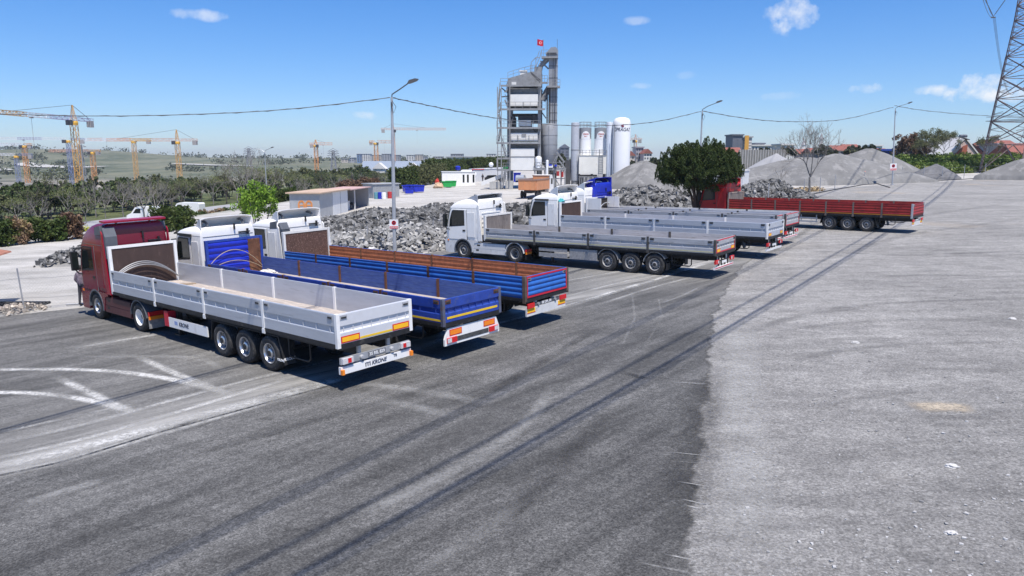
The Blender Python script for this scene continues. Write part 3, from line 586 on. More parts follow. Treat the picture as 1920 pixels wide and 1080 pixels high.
    if ub=='krone':
        q.bx(.03,.10,-1.18,1.18,.72,.90); lb=q.build('light_bar',LITG,root)
        z1=.82; q=MB(); q.bx(.02,.12,-1.2,1.2,.46,.66); bb=q.build('underrun_bar',WHT,root)
        for s in (1,-1):
            l=MB(); l.bx(-.03,.03,s*1.16,s*.82,.735,.885); l.build('tail_light',LNS,lb); l=MB(); l.bx(-.036,-.03,s*1.0,s*.89,.75,.87); l.build('red_lens',RED,lb)
            l=MB(); l.lathe([(.06,0),(.06,-.05),(.045,-.06)],(0.03,s*.52,.80),'X',10); l.build('round_lamp',ALUD,lb); l=MB(); l.bx(-.06,.03,s*1.14,s*1.215,.47,.60); l.build('marker_light',RFO,bb)
        l=MB(); l.bx(.018,.03,-.30,.30,.74,.885); pl=l.build('number_plate',mat('plate_grey',(.18,.18,.19),.5),lb)
        te=mobj('lettering',text_mesh('35 RIL 829',.12,TXW),pl); place_on(te,(.016,0,.812),(0,-1,0),(0,0,1))
        te=mobj('lettering',text_mesh('KRONE',.15,TXB,shear=.25),bb); place_on(te,(.017,-.05,.56),(0,-1,0),(0,0,1))
        te=mobj('lettering',text_mesh('T8',.11,TXB),bb); place_on(te,(.017,-.62,.59),(0,-1,0),(0,0,1))
        l=MB()
        for dx in (-.07,0,.07): l.bx(.014,.019,.33+dx-.014,.33+dx+.014,.51,.61)
        l.bx(.014,.0185,.24,.42,.60,.615); l.build('emblem',TXB,bb)
    elif ub=='panel2':
        pr=[(-1.2,.47),(1.2,.47),(1.2,.66),(1.06,.98),(-1.06,.98),(-1.2,.66)]
        q.prism(pr,(.06,0,0),(0,1,0),(0,0,1),(1,0,0),-.03,.03); bb=q.build('underrun_panel',WHT,root)
        for s in (1,-1):
            l=MB(); l.bx(.025,.03,s*1.0,s*.48,.74,.93); l.build('reflector_frame',REDT,bb); l=MB(); l.bx(.02,.025,s*.97,s*.51,.765,.905); l.build('reflector',RFO,bb)
            l=MB(); l.bx(-.01,.03,s*1.12,s*.72,.54,.70); l.build('tail_light',RED,bb); l=MB(); l.bx(-.015,-.01,s*1.12,s*.95,.555,.685); l.build('clear_lens',LNS,bb)
        l=MB(); l.bx(.022,.03,-.70,.70,.54,.68); l.build('number_plate',mat('plate_dark',(.07,.07,.07),.6,var=.5,scale=9),bb)
    elif ub=='panel3':
        q.bx(.03,.09,-1.15,1.15,.52,.80); bb=q.build('underrun_panel',WHD,root)
        for s in (1,-1):
            l=MB(); l.bx(-.02,.03,s*1.14,s*.76,.80,.96); l.build('tail_light',RED,bb); l=MB(); l.bx(.022,.03,s*1.12,s*.68,.64,.78); l.build('reflector',RFY,bb); l=MB(); l.bx(.023,.03,s*1.14,s*.66,.615,.638); l.build('red_tape',REDT,bb)
        l=MB(); l.bx(.04,.08,-.76,.76,.81,.93); l.m=1; l.lathe([(.05,0),(.05,-.05),(0,-.05)],(.04,.5,.88),'X',10); l.lathe([(.05,0),(.05,-.05),(0,-.05)],(.04,-.5,.88),'X',10); l.m=0; l.build('lamp_bracket',[GRYP,LITG],root)
        te=mobj('lettering',text_mesh('06 DPL 04',.13,TXW),bb); place_on(te,(.034,0,.875),(0,-1,0),(0,0,1))
    else:
        q.bx(.05,.12,-1.18,1.18,.46,.57); bb=q.build('underrun_bar',WHT,root)
        l=MB(); l.bx(.045,.05,-1.16,1.16,.495,.535); 
        if S.get('barred'): l.build('red_tape',REDT,bb)
        br=MB()
        for y in (-.55,-.2,.2,.55): br.bx(.08,.13,y-.03,y+.03,.57,zb-.1)
        br.bx(.09,.12,-1.1,1.1,.78,.84); br.build('lamp_bracket',BLK if not S.get('gal') else LITG,root)
        for s in (1,-1): l=MB(); l.bx(.0,.08,s*1.16,s*.76,.72,.90); l.build('tail_light',RED,bb); l=MB(); l.bx(-.004,0,s*.9,s*.78,.75,.87); l.build('clear_lens',LNS,bb)
        l=MB(); l.bx(.05,.06,-.28,.28,.68,.80); l.build('number_plate',WHT,bb)
    # ================= tractor
    cab(S,root,Lg)
    return root
def ring(xr,xf,hw,cf,cr_,n=7):
    P=[]
    def arc_(cx,cy,r,a0,a1,k):
        for i in range(k): a=R(a0+(a1-a0)*i/(k-1)); P.append((cx+r*math.cos(a),cy+r*math.sin(a)))
    arc_(xf-cf,hw-cf,cf,90,0,n); arc_(xf-cf,-hw+cf,cf,0,-90,n); arc_(xr+cr_,-hw+cr_,cr_,-90,-180,4); arc_(xr+cr_,hw-cr_,cr_,180,90,4)
    return P
def cab(S,root,Lg):
    c=S['cab']; dx=S.get('dx',0); ad,as_=S['ad'],S['as']; xr=as_-1.15; xf0=as_+1.36; zt=c['zt']; mc=c['m']; msk=c.get('mskirt',mc)
    # levels: z, front x offset, half width, corner
    hb=zt-3.0
    lv=[(1.12,-.02,1.20,.22),(1.5,0,1.235,.25),(1.95,-.02,1.24,.28),(2.45,-.13,1.235,.3),(2.9,-.27,1.225,.32),(3.0,-.32,1.215,.34),(3.0+hb*.35,-.50,1.19,.38),(3.0+hb*.62,-.74,1.15,.42),(3.0+hb*.84,-1.02,1.09,.45),(3.0+hb*.96,-1.30,1.02,.48),(zt,-1.50,.93,.45)]
    b=MB(); rings=[ring(xr+(0 if z<3.0+hb*.9 else .03+.05*(z-3.0-hb*.9)/hb),xf0+f,h,cf,.05) for z,f,h,cf in lv]; n=len(rings[0])
    vs=[(x,y,lv[i][0]) for i,r in enumerate(rings) for x,y in r]
    fs=[(i*n+k,i*n+(k+1)%n,(i+1)*n+(k+1)%n,(i+1)*n+k) for i in range(len(rings)-1) for k in range(n)]
    fs=[f[::-1] for f in fs]+[tuple(range(n)),tuple((len(rings)-1)*n+k for k in range(n-1,-1,-1))]
    b.add(vs,fs)
    for z in c.get('beads',(1.9,2.15,2.4,2.65)): b.bx(xr-.022,xr+.01,-.85,.85,z-.035,z+.035)     # pressed ribs on the rear wall
    cb=b.build('cab',mc,root,35)
    def part(nm,m,fn,sm=None): q=MB(); fn(q); return q.build(nm,m,cb,sm)
    # skirts round the steering wheel and front bumper
    def sk(q):
        a=[(as_+.66*math.cos(R(t)),.52+.66*math.sin(R(t))) for t in range(-8,189,14)]
        pr=[(xf0-.05,.34),(xf0,.5),(xf0,1.12),(as_-1.15,1.12),(as_-1.15,1.02),(as_-.85,.95),(as_-.72,.43)]+[(x,z) for x,z in reversed(a)]+[(as_+.70,.34)]
        for s in (1,-1): q.prism(pr,(0,0,0),(1,0,0),(0,0,1),(0,1,0),s*1.235,s*.80)
        q.bx(as_+.75,xf0-.01,-.80,.80,.36,1.12)
    part('front_skirt',msk,sk)
    for s in (1,-1):
        def fl(q):
            a0=[(as_+.60*math.cos(R(t)),.52+.60*math.sin(R(t))) for t in range(-5,191,15)]; a1=[(as_+.67*math.cos(R(t)),.52+.67*math.sin(R(t))) for t in range(190,-6,-15)]
            q.prism(a0+a1,(0,0,0),(1,0,0),(0,0,1),(0,1,0),s*1.25,s*.95)
        part('wheel_arch',c.get('march',GRYP),fl)
    for s in (1,-1):
        part('headlight',LNS,lambda q:q.bx(xf0-.03,xf0+.015,s*1.15,s*.8,.62,.85))
        # door with window
        def dr(q): q.prism([(as_-.30,1.14),(xf0-.32,1.14),(xf0-.30,1.95),(xf0-.46,2.45),(xf0-.60,2.86),(as_-.30,2.86)],(0,0,0),(1,0,0),(0,0,1),(0,1,0),s*1.10,s*1.249)
        d=part('door',mc,dr)
        def wn(q): q.prism([(as_-.12,2.0),(as_-.12+.5,c.get('wl',1.98)),(xf0-.40,c.get('wf',1.9)),(xf0-.46,2.25),(xf0-.62,2.72),(xf0-.72,2.78),(as_-.12,2.78)],(0,0,0),(1,0,0),(0,0,1),(0,1,0),s*1.2,s*1.256)
        part('side_window',GLS,wn)
        part('window_frame',BLK,lambda q:q.prism([(as_-.17,1.94),(xf0-.36,1.84),(xf0-.42,2.27),(xf0-.60,2.78),(xf0-.70,2.83),(as_-.17,2.83)],(0,0,0),(1,0,0),(0,0,1),(0,1,0),s*1.19,s*1.2525))
        part('door_handle',BLK,lambda q:q.bx(as_-.22,as_-.02,s*1.25,s*1.262,1.60,1.70))
        # locker panel behind door
        part('side_locker',mc,lambda q:q.prism([(as_-.92,1.3),(as_-.38,1.3),(as_-.38,2.7),(as_-.92,2.7)],(0,0,0),(1,0,0),(0,0,1),(0,1,0),s*1.1,s*1.246))
        # mirror
        def mi(q):
            q.box((xf0-.22,s*1.44,2.22),(.15,.24,.74)); q.tube([(xf0-.36,s*1.2,2.72),(xf0-.24,s*1.34,2.70),(xf0-.22,s*1.43,2.58)],.03,6); q.tube([(xf0-.40,s*1.2,1.68),(xf0-.24,s*1.34,1.72),(xf0-.22,s*1.43,1.86)],.03,6)
        part('mirror',BLK,mi); part('mirror_glass',GLS,lambda q:q.box((xf0-.302,s*1.44,2.23),(.012,.20,.64)))
        if c.get('visor'): part('side_visor',BLK,lambda q:q.box((as_+.1,s*1.27,2.95),(1.1,.07,.10)))
        # air duct / collar at the rear corner
        if c.get('grille'):
            def gl(q):
                q.prism([(xr-.28,2.45),(xr-.02,2.45),(xr-.02,zt-.22),(xr-.10,zt-.12),(xr-.28,zt-.45)],(0,0,0),(1,0,0),(0,0,1),(0,1,0),s*1.21,s*.78)
                for k in range(7): q.bx(xr-.30,xr-.05,s*1.215,s*.775,2.5+k*.06,2.53+k*.06)
            if s>0: part('air_intake',GRYP,gl)
            part('roof_scoop',GRYP,lambda q:q.prism([(xr+.05,zt-.38),(xr+.60,zt-.42),(xr+.55,zt-.12),(xr+.1,zt-.05)],(0,0,0),(1,0,0),(0,0,1),(0,1,0),s*1.23,s*.85))
        if c.get('collar'):
            part('side_collar',c.get('mcol',mc),lambda q:q.prism([(xr-.28,1.1),(xr,1.1),(xr,zt-.25),(xr-.10,zt-.35)],(0,0,0),(1,0,0),(0,0,1),(0,1,0),s*1.245,s*1.205))
    def ws(q):
        L=[(1.98,-.02,1.24,.28),(2.45,-.13,1.235,.3),(2.88,-.27,1.225,.32)]; rr=[ring(xr,xf0+f+.012,h+.006,cf,.05)[1:13] for z,f,h,cf in L]; n=len(rr[0])
        vs=[(x,y,L[i][0]) for i,r in enumerate(rr) for x,y in r]; q.add(vs,[(i*n+k+1,i*n+k,(i+1)*n+k,(i+1)*n+k+1) for i in range(2) for k in range(n-1)])
    part('windscreen',GLS,ws,60)
    part('front_grille',BLK,lambda q:[q.bx(xf0-.02,xf0+.012,-.8,.8,.75+.14*k,.83+.14*k) for k in range(7)])
    if c.get('visor'): part('sun_visor',BLK,lambda q:q.box((xf0-.12,0,2.98),(.34,2.2,.05),0,('Y',.35)))
    SEAM=mat('panel_seam',(.16,.16,.165),.7)
    for s in (1,-1):
        part('panel_seam',SEAM,lambda q:(q.bx(as_-.345,as_-.325,s*1.2,s*1.2445,1.14,2.86)))
        part('panel_seam',SEAM,lambda q:(q.bx(xr+.02,xf0-.42,s*1.19,s*1.2255,2.925,2.94)))
        part('side_step',BLK,lambda q:q.bx(as_-.30,as_+.1,s*1.2365,s*1.2,1.04,1.08))
        part('turn_lamp',RFO,lambda q:q.bx(xf0-.30,xf0-.20,s*1.236,s*1.255,1.02,1.10))
    part('panel_seam',SEAM,lambda q:q.bx(xr-.012,xr+.01,-1.12,1.12,2.88,2.90))
    # roof deflector
    if c['defl']=='shell':
        z0=c.get('dz0',zt-.10); h=c.get('dh',.52); mD=c.get('mdefl',mc); xa,xb=xf0-1.35,xr+.02
        def de(q):
            K=8; N=12
            def prof_z(t,v): # t 0 front ->1 rear
                return z0+h*(math.sin(t*math.pi/2)**.9)*(1-.10*abs(v)**5)+.03
            vs=[]
            for lay in (0,1):
                for i in range(K+1):
                    t=i/K; hw=.86+.30*t
                    for j in range(N+1):
                        v=-1+2*j/N; vs.append((xa+(xb-xa)*t,v*hw*(1 if lay==0 else .97),prof_z(t,v)-(0 if lay==0 else .035)))
            M_=N+1; o=(K+1)*M_; f=[]
            for i in range(K):
                for j in range(N): a=i*M_+j; f.append((a,a+1,a+M_+1,a+M_)); f.append((o+a,o+a+M_,o+a+M_+1,o+a+1))
            for j in range(N): a=K*M_+j; f.append((a,a+1,o+a+1,o+a))
            q.add(vs,f)
            for s in (1,-1):
                pr=[(xa+(xb-xa)*i/K,z0-.12 if i else z0) for i in range(K+1)]+[(xa+(xb-xa)*i/K,prof_z(i/K,1)-.005) for i in range(K,-1,-1)]
                vs=[]; n=len(pr)
                for dy in (0,-.03):
                    for k,(x,z) in enumerate(pr): t=(x-xa)/(xb-xa); vs.append((x,s*(.86+.30*t+dy),z))
                q.add(vs,[tuple(range(n)) if s>0 else tuple(range(n-1,-1,-1)),tuple(range(2*n-1,n-1,-1)) if s>0 else tuple(range(n,2*n))]+[(k,(k+1)%n,n+(k+1)%n,n+k) for k in range(n)])
        part('roof_deflector',mD,de,40)
        for s in (1,-1):
            part('deflector_strut',GRYP,lambda q:q.tube([(xr+.12,s*.8,zt-.06),(xr+.16,s*.8,zt+.10),(xr+.30,s*.8,zt+.2),(xr+.55,s*.78,zt+.22)],.055,7))
    elif c['defl']=='board':
        part('roof_board',c.get('mdefl',REDP),lambda q:q.box((xr+.02,0,zt+.09),(.42,2.3,.07),0,('Y',-.06)))
        for s in (1,-1): part('deflector_strut',BLK,lambda q:q.bx(xr+.02,xr+.10,s*.6,s*.65,zt-.1,zt+.06))
    part('rear_clamp',BLK,lambda q:(q.bx(xr-.10,xr-.02,-.95,-.45,2.95,3.0),q.bx(xr-.08,xr-.02,-.9,-.82,2.85,3.1),q.bx(xr-.08,xr-.02,-.3,-.24,3.1,3.35)))
    # chassis, skirts, tank
    q=MB()
    for s in (1,-1): q.bx(ad-.95,as_+.9,s*.38,s*.47,.68,.95)
    q.bx(ad-.95,ad-.88,-.45,.45,.6,.95); q.bx(ad-.45,ad+.45,-.5,.5,.95,1.04); q.lathe([(.1,-.9),(.1,.9)],(ad,0,.52),'Y',10); q.lathe([(.25,-.12),(.25,.12)],(ad,0,.52),'Y',14); q.lathe([(.07,-.9),(.07,.9)],(as_,0,.52),'Y',8)
    q.bx(xr+.1,xr+.9,-.6,.6,.45,1.1); q.build('tractor_chassis',BLK,root)
    for s in (1,-1):
        q=MB(); x0,x1=ad+.66,as_-.74; q.bx(x0,x1,s*1.20,s*.62,.38,.98); q.bx(x0+.02,x1-.02,s*1.215,s*1.20,.40,.64); q.bx(x0+.02,x1-.02,s*1.215,s*1.20,.67,.96)
        if c.get('ribs'): 
            for k in range(5): q.bx(x0+.05,x1-.05,s*1.222,s*1.215,.42+k*.04,.435+k*.04)
        q.build('side_skirt',c.get('mside',msk),root)
        q=MB(); q.bx(x1-.52,x1-.30,s*1.217,s*1.10,.80,.90); q.build('step_recess',HOLE,root)
        q=MB(); q.bx(x1-.42,x1-.22,s*1.217,s*1.10,.52,.62); q.build('step_recess',HOLE,root)
        n=12; pr=[(ad+math.cos(R(5+170*i/n))*.60,.52+math.sin(R(5+170*i/n))*.60) for i in range(n+1)]+[(ad+math.cos(R(175-170*i/n))*.645,.52+math.sin(R(175-170*i/n))*.645) for i in range(n+1)]
        q=MB(); q.prism(pr,(0,0,0),(1,0,0),(0,0,1),(0,1,0),s*.62,s*1.25); q.build('rear_fender',c.get('mfen',GRYP),root)
        q=MB(); q.bx(ad-.74,ad-.71,s*.66,s*1.22,.20,.62); q.build('mud_flap',DUSTRIM if c.get('pale_flap') else BLK,root)
        q=MB(); q.bx(ad-.80,ad-.72,s*.72,s*1.22,.66,.80); q.build('tail_light',RED,root); q=MB(); q.bx(ad-.80,ad-.72,s*.72,s*1.22,.52,.64); q.build('reflector',RFO,root)
        wheel(root,as_,s,rimm=c.get('rimf',DUSTRIM),yout=1.225); wheel(root,ad,s,rimm=c.get('rimd',DUSTRIM),deep=True,yout=1.24)
    q=MB(); 
    for j,y in enumerate((-.3,-.1,.1)):
        q.tube([(xr-.02,y,1.5),(xr-.25,y,1.15),(xr-.45,y*.5,1.25),(Lg+.07,y,1.6)],.02,5)
    q.build('air_hose',BLK,root,60)
A=dict(kind='alu',mo=ALU,mi=ALU,mp=WHT,mt=ALU,mhf=WHT,mhp=PLY,np=4)
SPEC=[]
SPEC.append(dict(A,x=-3.649,y=19.489,th=2.436,zb=1.271,ph=.789,hb=2.936,a1=3.324,ad=11.649,**{'as':15.30},tgref=1,bumper='krone',guard='panel',gend=9.35,flaptxt=1,rimt=CHR,hoops=[(.028,mat('hoop_grey',(.24,.24,.25),.5,.3),.85,3)],
  mtg=mat('sunlit_aluminium',(.72,.72,.74),.4,.25,var=.05),label='maroon tractor with a silver flatbed trailer, nearest truck of the row',  # tailgate aluminium lightened: sun on the rear is put into its colour
  cab=dict(m=MAR,zt=3.72,defl='board',grille=1,collar=1,mcol=REDP,mskirt=MAR,mside=MARD,rimf=CHR,rimd=WHT,pale_flap=1,ribs=0)))
SPEC.append(dict(A,x=-1.194,y=22.14,th=2.433,zb=1.17,ph=.707,hb=2.784,a1=2.9,ad=11.4,**{'as':15.15},mo=BLUP,mi=BLUI,mp=RUST,mcp=mat('grey_blue_steel',(.10,.11,.16),.6,var=.3,col2=(.15,.08,.05),thr=.6),mhf=BLUP,mhp=BLUC,hcorr=1,np=5,stripe=.06,tgstripe=1,bumper='panel2',ml=RUST,hoops=[(.012,HOSE,1.0,1),(.012,HOSE,.55,1)],
  label='white tractor with a scuffed blue dropside trailer, second truck of the row',cab=dict(m=WHT,zt=3.28,defl='shell',visor=1,dh=.72,dz0=2.95)))
SPEC.append(dict(A,x=1.228,y=25.672,th=2.464,zb=1.163,ph=.748,hb=2.76,a1=2.9,ad=11.4,**{'as':15.15},kind='corr',mo=BLUS,mi=ORN,mp=RUST,mcp=mat('dark_rusty_steel',(.12,.085,.065),.7,var=.4),mhf=WHD,mhp=PLYS,np=6,tgred=1,bumper='panel3',
  label='white tractor with a ribbed blue trailer, rusty orange inside, third truck of the row',cab=dict(m=WHT,zt=3.28,defl='shell',grille=1,collar=1,dh=.72,dz0=2.98)))
SPEC.append(dict(A,x=10.15,y=35.129,th=2.497,zb=1.241,ph=.6225,hb=2.596,a1=3.076,ad=11.54,**{'as':15.267},mo=ALUD,mi=ALUD,mp=mat('dark_post',(.07,.065,.06),.7,var=.3),mhf=WHD,mhp=PLYG,np=4,stripe=.05,mstr=mat('faded_yellow',(.55,.50,.28),.6),tgred=1,tgor=1,bumper='bar',barred=1,guard='box',flatguard=False,ml=mat('latch_dark',(.12,.12,.12),.6),
  label='white tractor with a low worn silver trailer with dark posts and a side box',cab=dict(m=WHT,zt=3.45,defl='shell',collar=1,mskirt=WHD,march=GRYP,mfen=WHD,mside=WHD,dh=.35,mdefl=mat('grey_white_paint',(.55,.55,.56),.5))))
SPEC.append(dict(A,x=14.593,y=41.044,th=2.464,zb=1.247,ph=.75,hb=2.822,a1=2.9,ad=11.2,**{'as':14.95},tgor=1,bumper='bar',ml=GRYP,
  label='white tractor with a clean silver trailer, behind the one with dark posts',cab=dict(m=WHT,zt=3.35,defl='shell',visor=1,dh=.85,dz0=3.0)))
def from_rear_right(px,py,z,th):
    d=MY.inverted()@G(px,py,z); c,s=math.cos(th),math.sin(th); return d.x-s*1.275*1.0*1+0.0, d.y+c*1.275
def rr(px,py,z,th):
    P=MY.inverted()@G(px,py,z); c,s=math.cos(th),math.sin(th); X=P.x-s*1.275; Y=P.y+c*1.275; return dict(x=X,y=Y,th=th)
SPEC.append(dict(A,**rr(1483,397.5,2.0,2.46),zb=1.25,ph=.72,hb=2.75,a1=2.9,ad=11.2,**{'as':14.95},mo=ALUD,mhf=WHT,mhp=WHT,mp=MATS['dark_post'],wing=1.2,tgred=1,tgor=1,bumper='bar',barred=1,
  label='white tractor with a silver trailer with a white winged headboard, beside the blue cab',cab=dict(m=WHT,zt=3.45,defl='shell',dh=.75,dz0=3.1)))
SPEC.append(dict(A,**rr(1499.5,394,2.05,2.46),zb=1.25,ph=.74,hb=2.65,a1=2.9,ad=11.2,**{'as':14.95},mo=ALUD,mi=WHD,mhf=BLK,mhp=mat('black_board',(.03,.025,.022),.8),mp=MATS['dark_post'],tgred=1,bumper='bar',barred=1,hoops=[(.03,LITG,.9,1)],
  label='blue tractor with a pale trailer and black headboard, last of the silver trailers',cab=dict(m=BLUC,zt=3.75,defl='shell',beads=(1.9,2.1,2.3,2.5,2.7,2.9,3.1),dh=.45,mdefl=BLUC)))
SPEC.append(dict(A,x=28.124,y=51.569,th=2.373,zb=1.195,ph=.838,hb=2.55,a1=2.965,ad=11.2,**{'as':14.95},kind='corr',mo=REDB,mi=REDB,mp=mat('grey_brown_post',(.16,.13,.11),.7,var=.3),mhf=mat('weathered_board',(.28,.23,.20),.8,var=.3),mhp=PLYG,np=7,stripe=.07,mstr=mat('orange_tape',(.6,.27,.02),.5),bumper='panel3',mcp=ALUD,
  label='red tractor half hidden by the round tree with a dark red ribbed trailer',cab=dict(m=mat('red_paint',(.42,.012,.015),.35,var=.1),zt=3.3,defl='shell',dh=.4)))
TR=[make_truck(s) for s in SPEC]
# ---- loose things on the beds
def on_bed(i,x,y,z=0): return MY@Matrix.Translation((SPEC[i]['x'],SPEC[i]['y'],0))@Matrix.Rotation(SPEC[i]['th'],4,'Z')@Vector((x,y,SPEC[i]['zb']+.096+z))
for i,x,y,a,l,lab in [(1,1.7,.1,.9,1.1,'weathered plank lying across the rear of the blue trailer bed'),(1,8.2,.3,-1.0,1.3,'brown timber lying mid-way on the blue trailer bed'),(1,11.4,0,1.2,1.2,'timber beside the cloth bundle in the blue trailer'),(0,12.2,-.3,1.3,1.7,'pale board lying near the headboard of the silver trailer')]:
    b=MB(); b.bx(-l/2,l/2,-.09,.09,0,.055); b.bx(-l/2+.1,l/2-.05,-.05,.03,.056,.075); o=b.build('wooden_plank',mat('old_timber',(.34,.27,.2),.85,var=.3,stretch=(.5,6,1))); o.location=on_bed(i,x,y); o.rotation_euler=(0,0,SPEC[i]['th']+a); tag(o,lab,'plank')
def blob(name,loc,s,m,lab,cat,seed=1,par=None):
    r=np.random.RandomState(seed); b=MB(); K=9; N=14; vs=[]
    for i in range(K+1):
        ph_=math.pi/2*i/K*1.0
        for k in range(N): a=2*math.pi*k/N; q=1+.28*r.uniform(-1,1); vs.append((s[0]*math.cos(ph_)*math.cos(a)*q,s[1]*math.cos(ph_)*math.sin(a)*q,s[2]*math.sin(ph_)*(1+.2*r.uniform(-1,1))))
    b.add(vs,[(i*N+k,i*N+(k+1)%N,(i+1)*N+(k+1)%N,(i+1)*N+k) for i in range(K) for k in range(N)]+[tuple(range(N-1,-1,-1))])
    o=b.build(name,m,par,60,loc); 
    if lab: tag(o,lab,cat)
    return o
blob('cloth_bundle',on_bed(1,11.75,-.35),(.42,.32,.3),TARP,'crumpled cream cloth bundle in the blue trailer by its headboard','cloth',3)
blob('teal_bundle',MY@Matrix.Translation((SPEC[4]['x'],SPEC[4]['y'],0))@Matrix.Rotation(SPEC[4]['th'],4,'Z')@Vector((13.75,.9,2.82)),(.22,.3,.2),mat('teal_cloth',(.05,.35,.38),.8),'teal cloth bundle on top of the headboard of the clean silver trailer','bundle',5)
# ================================================================ FOLIAGE
def PT(px,dep,dz=0.):
    d=ray(px,300); x=d[0]/d[1]*dep; return Vector((x,dep,Tz(x,dep)+dz))
def leaf_quads(C,s,r,flat=0.):
    n=len(C); a=r.normal(size=(n,3)); a/=np.linalg.norm(a,axis=1)[:,None]; b=r.normal(size=(n,3)); b-=a*(a*b).sum(1)[:,None]; b/=np.linalg.norm(b,axis=1)[:,None]
    c=np.cross(a,b); sz=s*r.uniform(.55,1.35,(n,1)); u=b*sz; w=c*sz*.62
    v=np.stack([C-u,C+w*.9,C+u,C-w*.9],1).reshape(-1,3); return v,np.arange(4*n).reshape(n,4)
def crown_pts(r,nc,nl,rad,clump,lo=.45,zmin=-.55,bump=.25,pw=.6):
    d=r.normal(size=(nc,3)); d/=np.linalg.norm(d,axis=1)[:,None]; d[:,2]=np.where(d[:,2]<zmin,-d[:,2]*.6,d[:,2])
    k=r.uniform(lo**2,1,(nc,1))**.5*(1+bump*r.uniform(-1,.5,(nc,1))); c=d*k*np.array(rad)
    q=r.normal(size=(nc,nl,3)); q/=np.linalg.norm(q,axis=2)[:,:,None]; q*=r.uniform(0,1,(nc,nl,1))**pw*clump*r.uniform(.6,1.3,(nc,1,1))
    return (c[:,None,:]+q).reshape(-1,3)
def branches(b,r,p,d,L,rad,lev,tips,spread=.55,minr=.008,n=5):
    K=3; pts=[p]; q=p.copy(); dd=d.copy()
    for i in range(K): dd=(dd+Vector(r.normal(size=3))*.10+Vector((0,0,.05))).normalized(); q=q+dd*L/K; pts.append(q.copy())
    b.tube(pts,rad,n,False,max(minr*.8,rad*.62))
    if lev==0: tips.append(q); return
    m=3 if lev>1 else 3
    for k in range(m):
        nd=(dd+Vector(r.normal(size=3))*spread); nd.z+=.15; nd.normalize()
        branches(b,r,pts[-1] if k<2 else pts[2],nd,L*r.uniform(.62,.82),max(minr,rad*.6),lev-1,tips,spread,minr,4 if lev<3 else 5)
def make_tree(name,seed,kind,h,w,leafm,barkm,leaf=.16,dens=1.,trunk=.35,lev=4):
    r=np.random.RandomState(seed); root=empty(name); b=MB(); tips=[]
    if kind=='bare' or kind=='spring':
        th=h*.30; b.tube([(0,0,-.2),(r.uniform(-.05,.05),0,th*.5),(r.uniform(-.1,.1),r.uniform(-.1,.1),th)],h*.018,7,False,h*.013)
        top=Vector((0,0,th))
        for k in range(4):
            d=Vector((math.cos(k*1.6+seed)*.5*w/h*2,math.sin(k*1.6+seed)*.5*w/h*2,1)).normalized(); branches(b,r,top,d,h*.27,h*.010,lev,tips,.5)
        b.build('trunk',barkm,root,60)
        if kind=='spring':
            T_=np.array([list(t) for t in tips]); T_=T_[r.rand(len(T_))<.95]; nl=int(8*dens); C=(T_[:,None,:]+r.normal(size=(len(T_),nl,3))*h*.035).reshape(-1,3)
            v,f=leaf_quads(C,leaf,r); mobj('crown',np_mesh('crown',v,f,leafm),root)
    else:
        th=h*trunk; b.tube([(0,0,-.2),(.03*h,0,th*.6),(0,0,th+h*.15)],h*.03,7,False,h*.018)
        for k in range(5):
            a=k*1.26+seed; b.tube([(0,0,th*.7),(math.cos(a)*w*.18,math.sin(a)*w*.18,th*1.15),(math.cos(a)*w*.36,math.sin(a)*w*.36,h*.6)],h*.014,5,False,h*.006)
        b.build('trunk',barkm,root,60)
        rz=(h-th)/2; C=crown_pts(r,int(70*dens),60,(w/2*.86,w/2*.86,rz*.88),w*.09,zmin=-.75)+np.array([0,0,th+rz])
        v,f=leaf_quads(C,leaf,r); mobj('crown',np_mesh('crown',v,f,leafm),root)
    return root
BARK=mat('bark',(.10,.085,.07),.9,var=.3,scale=6); BARKP=mat('pale_bark',(.22,.20,.18),.9,var=.3,scale=6)
EVG=leafmat('evergreen_leaves',(.055,.085,.025),(.085,.115,.035)); EVG2=leafmat('olive_leaves',(.11,.125,.05),(.15,.155,.07)); SPR=leafmat('spring_leaves',(.17,.20,.06),(.23,.23,.10)); LIM=leafmat('lime_leaves',(.16,.28,.03),(.24,.36,.05),2.); BRN=leafmat('brown_leaves',(.13,.075,.05),(.20,.13,.08)); OCH=leafmat('dry_leaves',(.30,.20,.13),(.22,.17,.07)); HDG=leafmat('hedge_leaves',(.055,.085,.02),(.09,.115,.03),.9); PIN=leafmat('pine_needles',(.038,.060,.016),(.075,.105,.028),1.3,.45)
USEDL={}
def plant(proto,loc,sc,rz,label,cat,group):
    o=proto if not proto.get('label') else copy_tree(proto)
    o.location=loc; o.scale=sc if isinstance(sc,tuple) else (sc,)*3; o.rotation_euler=(0,0,rz); tag(o,label,cat,group); return o
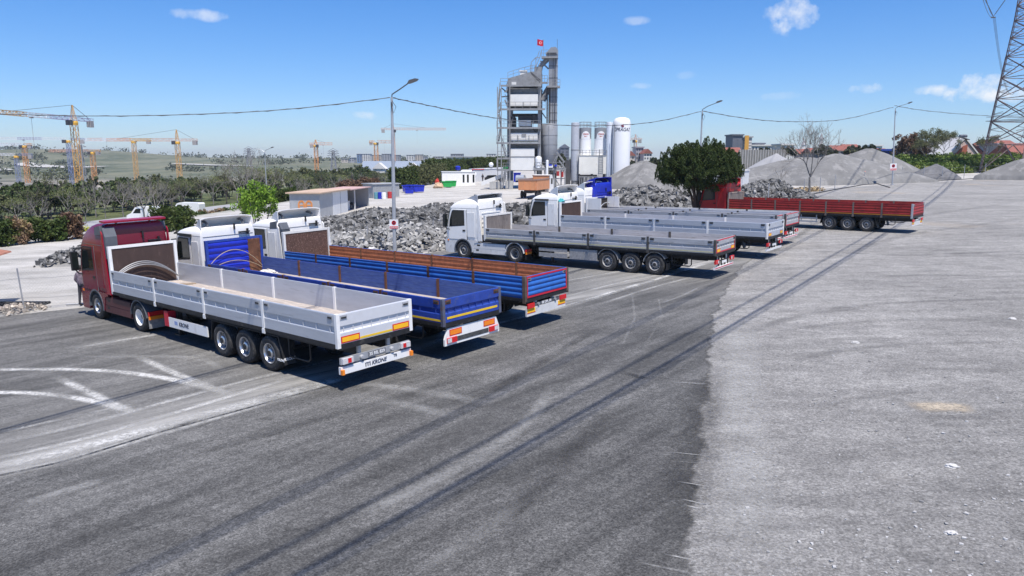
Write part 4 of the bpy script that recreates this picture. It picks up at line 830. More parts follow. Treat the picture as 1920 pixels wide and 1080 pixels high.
def hedge(name,A,B,h,w,m,label,dens=1.,leaf=.13,seed=1,cat='hedge',lump=.22):
    A=Vector(A); B=Vector(B); L=(B-A).length; r=np.random.RandomState(seed); root=empty(name,A,math.atan2(B.y-A.y,B.x-A.x),label,cat)
    nc=int(L*h*38*dens); t=r.uniform(0,L,nc); hh=h*(1+lump*np.sin(t*.9+seed)*.5+lump*.6*np.sin(t*2.3+1)); z=r.uniform(.05,1,nc)**.8*hh; y=r.uniform(-.5,.5,nc)*w*(1-.35*(z/hh)**2)
    c=np.stack([t,y,z],1); q=r.normal(size=(nc,26,3)); q/=np.linalg.norm(q,axis=2)[:,:,None]; q*=r.uniform(.2,1,(nc,26,1))*.34
    C=(c[:,None]+q).reshape(-1,3); C[:,2]=np.maximum(C[:,2],.03); v,f=leaf_quads(C,leaf,r); v[:,2]+=0
    # follow the ground
    zz=np.array([Tz(*(A+(B-A)*(k/20)).xy) for k in range(21)])-A.z; v[:,2]+=np.interp(v[:,0],np.linspace(0,L,21),zz).astype(float)
    mobj('foliage',np_mesh('foliage',v,f,m),root)
    return root
def gp(px,py): p=G(px,py); p.z=Tz(p.x,p.y); return p
# the big round pine
def pine():
    p=gp(1306,417); r=np.random.RandomState(4); root=empty('pine_tree',p,0,'big round dark green pine standing behind the silver trailers','tree'); b=MB()
    for k,(a,l) in enumerate([(.3,.5),(1.6,.7),(2.6,.45),(4.1,.6),(5.3,.6)]):
        b.tube([(math.cos(a)*.08,math.sin(a)*.08,-.3),(math.cos(a)*.4*l,math.sin(a)*.4*l,1.0),(math.cos(a)*1.2*l,math.sin(a)*1.2*l,2.2),(math.cos(a)*2.6*l,math.sin(a)*2.2*l,3.7)],.17,8,False,.07)
    b.tube([(0,0,-.3),(.1,0,1.5),(-.1,.1,3.8),(0,0,5.2)],.22,8,False,.06); b.build('trunk',mat('pine_bark',(.07,.045,.035),.9,var=.4,scale=9,bump=.4),root,60)
    # clumps: upright needle tufts over a dome
    nc=820; d=r.normal(size=(nc,3)); d/=np.linalg.norm(d,axis=1)[:,None]; d[:,2]=np.abs(d[:,2])*np.where(r.rand(nc)<.80,1,-.5)
    k=r.uniform(.62,1.0,(nc,1)); k[r.rand(nc)<.12]*=1.06; c=d*k*np.array([3.45,3.3,2.55])+np.array([0.05,0,3.75]); c[:,2]+=.25*np.sin(c[:,0]*2.1)*np.cos(c[:,1]*1.9)
    nl=230; tz=r.uniform(0,1,(nc,nl,1)); ra=(1-tz)*.24+.05; an=r.uniform(0,2*math.pi,(nc,nl)); out=d*.35+np.array([0,0,1.0]); out/=np.linalg.norm(out,axis=1)[:,None]
    ln=r.uniform(.35,.75,(nc,1,1)); C=c[:,None]+out[:,None]*tz*ln+np.stack([np.cos(an),np.sin(an),r.uniform(-.3,.3,(nc,nl))],2)*ra
    v,f=leaf_quads(C.reshape(-1,3),.052,r); mobj('crown',np_mesh('crown',v,f,PIN),root)
    return root
pine()
# bare trees of the right middle ground
def bare_at(px,py,h,w,seed,label,lev=4,m=None):
    t=make_tree('bare_tree',seed,'bare',h,w,None,m or BARKP,lev=lev); t.location=gp(px,py); return tag(t,label,'tree')
bare_at(1517,371,8.2,4.2,11,'tall leafless tree standing behind the red trailer',5)
bare_at(1463,352,3.6,2.2,12,'small thin leafless tree left of the tall leafless one',3)
# lime green small tree
t=make_tree('young_tree',21,'round',4.3,4.0,LIM,BARKP,leaf=.10,dens=1.3,trunk=.12); t.location=gp(485,437); tag(t,'bright lime green young tree behind the white truck cabs','tree')
# hedges on the left
hedge('hedge',gp(-60,470),gp(22,459),1.8,1.8,HDG,'dark green hedge at the left edge of the picture',seed=2)
hedge('hedge',gp(22,459),gp(60,456),1.75,1.7,OCH,'dry pinkish brown hedge section between green ones',seed=3,dens=.9)
hedge('hedge',gp(58,456),gp(122,450),1.8,1.8,HDG,'dark green hedge section right of the dry brown one',seed=4)
hedge('hedge',gp(118,450),gp(152,447),1.9,1.6,BRN,'reddish brown hedge section where the near hedge ends',seed=5)
hedge('hedge',PT(105,84),PT(300,93),1.35,2.4,HDG,'green hedge behind the maroon cab, under the white van',seed=6)
hedge('hedge',gp(300,436),gp(350,424),1.7,2.,HDG,'dark shrubs by the wire fence behind the white cab',seed=7)
hedge('hedge',PT(318,96),PT(374,100),2.1,2.6,HDG,'dark green shrub mass below the second white van',seed=8)
hedge('hedge',PT(372,104),PT(412,108),2.2,2.4,OCH,'dry orange brown shrub mass behind the white cabs',seed=9)
hedge('hedge',PT(410,108),PT(545,112),2.1,2.4,HDG,'long dark hedge left of the grey shed',seed=10,dens=.8)
hedge('hedge',gp(640,372),gp(705,362),2.2,2.,BRN,'brown scrub behind the open shed',seed=12,dens=.8)
hedge('hedge',gp(738,355),gp(775,350),3.3,3.,HDG,'dark bushes beside the small grey hut',seed=13,dens=.7)
hedge('hedge',gp(775,350),gp(830,342),3.6,2.5,EVG2,'olive bushes behind the blue skips',seed=14,dens=.6)
hedge('hedge',gp(800,340),gp(880,324),4.2,3.,HDG,'tall dark hedge behind the white site cabin',seed=15,dens=.5,leaf=.2)
hedge('hedge',gp(880,326),gp(960,318),4.6,3.,HDG,'distant dark hedge behind the parked black car',seed=16,dens=.4,leaf=.25)
# evergreen belt beyond the road
protos=[make_tree('evergreen_tree',31,'round',6.,5.6,EVG,BARK,leaf=.26,dens=.8,trunk=.10),make_tree('evergreen_tree',32,'round',6.6,5.,EVG2,BARK,leaf=.24,dens=.7,trunk=.12),make_tree('evergreen_tree',33,'round',5.4,6.4,EVG,BARK,leaf=.26,dens=.9,trunk=.08)]
KN=['dark evergreen tree in the belt beyond the road','olive green tree in the belt beyond the road','broad dark evergreen tree in the belt beyond the road']
yy=98.
while yy<385:
    for row in (0,1):
        k=rnd.choice([0,0,1,2,2]) if row==0 else rnd.choice([0,1,2]); y=yy+rnd.uniform(-2,2); x=float(np.interp(y,HY,HX))-53-row*7+rnd.uniform(-2,2)
        if (x)/y*1400+960<-60: continue
        plant(protos[k],(x,y,Tz(x,y)),rnd.uniform(.8,1.12)*(1+.1*row),rnd.uniform(0,6),KN[k],'tree','evergreen trees beyond the road')
    yy+=2.8+yy*.010
SPm=[make_tree('budding_tree',41,'spring',7.,4.5,SPR,BARKP,leaf=.11,dens=1.2,lev=3),make_tree('budding_tree',42,'spring',8.,5.,EVG2,BARK,leaf=.12,dens=.7,lev=3),make_tree('bare_roadside_tree',43,'bare',7.,5.,None,BARKP,lev=4)]
SN=['thin budding tree with yellow green leaves by the road','tall budding tree with olive leaves by the road','leafless pale roadside tree']
for px,dep,k,sc in [(48,118,1,.8),(85,126,1,1.15),(118,122,0,.8),(20,112,0,.7),(170,130,2,.85),(188,128,2,.8),(222,131,2,.9),(150,118,0,.7),(262,118,2,1.),(285,122,2,.95),(60,109,2,.7),(300,150,0,.9),(340,158,0,.9),(372,160,1,.9),(395,165,0,1.),(420,170,1,.95),(440,172,2,1.5),(462,175,2,1.7),(452,185,0,1.4),(485,180,0,1.3),(505,186,0,1.2),(520,190,1,1.1),(548,195,0,1.),(570,200,0,1.),(600,205,1,.95),(628,215,0,.95),(645,222,0,.9),(668,225,2,.9),(690,232,0,.8),(700,240,1,.8),(560,172,2,.8),(250,140,0,.8),(316,136,1,.85),(608,190,2,.7),(640,196,2,.7),(720,260,0,.9),(740,262,0,.8),(765,270,1,.8),(790,270,0,.8),(850,300,0,.8)]:
    p=PT(px,dep); plant(SPm[k],p,sc*rnd.uniform(.9,1.1),rnd.uniform(0,6),SN[k],'tree','budding and leafless roadside trees' if k<2 else 'leafless roadside trees')
# green bank at the right
def bank(nm,pts,m,label,n,hh,leaf,seed,kind='stuff',cat='shrubs'):
    r=np.random.RandomState(seed); C=[]
    for px,dep,rx in pts:
        p=PT(px,dep); k=int(n*rx); q=r.normal(size=(k,3)); q/=np.linalg.norm(q,axis=1)[:,None]; q*=r.uniform(.3,1,(k,1)); q[:,2]=np.abs(q[:,2])
        C.append(q*np.array([rx,rx*.7,hh*r.uniform(.7,1.2)])+np.array(p))
    v,f=leaf_quads(np.concatenate(C),leaf,r); o=mobj(nm,np_mesh(nm,v,f,m)); tag(o,label,cat,kind=kind); return o
r_=random.Random(3)
GRB=leafmat('bramble_leaves',(.085,.14,.02),(.15,.20,.04),.5,.3); YLW=leafmat('yellow_broom',(.42,.40,.10),(.50,.45,.2),1.)
bank('bramble_bank',[(px,dp,r_.uniform(2.,3.6)) for px in range(1655,1925,9) for dp in (158+r_.uniform(-4,4),168+r_.uniform(-4,4),178)],GRB,'bright green bramble bank below the houses on the right',330,2.2,.28,1)
bank('dry_scrub',[(r_.uniform(1690,1920),r_.uniform(152,166),.9) for _ in range(26)],YLW,'pale yellow dry scrub patches in the green bank',120,1.6,.2,2)
bank('dry_grass_bank',[(px,98+ (px-1420)*.05,r_.uniform(.9,1.5)) for px in range(1412,1540,7)],mat('dry_grass',(.40,.30,.17),.9,var=.3,scale=2,island=.3),'tan dry grass bank between the rubble and the heaps',200,.7,.13,3)
bank('yellow_flowers',[(px,101,1.0) for px in (128,137,146,152)],leafmat('yellow_flower',(.55,.50,.03),(.35,.38,.04),2.),'bright yellow flowering shrub behind the near hedge',300,1.1,.1,4)
rt=[make_tree('brown_shrub_tree',51,'round',7.5,8.,BRN,BARK,leaf=.28,dens=.8,trunk=.1),make_tree('olive_shrub_tree',52,'spring',9.5,8.,EVG2,BARKP,leaf=.2,dens=1.2,lev=4)]
for px,dep,k,sc,lab in [(1700,182,0,1.,'round russet brown tree just right of the third lamp post'),(1726,186,0,.7,'lower russet brown tree before the dark house'),(1748,180,1,.8,'tall half bare tree before the dark houses'),(1768,186,1,.7,'half bare olive tree left of the pink gabled house'),(1736,176,1,.6,'smaller half bare tree between two taller ones'),(1850,186,1,.6,'dark scrubby tree beside the pylon foot')]:
    plant(rt[k],PT(px,dep),sc,px,lab,'tree',None)
# ================================================================ RUBBLE AND HEAPS
def rubble(nm,hf,box,n,smin,smax,m,label,seed,pw=2.2):
    r=np.random.RandomState(seed); x0,x1,y0,y1=box; X=r.uniform(x0,x1,n*4); Y=r.uniform(y0,y1,n*4); H=hf(X,Y); k=(H>.05)&(r.rand(n*4)<np.clip(H*2,.15,1)); X,Y,H=X[k][:n],Y[k][:n],H[k][:n]; n=len(X)
    s=smin+(smax-smin)*r.uniform(0,1,n)**pw; base=np.array([(i,j,l) for i in (-1,1) for j in (-1,1) for l in (-1,1)],float)
    V=base[None]*np.stack([s,s*r.uniform(.5,.9,n),s*r.uniform(.2,.55,n)],1)[:,None,:]*r.uniform(.55,1.,(n,8,3))
    a=r.normal(size=(n,4)); a[:,1:3]*=.8; a/=np.linalg.norm(a,axis=1)[:,None]; w,x,y,z=a.T
    Rm=np.stack([1-2*(y*y+z*z),2*(x*y-z*w),2*(x*z+y*w),2*(x*y+z*w),1-2*(x*x+z*z),2*(y*z-x*w),2*(x*z-y*w),2*(y*z+x*w),1-2*(x*x+y*y)],1).reshape(n,3,3)
    V=np.einsum('nij,nkj->nki',Rm,V); V+=np.stack([X,Y,TZ(X,Y)+H+s*.10],1)[:,None,:]
    F=np.array([(0,1,3,2),(4,6,7,5),(0,4,5,1),(2,3,7,6),(0,2,6,4),(1,5,7,3)]); F=(F[None]+8*np.arange(n)[:,None,None]).reshape(-1,4)
    o=mobj(nm,np_mesh(nm,V.reshape(-1,3),F,m)); tag(o,label,'rubble',kind='stuff')
    # core under the blocks
    gx_=np.arange(x0,x1+.1,1.0); gy_=np.arange(y0,y1+.1,1.0); XX,YY=np.meshgrid(gx_,gy_); HH=hf(XX,YY); ZZ=TZ(XX,YY)+HH*.92-.12+vnoise(XX,YY,1.,seed)*.15*(HH>.1)
    id_=np.arange(XX.size).reshape(XX.shape); f=np.stack([id_[:-1,:-1],id_[:-1,1:],id_[1:,1:],id_[1:,:-1]],-1).reshape(-1,4); f=f[(HH.ravel()[f]>.02).any(1)]
    c=mobj('rubble_core',np_mesh('rubble_core',np.stack([XX,YY,ZZ],-1).reshape(-1,3),f,mat('rubble_fines',(.22,.215,.21),.95,var=.3,scale=1.5,bump=.5),True),o)
    return o
def ridge(pts,hs,ws):
    P=[(gp(*p).x,gp(*p).y) for p in pts]
    def f(X,Y):
        X=np.asarray(X,float); Y=np.asarray(Y,float); H=np.zeros(X.shape)
        for i in range(len(P)-1):
            ax,ay=P[i]; bx,by=P[i+1]; t=np.clip(((X-ax)*(bx-ax)+(Y-ay)*(by-ay))/((bx-ax)**2+(by-ay)**2),0,1); d=np.hypot(X-ax-t*(bx-ax),Y-ay-t*(by-ay)); h=hs[i]+(hs[i+1]-hs[i])*t; w=ws[i]+(ws[i+1]-ws[i])*t
            H=np.maximum(H,h*(1-sstep(d,w*.25,w)))
        return H*(1+.25*vnoise(X,Y,3.1))
    xs_=[p[0] for p in P]; ys_=[p[1] for p in P]; w=max(ws); return f,(min(xs_)-w,max(xs_)+w,min(ys_)-w,max(ys_)+w)
STN=mat('rubble_stone',(.135,.133,.13),.9,var=.3,scale=2.2,island=.75,col2=(.33,.32,.31),thr=.60); STP=mat('pale_rubble_stone',(.25,.245,.235),.9,var=.3,scale=2.2,island=.5,col2=(.5,.48,.46),thr=.6)
f,bx_=ridge([(640,437),(740,430),(850,420),(975,414)],[.9,1.3,1.15,1.0],[7,8.,7.5,7]); rubble('rubble_pile',f,bx_,17000,.07,.42,STN,'grey pile of broken stone slabs behind the parked trucks',1)
f,bx_=ridge([(665,466),(760,462),(850,455)],[.9,1.1,.6],[3.5,4.5,3]); rubble('rubble_pile',f,bx_,1800,.08,.35,STP,'paler low rubble at the foot of the big pile',2)
f,bx_=ridge([(985,418),(1100,402),(1200,395),(1290,392)],[1.3,1.5,1.7,1.3],[6,6,6,5]); rubble('rubble_pile',f,bx_,6500,.11,.5,STN,'stone rubble strip behind the silver trailers, left of the pine',3)
f,bx_=ridge([(1415,374),(1440,372),(1480,371)],[1.5,1.9,.6],[3.3,4.,3.5]); rubble('rubble_pile',f,bx_,2200,.11,.5,STN,'rubble heap right of the pine, behind the red trailer',4)
f,bx_=ridge([(112,496),(150,492)],[.5,.8],[1.6,2.2]); rubble('rubble_pile',f,bx_,260,.08,.28,STN,'small stone pile left of the maroon cab',5)
f,bx_=ridge([(-20,592),(30,584),(70,580)],[.22,.25,.1],[1.2,1.2,.8]); rubble('rubble_pile',f,bx_,500,.04,.13,mat('tan_stones',(.38,.33,.28),.9,var=.3,island=.35),'strip of small tan stones along the paving edge at far left',6)
# loose stones over the gravel
def stones():
    r=np.random.RandomState(9); n=1500; px=r.uniform(1290,2000,n); py=340+760*r.uniform(0,1,n)**.75; P=[G(a,b_) for a,b_ in zip(px,py)]
    X=np.array([p.x for p in P]); Y=np.array([p.y for p in P]); k=(X>np.interp(Y,[5,12,26,45],[1.6,4.0,8.4,17]))&(Y<115); X,Y=X[k],Y[k]; n=len(X); s=.008+.035*r.uniform(0,1,n)**5
    base=np.array([(i,j,l) for i in (-1,1) for j in (-1,1) for l in (-1,1)],float); V=base[None]*np.stack([s,s*.7,s*.45],1)[:,None]*r.uniform(.5,1,(n,8,3)); a=r.uniform(0,6.3,n); c,s_=np.cos(a)[:,None],np.sin(a)[:,None]
    V=np.stack([V[...,0]*c-V[...,1]*s_,V[...,0]*s_+V[...,1]*c,V[...,2]],2)+np.stack([X,Y,zp(X,Y)+s*.3],1)[:,None]
    F=np.array([(0,1,3,2),(4,6,7,5),(0,4,5,1),(2,3,7,6),(0,2,6,4),(1,5,7,3)]); F=(F[None]+8*np.arange(n)[:,None,None]).reshape(-1,4)
    tag(mobj('loose_stones',np_mesh('loose_stones',V.reshape(-1,3),F,mat('loose_stone',(.33,.325,.32),.9,var=.2,island=.45))),'small loose stones scattered over the pale gravel','stones',kind='stuff')
stones()
for px,py,s,lab in [(1785,875,.13,'grey stone lying alone on the gravel at right'),(1783,1000,.10,'flat grey stone near the bottom right corner'),(1604,643,.13,'white stone in the middle of the gravel'),(1898,598,.13,'white stone near the right edge of the gravel')]:
    blob('stone',G(px,py),(s,s*.6,s*.45),mat('pale_stone',(.5,.49,.48),.9),lab,'stone',int(px))
# gravel heaps
HPM=mat('crushed_grey_gravel',(.165,.163,.160),.95,var=.22,scale=.35,detail=11,bump=.8,col2=(.235,.23,.225),thr=.56,stretch=(1,1,.35)); HPD=mat('dark_gravel',(.14,.14,.145),.95,var=.25,scale=1.2,detail=9,bump=.5)
def heap(px,dep,rx,ry,h,label,m=HPM,seed=1,pk=0.,rz=0):
    c=PT(px,dep); b=MB(); N=56; K=16; vs=[(pk*rx,0,h*.90)]; r=np.random.RandomState(seed); ph=r.uniform(0,6,4)
    for i in range(1,K+1):
        t=i/K; 
        for k in range(N):
            a=2*math.pi*k/N; q=1+.10*math.sin(3*a+ph[0])+.06*math.sin(5*a+ph[1])+.035*math.sin(11*a+ph[2]); z=h*(1+.05*math.sin(a*2+ph[2])*(1-t))*(math.sqrt((1-t)**2*.93+.07*(1-t*t))-0.0)*(1+.05*math.sin(7*a+ph[3])*t)*(1-.10*max(0,1-t*3))
            vs.append((pk*rx*(1-t)+math.cos(a)*rx*t*q,math.sin(a)*ry*t*q,z-(.8 if i==K else 0)))
    fs=[(0,1+k,1+(k+1)%N) for k in range(N)]+[(1+(i-1)*N+k,1+i*N+k,1+i*N+(k+1)%N,1+(i-1)*N+(k+1)%N) for i in range(1,K) for k in range(N)]
    b.add(vs,fs); o=b.build('gravel_heap',m,None,80,c); o.rotation_euler=(0,0,rz); return tag(o,label,'gravel heap',None)
heap(1570,127,14.5,10,5.3,'largest grey gravel heap, left of the third lamp post',seed=1)
heap(1628,152,11,8,6.0,'grey gravel heap behind the largest one, just left of the lamp post',seed=2)
heap(1510,138,16,11,4.6,'broad grey gravel heap left of the largest one',seed=3)
heap(1455,165,7,6,5.0,'small pointed grey heap before the concrete wall',seed=4,m=mat('pale_gravel',(.30,.30,.31),.95,var=.1,scale=.5,bump=.4))
heap(1420,128,10,8,2.6,'low flat grey heap right of the pine crown',seed=5)
heap(1756,132,4.6,4,2.9,'small dark grey heap right of the third lamp post',seed=6,m=HPD)
heap(1700,136,6,3.5,1.2,'very low dark heap beside the lamp post foot',seed=7,m=HPD)
heap(1935,126,8,6,4.2,'grey heap cut by the right edge of the picture',seed=8)
heap(1208,125,8,7,4.8,'grey heap between the gas tank and the pine',seed=9)
heap(1250,140,10,7,3.4,'low grey heap mostly hidden by the pine',seed=10)
# ================================================================ LATTICE THINGS
def lattice(b,A,B,w0,w1,step,t,tb=None,rz=0,faces=4):
    A=Vector(A); B=Vector(B); d=(B-A); L=d.length; d.normalize(); u=Vector((math.cos(rz),math.sin(rz),0)); u=(u-d*u.dot(d)); 
    if u.length<.2: u=Vector((0,0,1))-d*d.z
    u.normalize(); v=d.cross(u); n=max(1,round(L/step)); tb=tb or t*.6
    C=lambda i: [A+d*L*i/n+(u*a+v*c)*(w0+(w1-w0)*i/n)/2 for a,c in ((-1,-1),(1,-1),(1,1),(-1,1))]
    c0=C(0); c1=C(n)
    for k in range(4): b.bar(c0[k],c1[k],t)
    for i in range(n):
        a=C(i); e=C(i+1)
        for k in range(faces):
            j=(k+1)%4; b.bar(a[k],e[j],tb) if i%2==0 else b.bar(a[j],e[k],tb); b.bar(e[k],e[j],tb)
    return b
CRY=mat('crane_yellow',(.62,.34,.09),.6,var=.1); CRO=mat('crane_orange',(.65,.30,.10),.6); CRW=mat('crane_white',(.72,.72,.74),.5); CRB=mat('crane_blue',(.22,.26,.42),.6); CRP=mat('crane_lilac',(.38,.34,.50),.6); CRR=mat('crane_salmon',(.66,.38,.28),.6); CNT=mat('counterweight',(.33,.31,.30),.8); CABLE=mat('steel_cable',(.12,.12,.13),.5)
def crane(label,pxm,dep,pyb,pyj,jl,cl,pya,mm,mj,w=1.9,jdir=(-1,0),cab=True,t=.22,group='tower cranes on the far building site'):
    base=D(pxm,pyb,dep); zj=D(pxm,pyj,dep).z-base.z; za=D(pxm,pya,dep).z-base.z if pya else None
    root=empty('tower_crane',base,0,label,'crane',group); jd=Vector((jdir[0],jdir[1],0)).normalized(); rz=math.atan2(jd.y,jd.x)
    b=MB(); lattice(b,(0,0,-6),(0,0,zj-1.5),w,w,w*1.1,t,t*.6); b.build('mast',mm,root)
    b=MB(); b.lathe([(w*.75,-1.6),(w*.8,-.6),(w*.7,.1)],(0,0,zj-.5),'Z',10); b.build('slewing_ring',mat('crane_ring',(.75,.42,.05),.5),root)
    seg=4; 
    for k in range(seg):
        b=MB(); a=jd*(1+(jl-1)*k/seg); e=jd*(1+(jl-1)*(k+1)/seg); lattice(b,a+Vector((0,0,zj+.6)),e+Vector((0,0,zj+.6)),w*.75,w*.7,w*.9,t*.8,t*.5,faces=4); b.build('jib',mj[k%len(mj)],root)
    b=MB(); lattice(b,-jd*1+Vector((0,0,zj+.5)),-jd*cl+Vector((0,0,zj+.5)),w*.6,w*.6,w,t*.8,t*.5); b.build('counter_jib',mm if not pya else mj[0],root)
    b=MB(); p=-jd*(cl-1.6)+Vector((0,0,zj-1.2)); b.box(p,(2.6,1.8,2.8),rz); b.build('counterweight',CNT,root)
    if za:
        b=MB(); lattice(b,(0,0,zj),(0,0,za),w*.8,.3,w*.8,t*.8,t*.5); b.build('tower_head',mm,root)
        b=MB(); b.bar((0,0,za),jd*jl*.62+Vector((0,0,zj+1.5)),.14); b.bar((0,0,za),-jd*(cl-2)+Vector((0,0,zj+1)),.14); b.build('tie_bar',CABLE,root)
    if cab: b=MB(); b.box(jd*1.5+Vector((0,-1.8,zj-1.2)),(2.2,1.6,2.2)); b.build('operator_cab',mat('crane_cab_glass',(.05,.05,.06),.3),root)
    b=MB(); q=jd*jl*.45; b.box(q+Vector((0,0,zj-.4)),(1.4,1,.6),rz); b.bar(q+Vector((0,0,zj-.5)),q+Vector((0,0,zj-12)),.08); b.build('trolley',CNT,root)
    return root
crane('tall yellow crane nearest of all, lilac jib reaching off the left edge',150,330,352,225,62,14,197,CRY,[CRP,CRW,CRY],w=2.2,jdir=(-.02,-1),t=.2)
crane('yellow crane with a long level jib, right of the tallest crane',337,480,330,264,60,13,243,CRY,[CRR,CRY,CRR,CRW],w=2.3,jdir=(-1,.05))
crane('yellow flat top crane between the two big yellow cranes',257,560,342,263,42,12,None,CRY,[CRR,CRW],w=2.3,jdir=(-1,-.1),cab=False)
crane('blue masted crane with a lilac and white jib behind the tallest crane',136,520,350,262,58,10,None,CRB,[CRW,CRP,CRW,CRP],w=2.,jdir=(-1,-.35))
crane('orange crane with a short white jib on the left hill side',53,600,345,272,19,6,None,CRO,[CRW],w=2.6,jdir=(-1,0),t=.3)
crane('orange crane with a low jib just right of the tallest crane mast',179,560,350,284,40,7,None,CRO,[CRR],w=2.5,jdir=(-1,.3),t=.26)
crane('pale blue masted crane with a white jib at the left edge',36,560,345,291,22,12,None,CRB,[CRW],w=2.2,jdir=(-1,0),cab=False)
crane('small orange crane with a raised head above the roadside trees',594,620,316,271,13,5,262,CRO,[CRR],w=2.6,jdir=(1,.2),t=.32)
crane('short grey orange crane left of the first lamp post',706,700,308,267,17,6,None,CRO,[CRR],w=3.2,jdir=(1,.3),t=.36)
crane('pale orange crane partly behind the first lamp post',739,640,312,243,44,10,232,CRR,[CRR,CRR],w=2.3,jdir=(1,.1),t=.24)
crane('tiny salmon crane right of the gas tank',1191,600,282,262,9,5,252,CRR,[CRR],w=2.,jdir=(-1,.2),t=.26)
# small distant power pylons
PYM=mat('galvanised_steel',(.33,.33,.34),.5,.4,var=.2,scale=3)
def small_pylon(px,dep,pyb,pyt,label,w=3.):
    base=D(px,pyb,dep); h=D(px,pyt,dep).z-base.z; root=empty('power_pylon',base,0,label,'pylon'); b=MB(); lattice(b,(0,0,-3),(0,0,h),w,.8,w*1.1,.28,.16); b.build('mast',PYM,root)
    for k in range(3): b=MB(); z=h*(.72+.12*k); b.bar((-3.2+.3*k,0,z),(3.2-.3*k,0,z),.3); b.bar((-3+.3*k,0,z),(0,0,z+1.4),.18); b.bar((3-.3*k,0,z),(0,0,z+1.4),.18); b.build('arm',PYM,root)
small_pylon(626,380,318,282,'small grey pylon right of the small orange crane'); small_pylon(468,420,312,278,'small grey pylon above the tall bare trees'); small_pylon(158,345,352,272,'dark lattice mast close beside the tallest crane',2.4)
# big pylon at the right edge
def big_pylon():
    STL=mat('rusty_pylon_steel',(.20,.13,.11),.7,.3,var=.35,scale=1.5,col2=(.33,.31,.30),thr=.55)
    c=PT(1934,150); root=empty('power_pylon',c,R(8),'huge brownish lattice pylon standing at the right edge','pylon'); gz=c.z
    H=[0,5.5,10,14.5,18.5,22.5,26.,29.2,32.,38,44,50,56]; Wd=lambda z: 6.7-(6.7-4.2)*min(z,29.2)/29.2 if z<=29.2 else 4.2-(z-29.2)*.05
    P=lambda z: [Vector((a*Wd(z),b_*Wd(z)*.8,z)) for a,b_ in ((-1,-1),(1,-1),(1,1),(-1,1))]
    for k in range(4):
        b=MB(); 
        for i in range(len(H)-1): b.bar(P(H[i])[k],P(H[i+1])[k],.30 if H[i]<20 else .22)
        # double angle look
        for i in range(len(H)-1): b.bar(P(H[i])[k]*1.0+Vector((.35*(-1 if k in(0,3) else 1)*-1,0,0)),P(H[i+1])[k]+Vector((.3*(-1 if k in(0,3) else 1)*-1,0,0)),.12)
        b.build('leg',STL,root)
    b=MB()
    for i in range(len(H)-1):
        a=P(H[i]); e=P(H[i+1])
        for k in range(4):
            j=(k+1)%4
            if i>0: b.bar(a[k],a[j],.12)
            if i==0: m=(e[k]+e[j])/2; b.bar(a[k],m,.14); b.bar(a[j],m,.14); b.bar((a[k]+m)/2,(a[k]+e[k])/2,.08); b.bar((a[j]+m)/2,(a[j]+e[j])/2,.08); continue
            b.bar(a[k],e[j],.14); b.bar(a[j],e[k],.14); x=(a[k]+e[j]+a[j]+e[k])/4
            for q in (.33,.66): 
                l0=a[k].lerp(e[k],q); l1=a[j].lerp(e[j],q); t=abs(q-.5)*2
                b.bar(l0,x.lerp(l0,.45),.07); b.bar(l1,x.lerp(l1,.45),.07); b.bar(l0,a[k].lerp(x,.5) if q<.5 else e[k].lerp(x,.5),.07); b.bar(l1,a[j].lerp(x,.5) if q<.5 else e[j].lerp(x,.5),.07)
    b.build('bracing',STL,root)
    for z,L in ((34.3,15.5),(42.,12.5),(50.,10.)):
        for s in (-1,1):
            b=MB(); w=Wd(z)
            for y in (-1,1): b.bar((s*w,y*w*.7,z),(s*L,0,z+.6),.18); b.bar((s*w,y*w*.7,z+3),(s*L,0,z+.6),.16)
            for k in range(1,5): x=w+(L-w)*k/5; yy=w*.7*(1-k/5); b.bar((s*x,-yy,z+.12*k),(s*x,yy,z+.12*k),.1); b.bar((s*x,0,z+.12*k),(s*(x),0,z+3-.5*k),.08)
            b.build('arm',STL,root)
    # climbing guard
    b=MB(); z=10.2; q=[p*1.12 for p in P(z)]
    for p_ in q: p_.z=z
    for k in range(4): b.bar(q[k],q[(k+1)%4],.10); b.bar(q[k]+Vector((0,0,.8)),q[(k+1)%4]+Vector((0,0,.8)),.06)
    b.build('climbing_guard',STL,root)
    # V insulator strings
    GI=mat('insulator',(.10,.085,.08),.4)
    for (x,zt_) in ((-11.6,33.5),(11.6,33.5)):
        b=MB()
        for s in (-1,1):
            A_=Vector((x+s*2.9,0,zt_)); B_=Vector((x,0,zt_-4.2)); b.tube([A_,B_],.05,5)
            for k in range(12): p_=A_.lerp(B_,.15+.7*k/11); b.lathe([(.0,-.03),(.14,-.02),(.14,.02),(0,.03)],p_,'Z',7)
        b.box((x,0,zt_-4.35),(.9,.15,.2)); b.build('insulator_string',GI,root)
    return root,c
big,bc=big_pylon()
# second farther pylon
def far_pylon(px,dep,pyt,w,label):
    c=PT(px,dep); h=D(px,pyt,dep).z-c.z; root=empty('power_pylon',c,R(8),label,'pylon'); b=MB(); lattice(b,(0,0,0),(0,0,h*.55),w,2.4,5.5,.26,.14); lattice(b,(0,0,h*.55),(0,0,h),2.4,1.6,3.,.22,.12); b.build('mast',PYM,root)
    for z,L in ((h*.58,11.),(h*.74,9.),(h*.9,7.5)): b=MB(); b.bar((-L,0,z),(L,0,z),.3); b.bar((-L,0,z),(0,0,z+2.2),.2); b.bar((L,0,z),(0,0,z+2.2),.2); b.build('arm',PYM,root)
far_pylon(1937,360,92,11,'second lattice pylon, smaller and farther, behind the huge one')
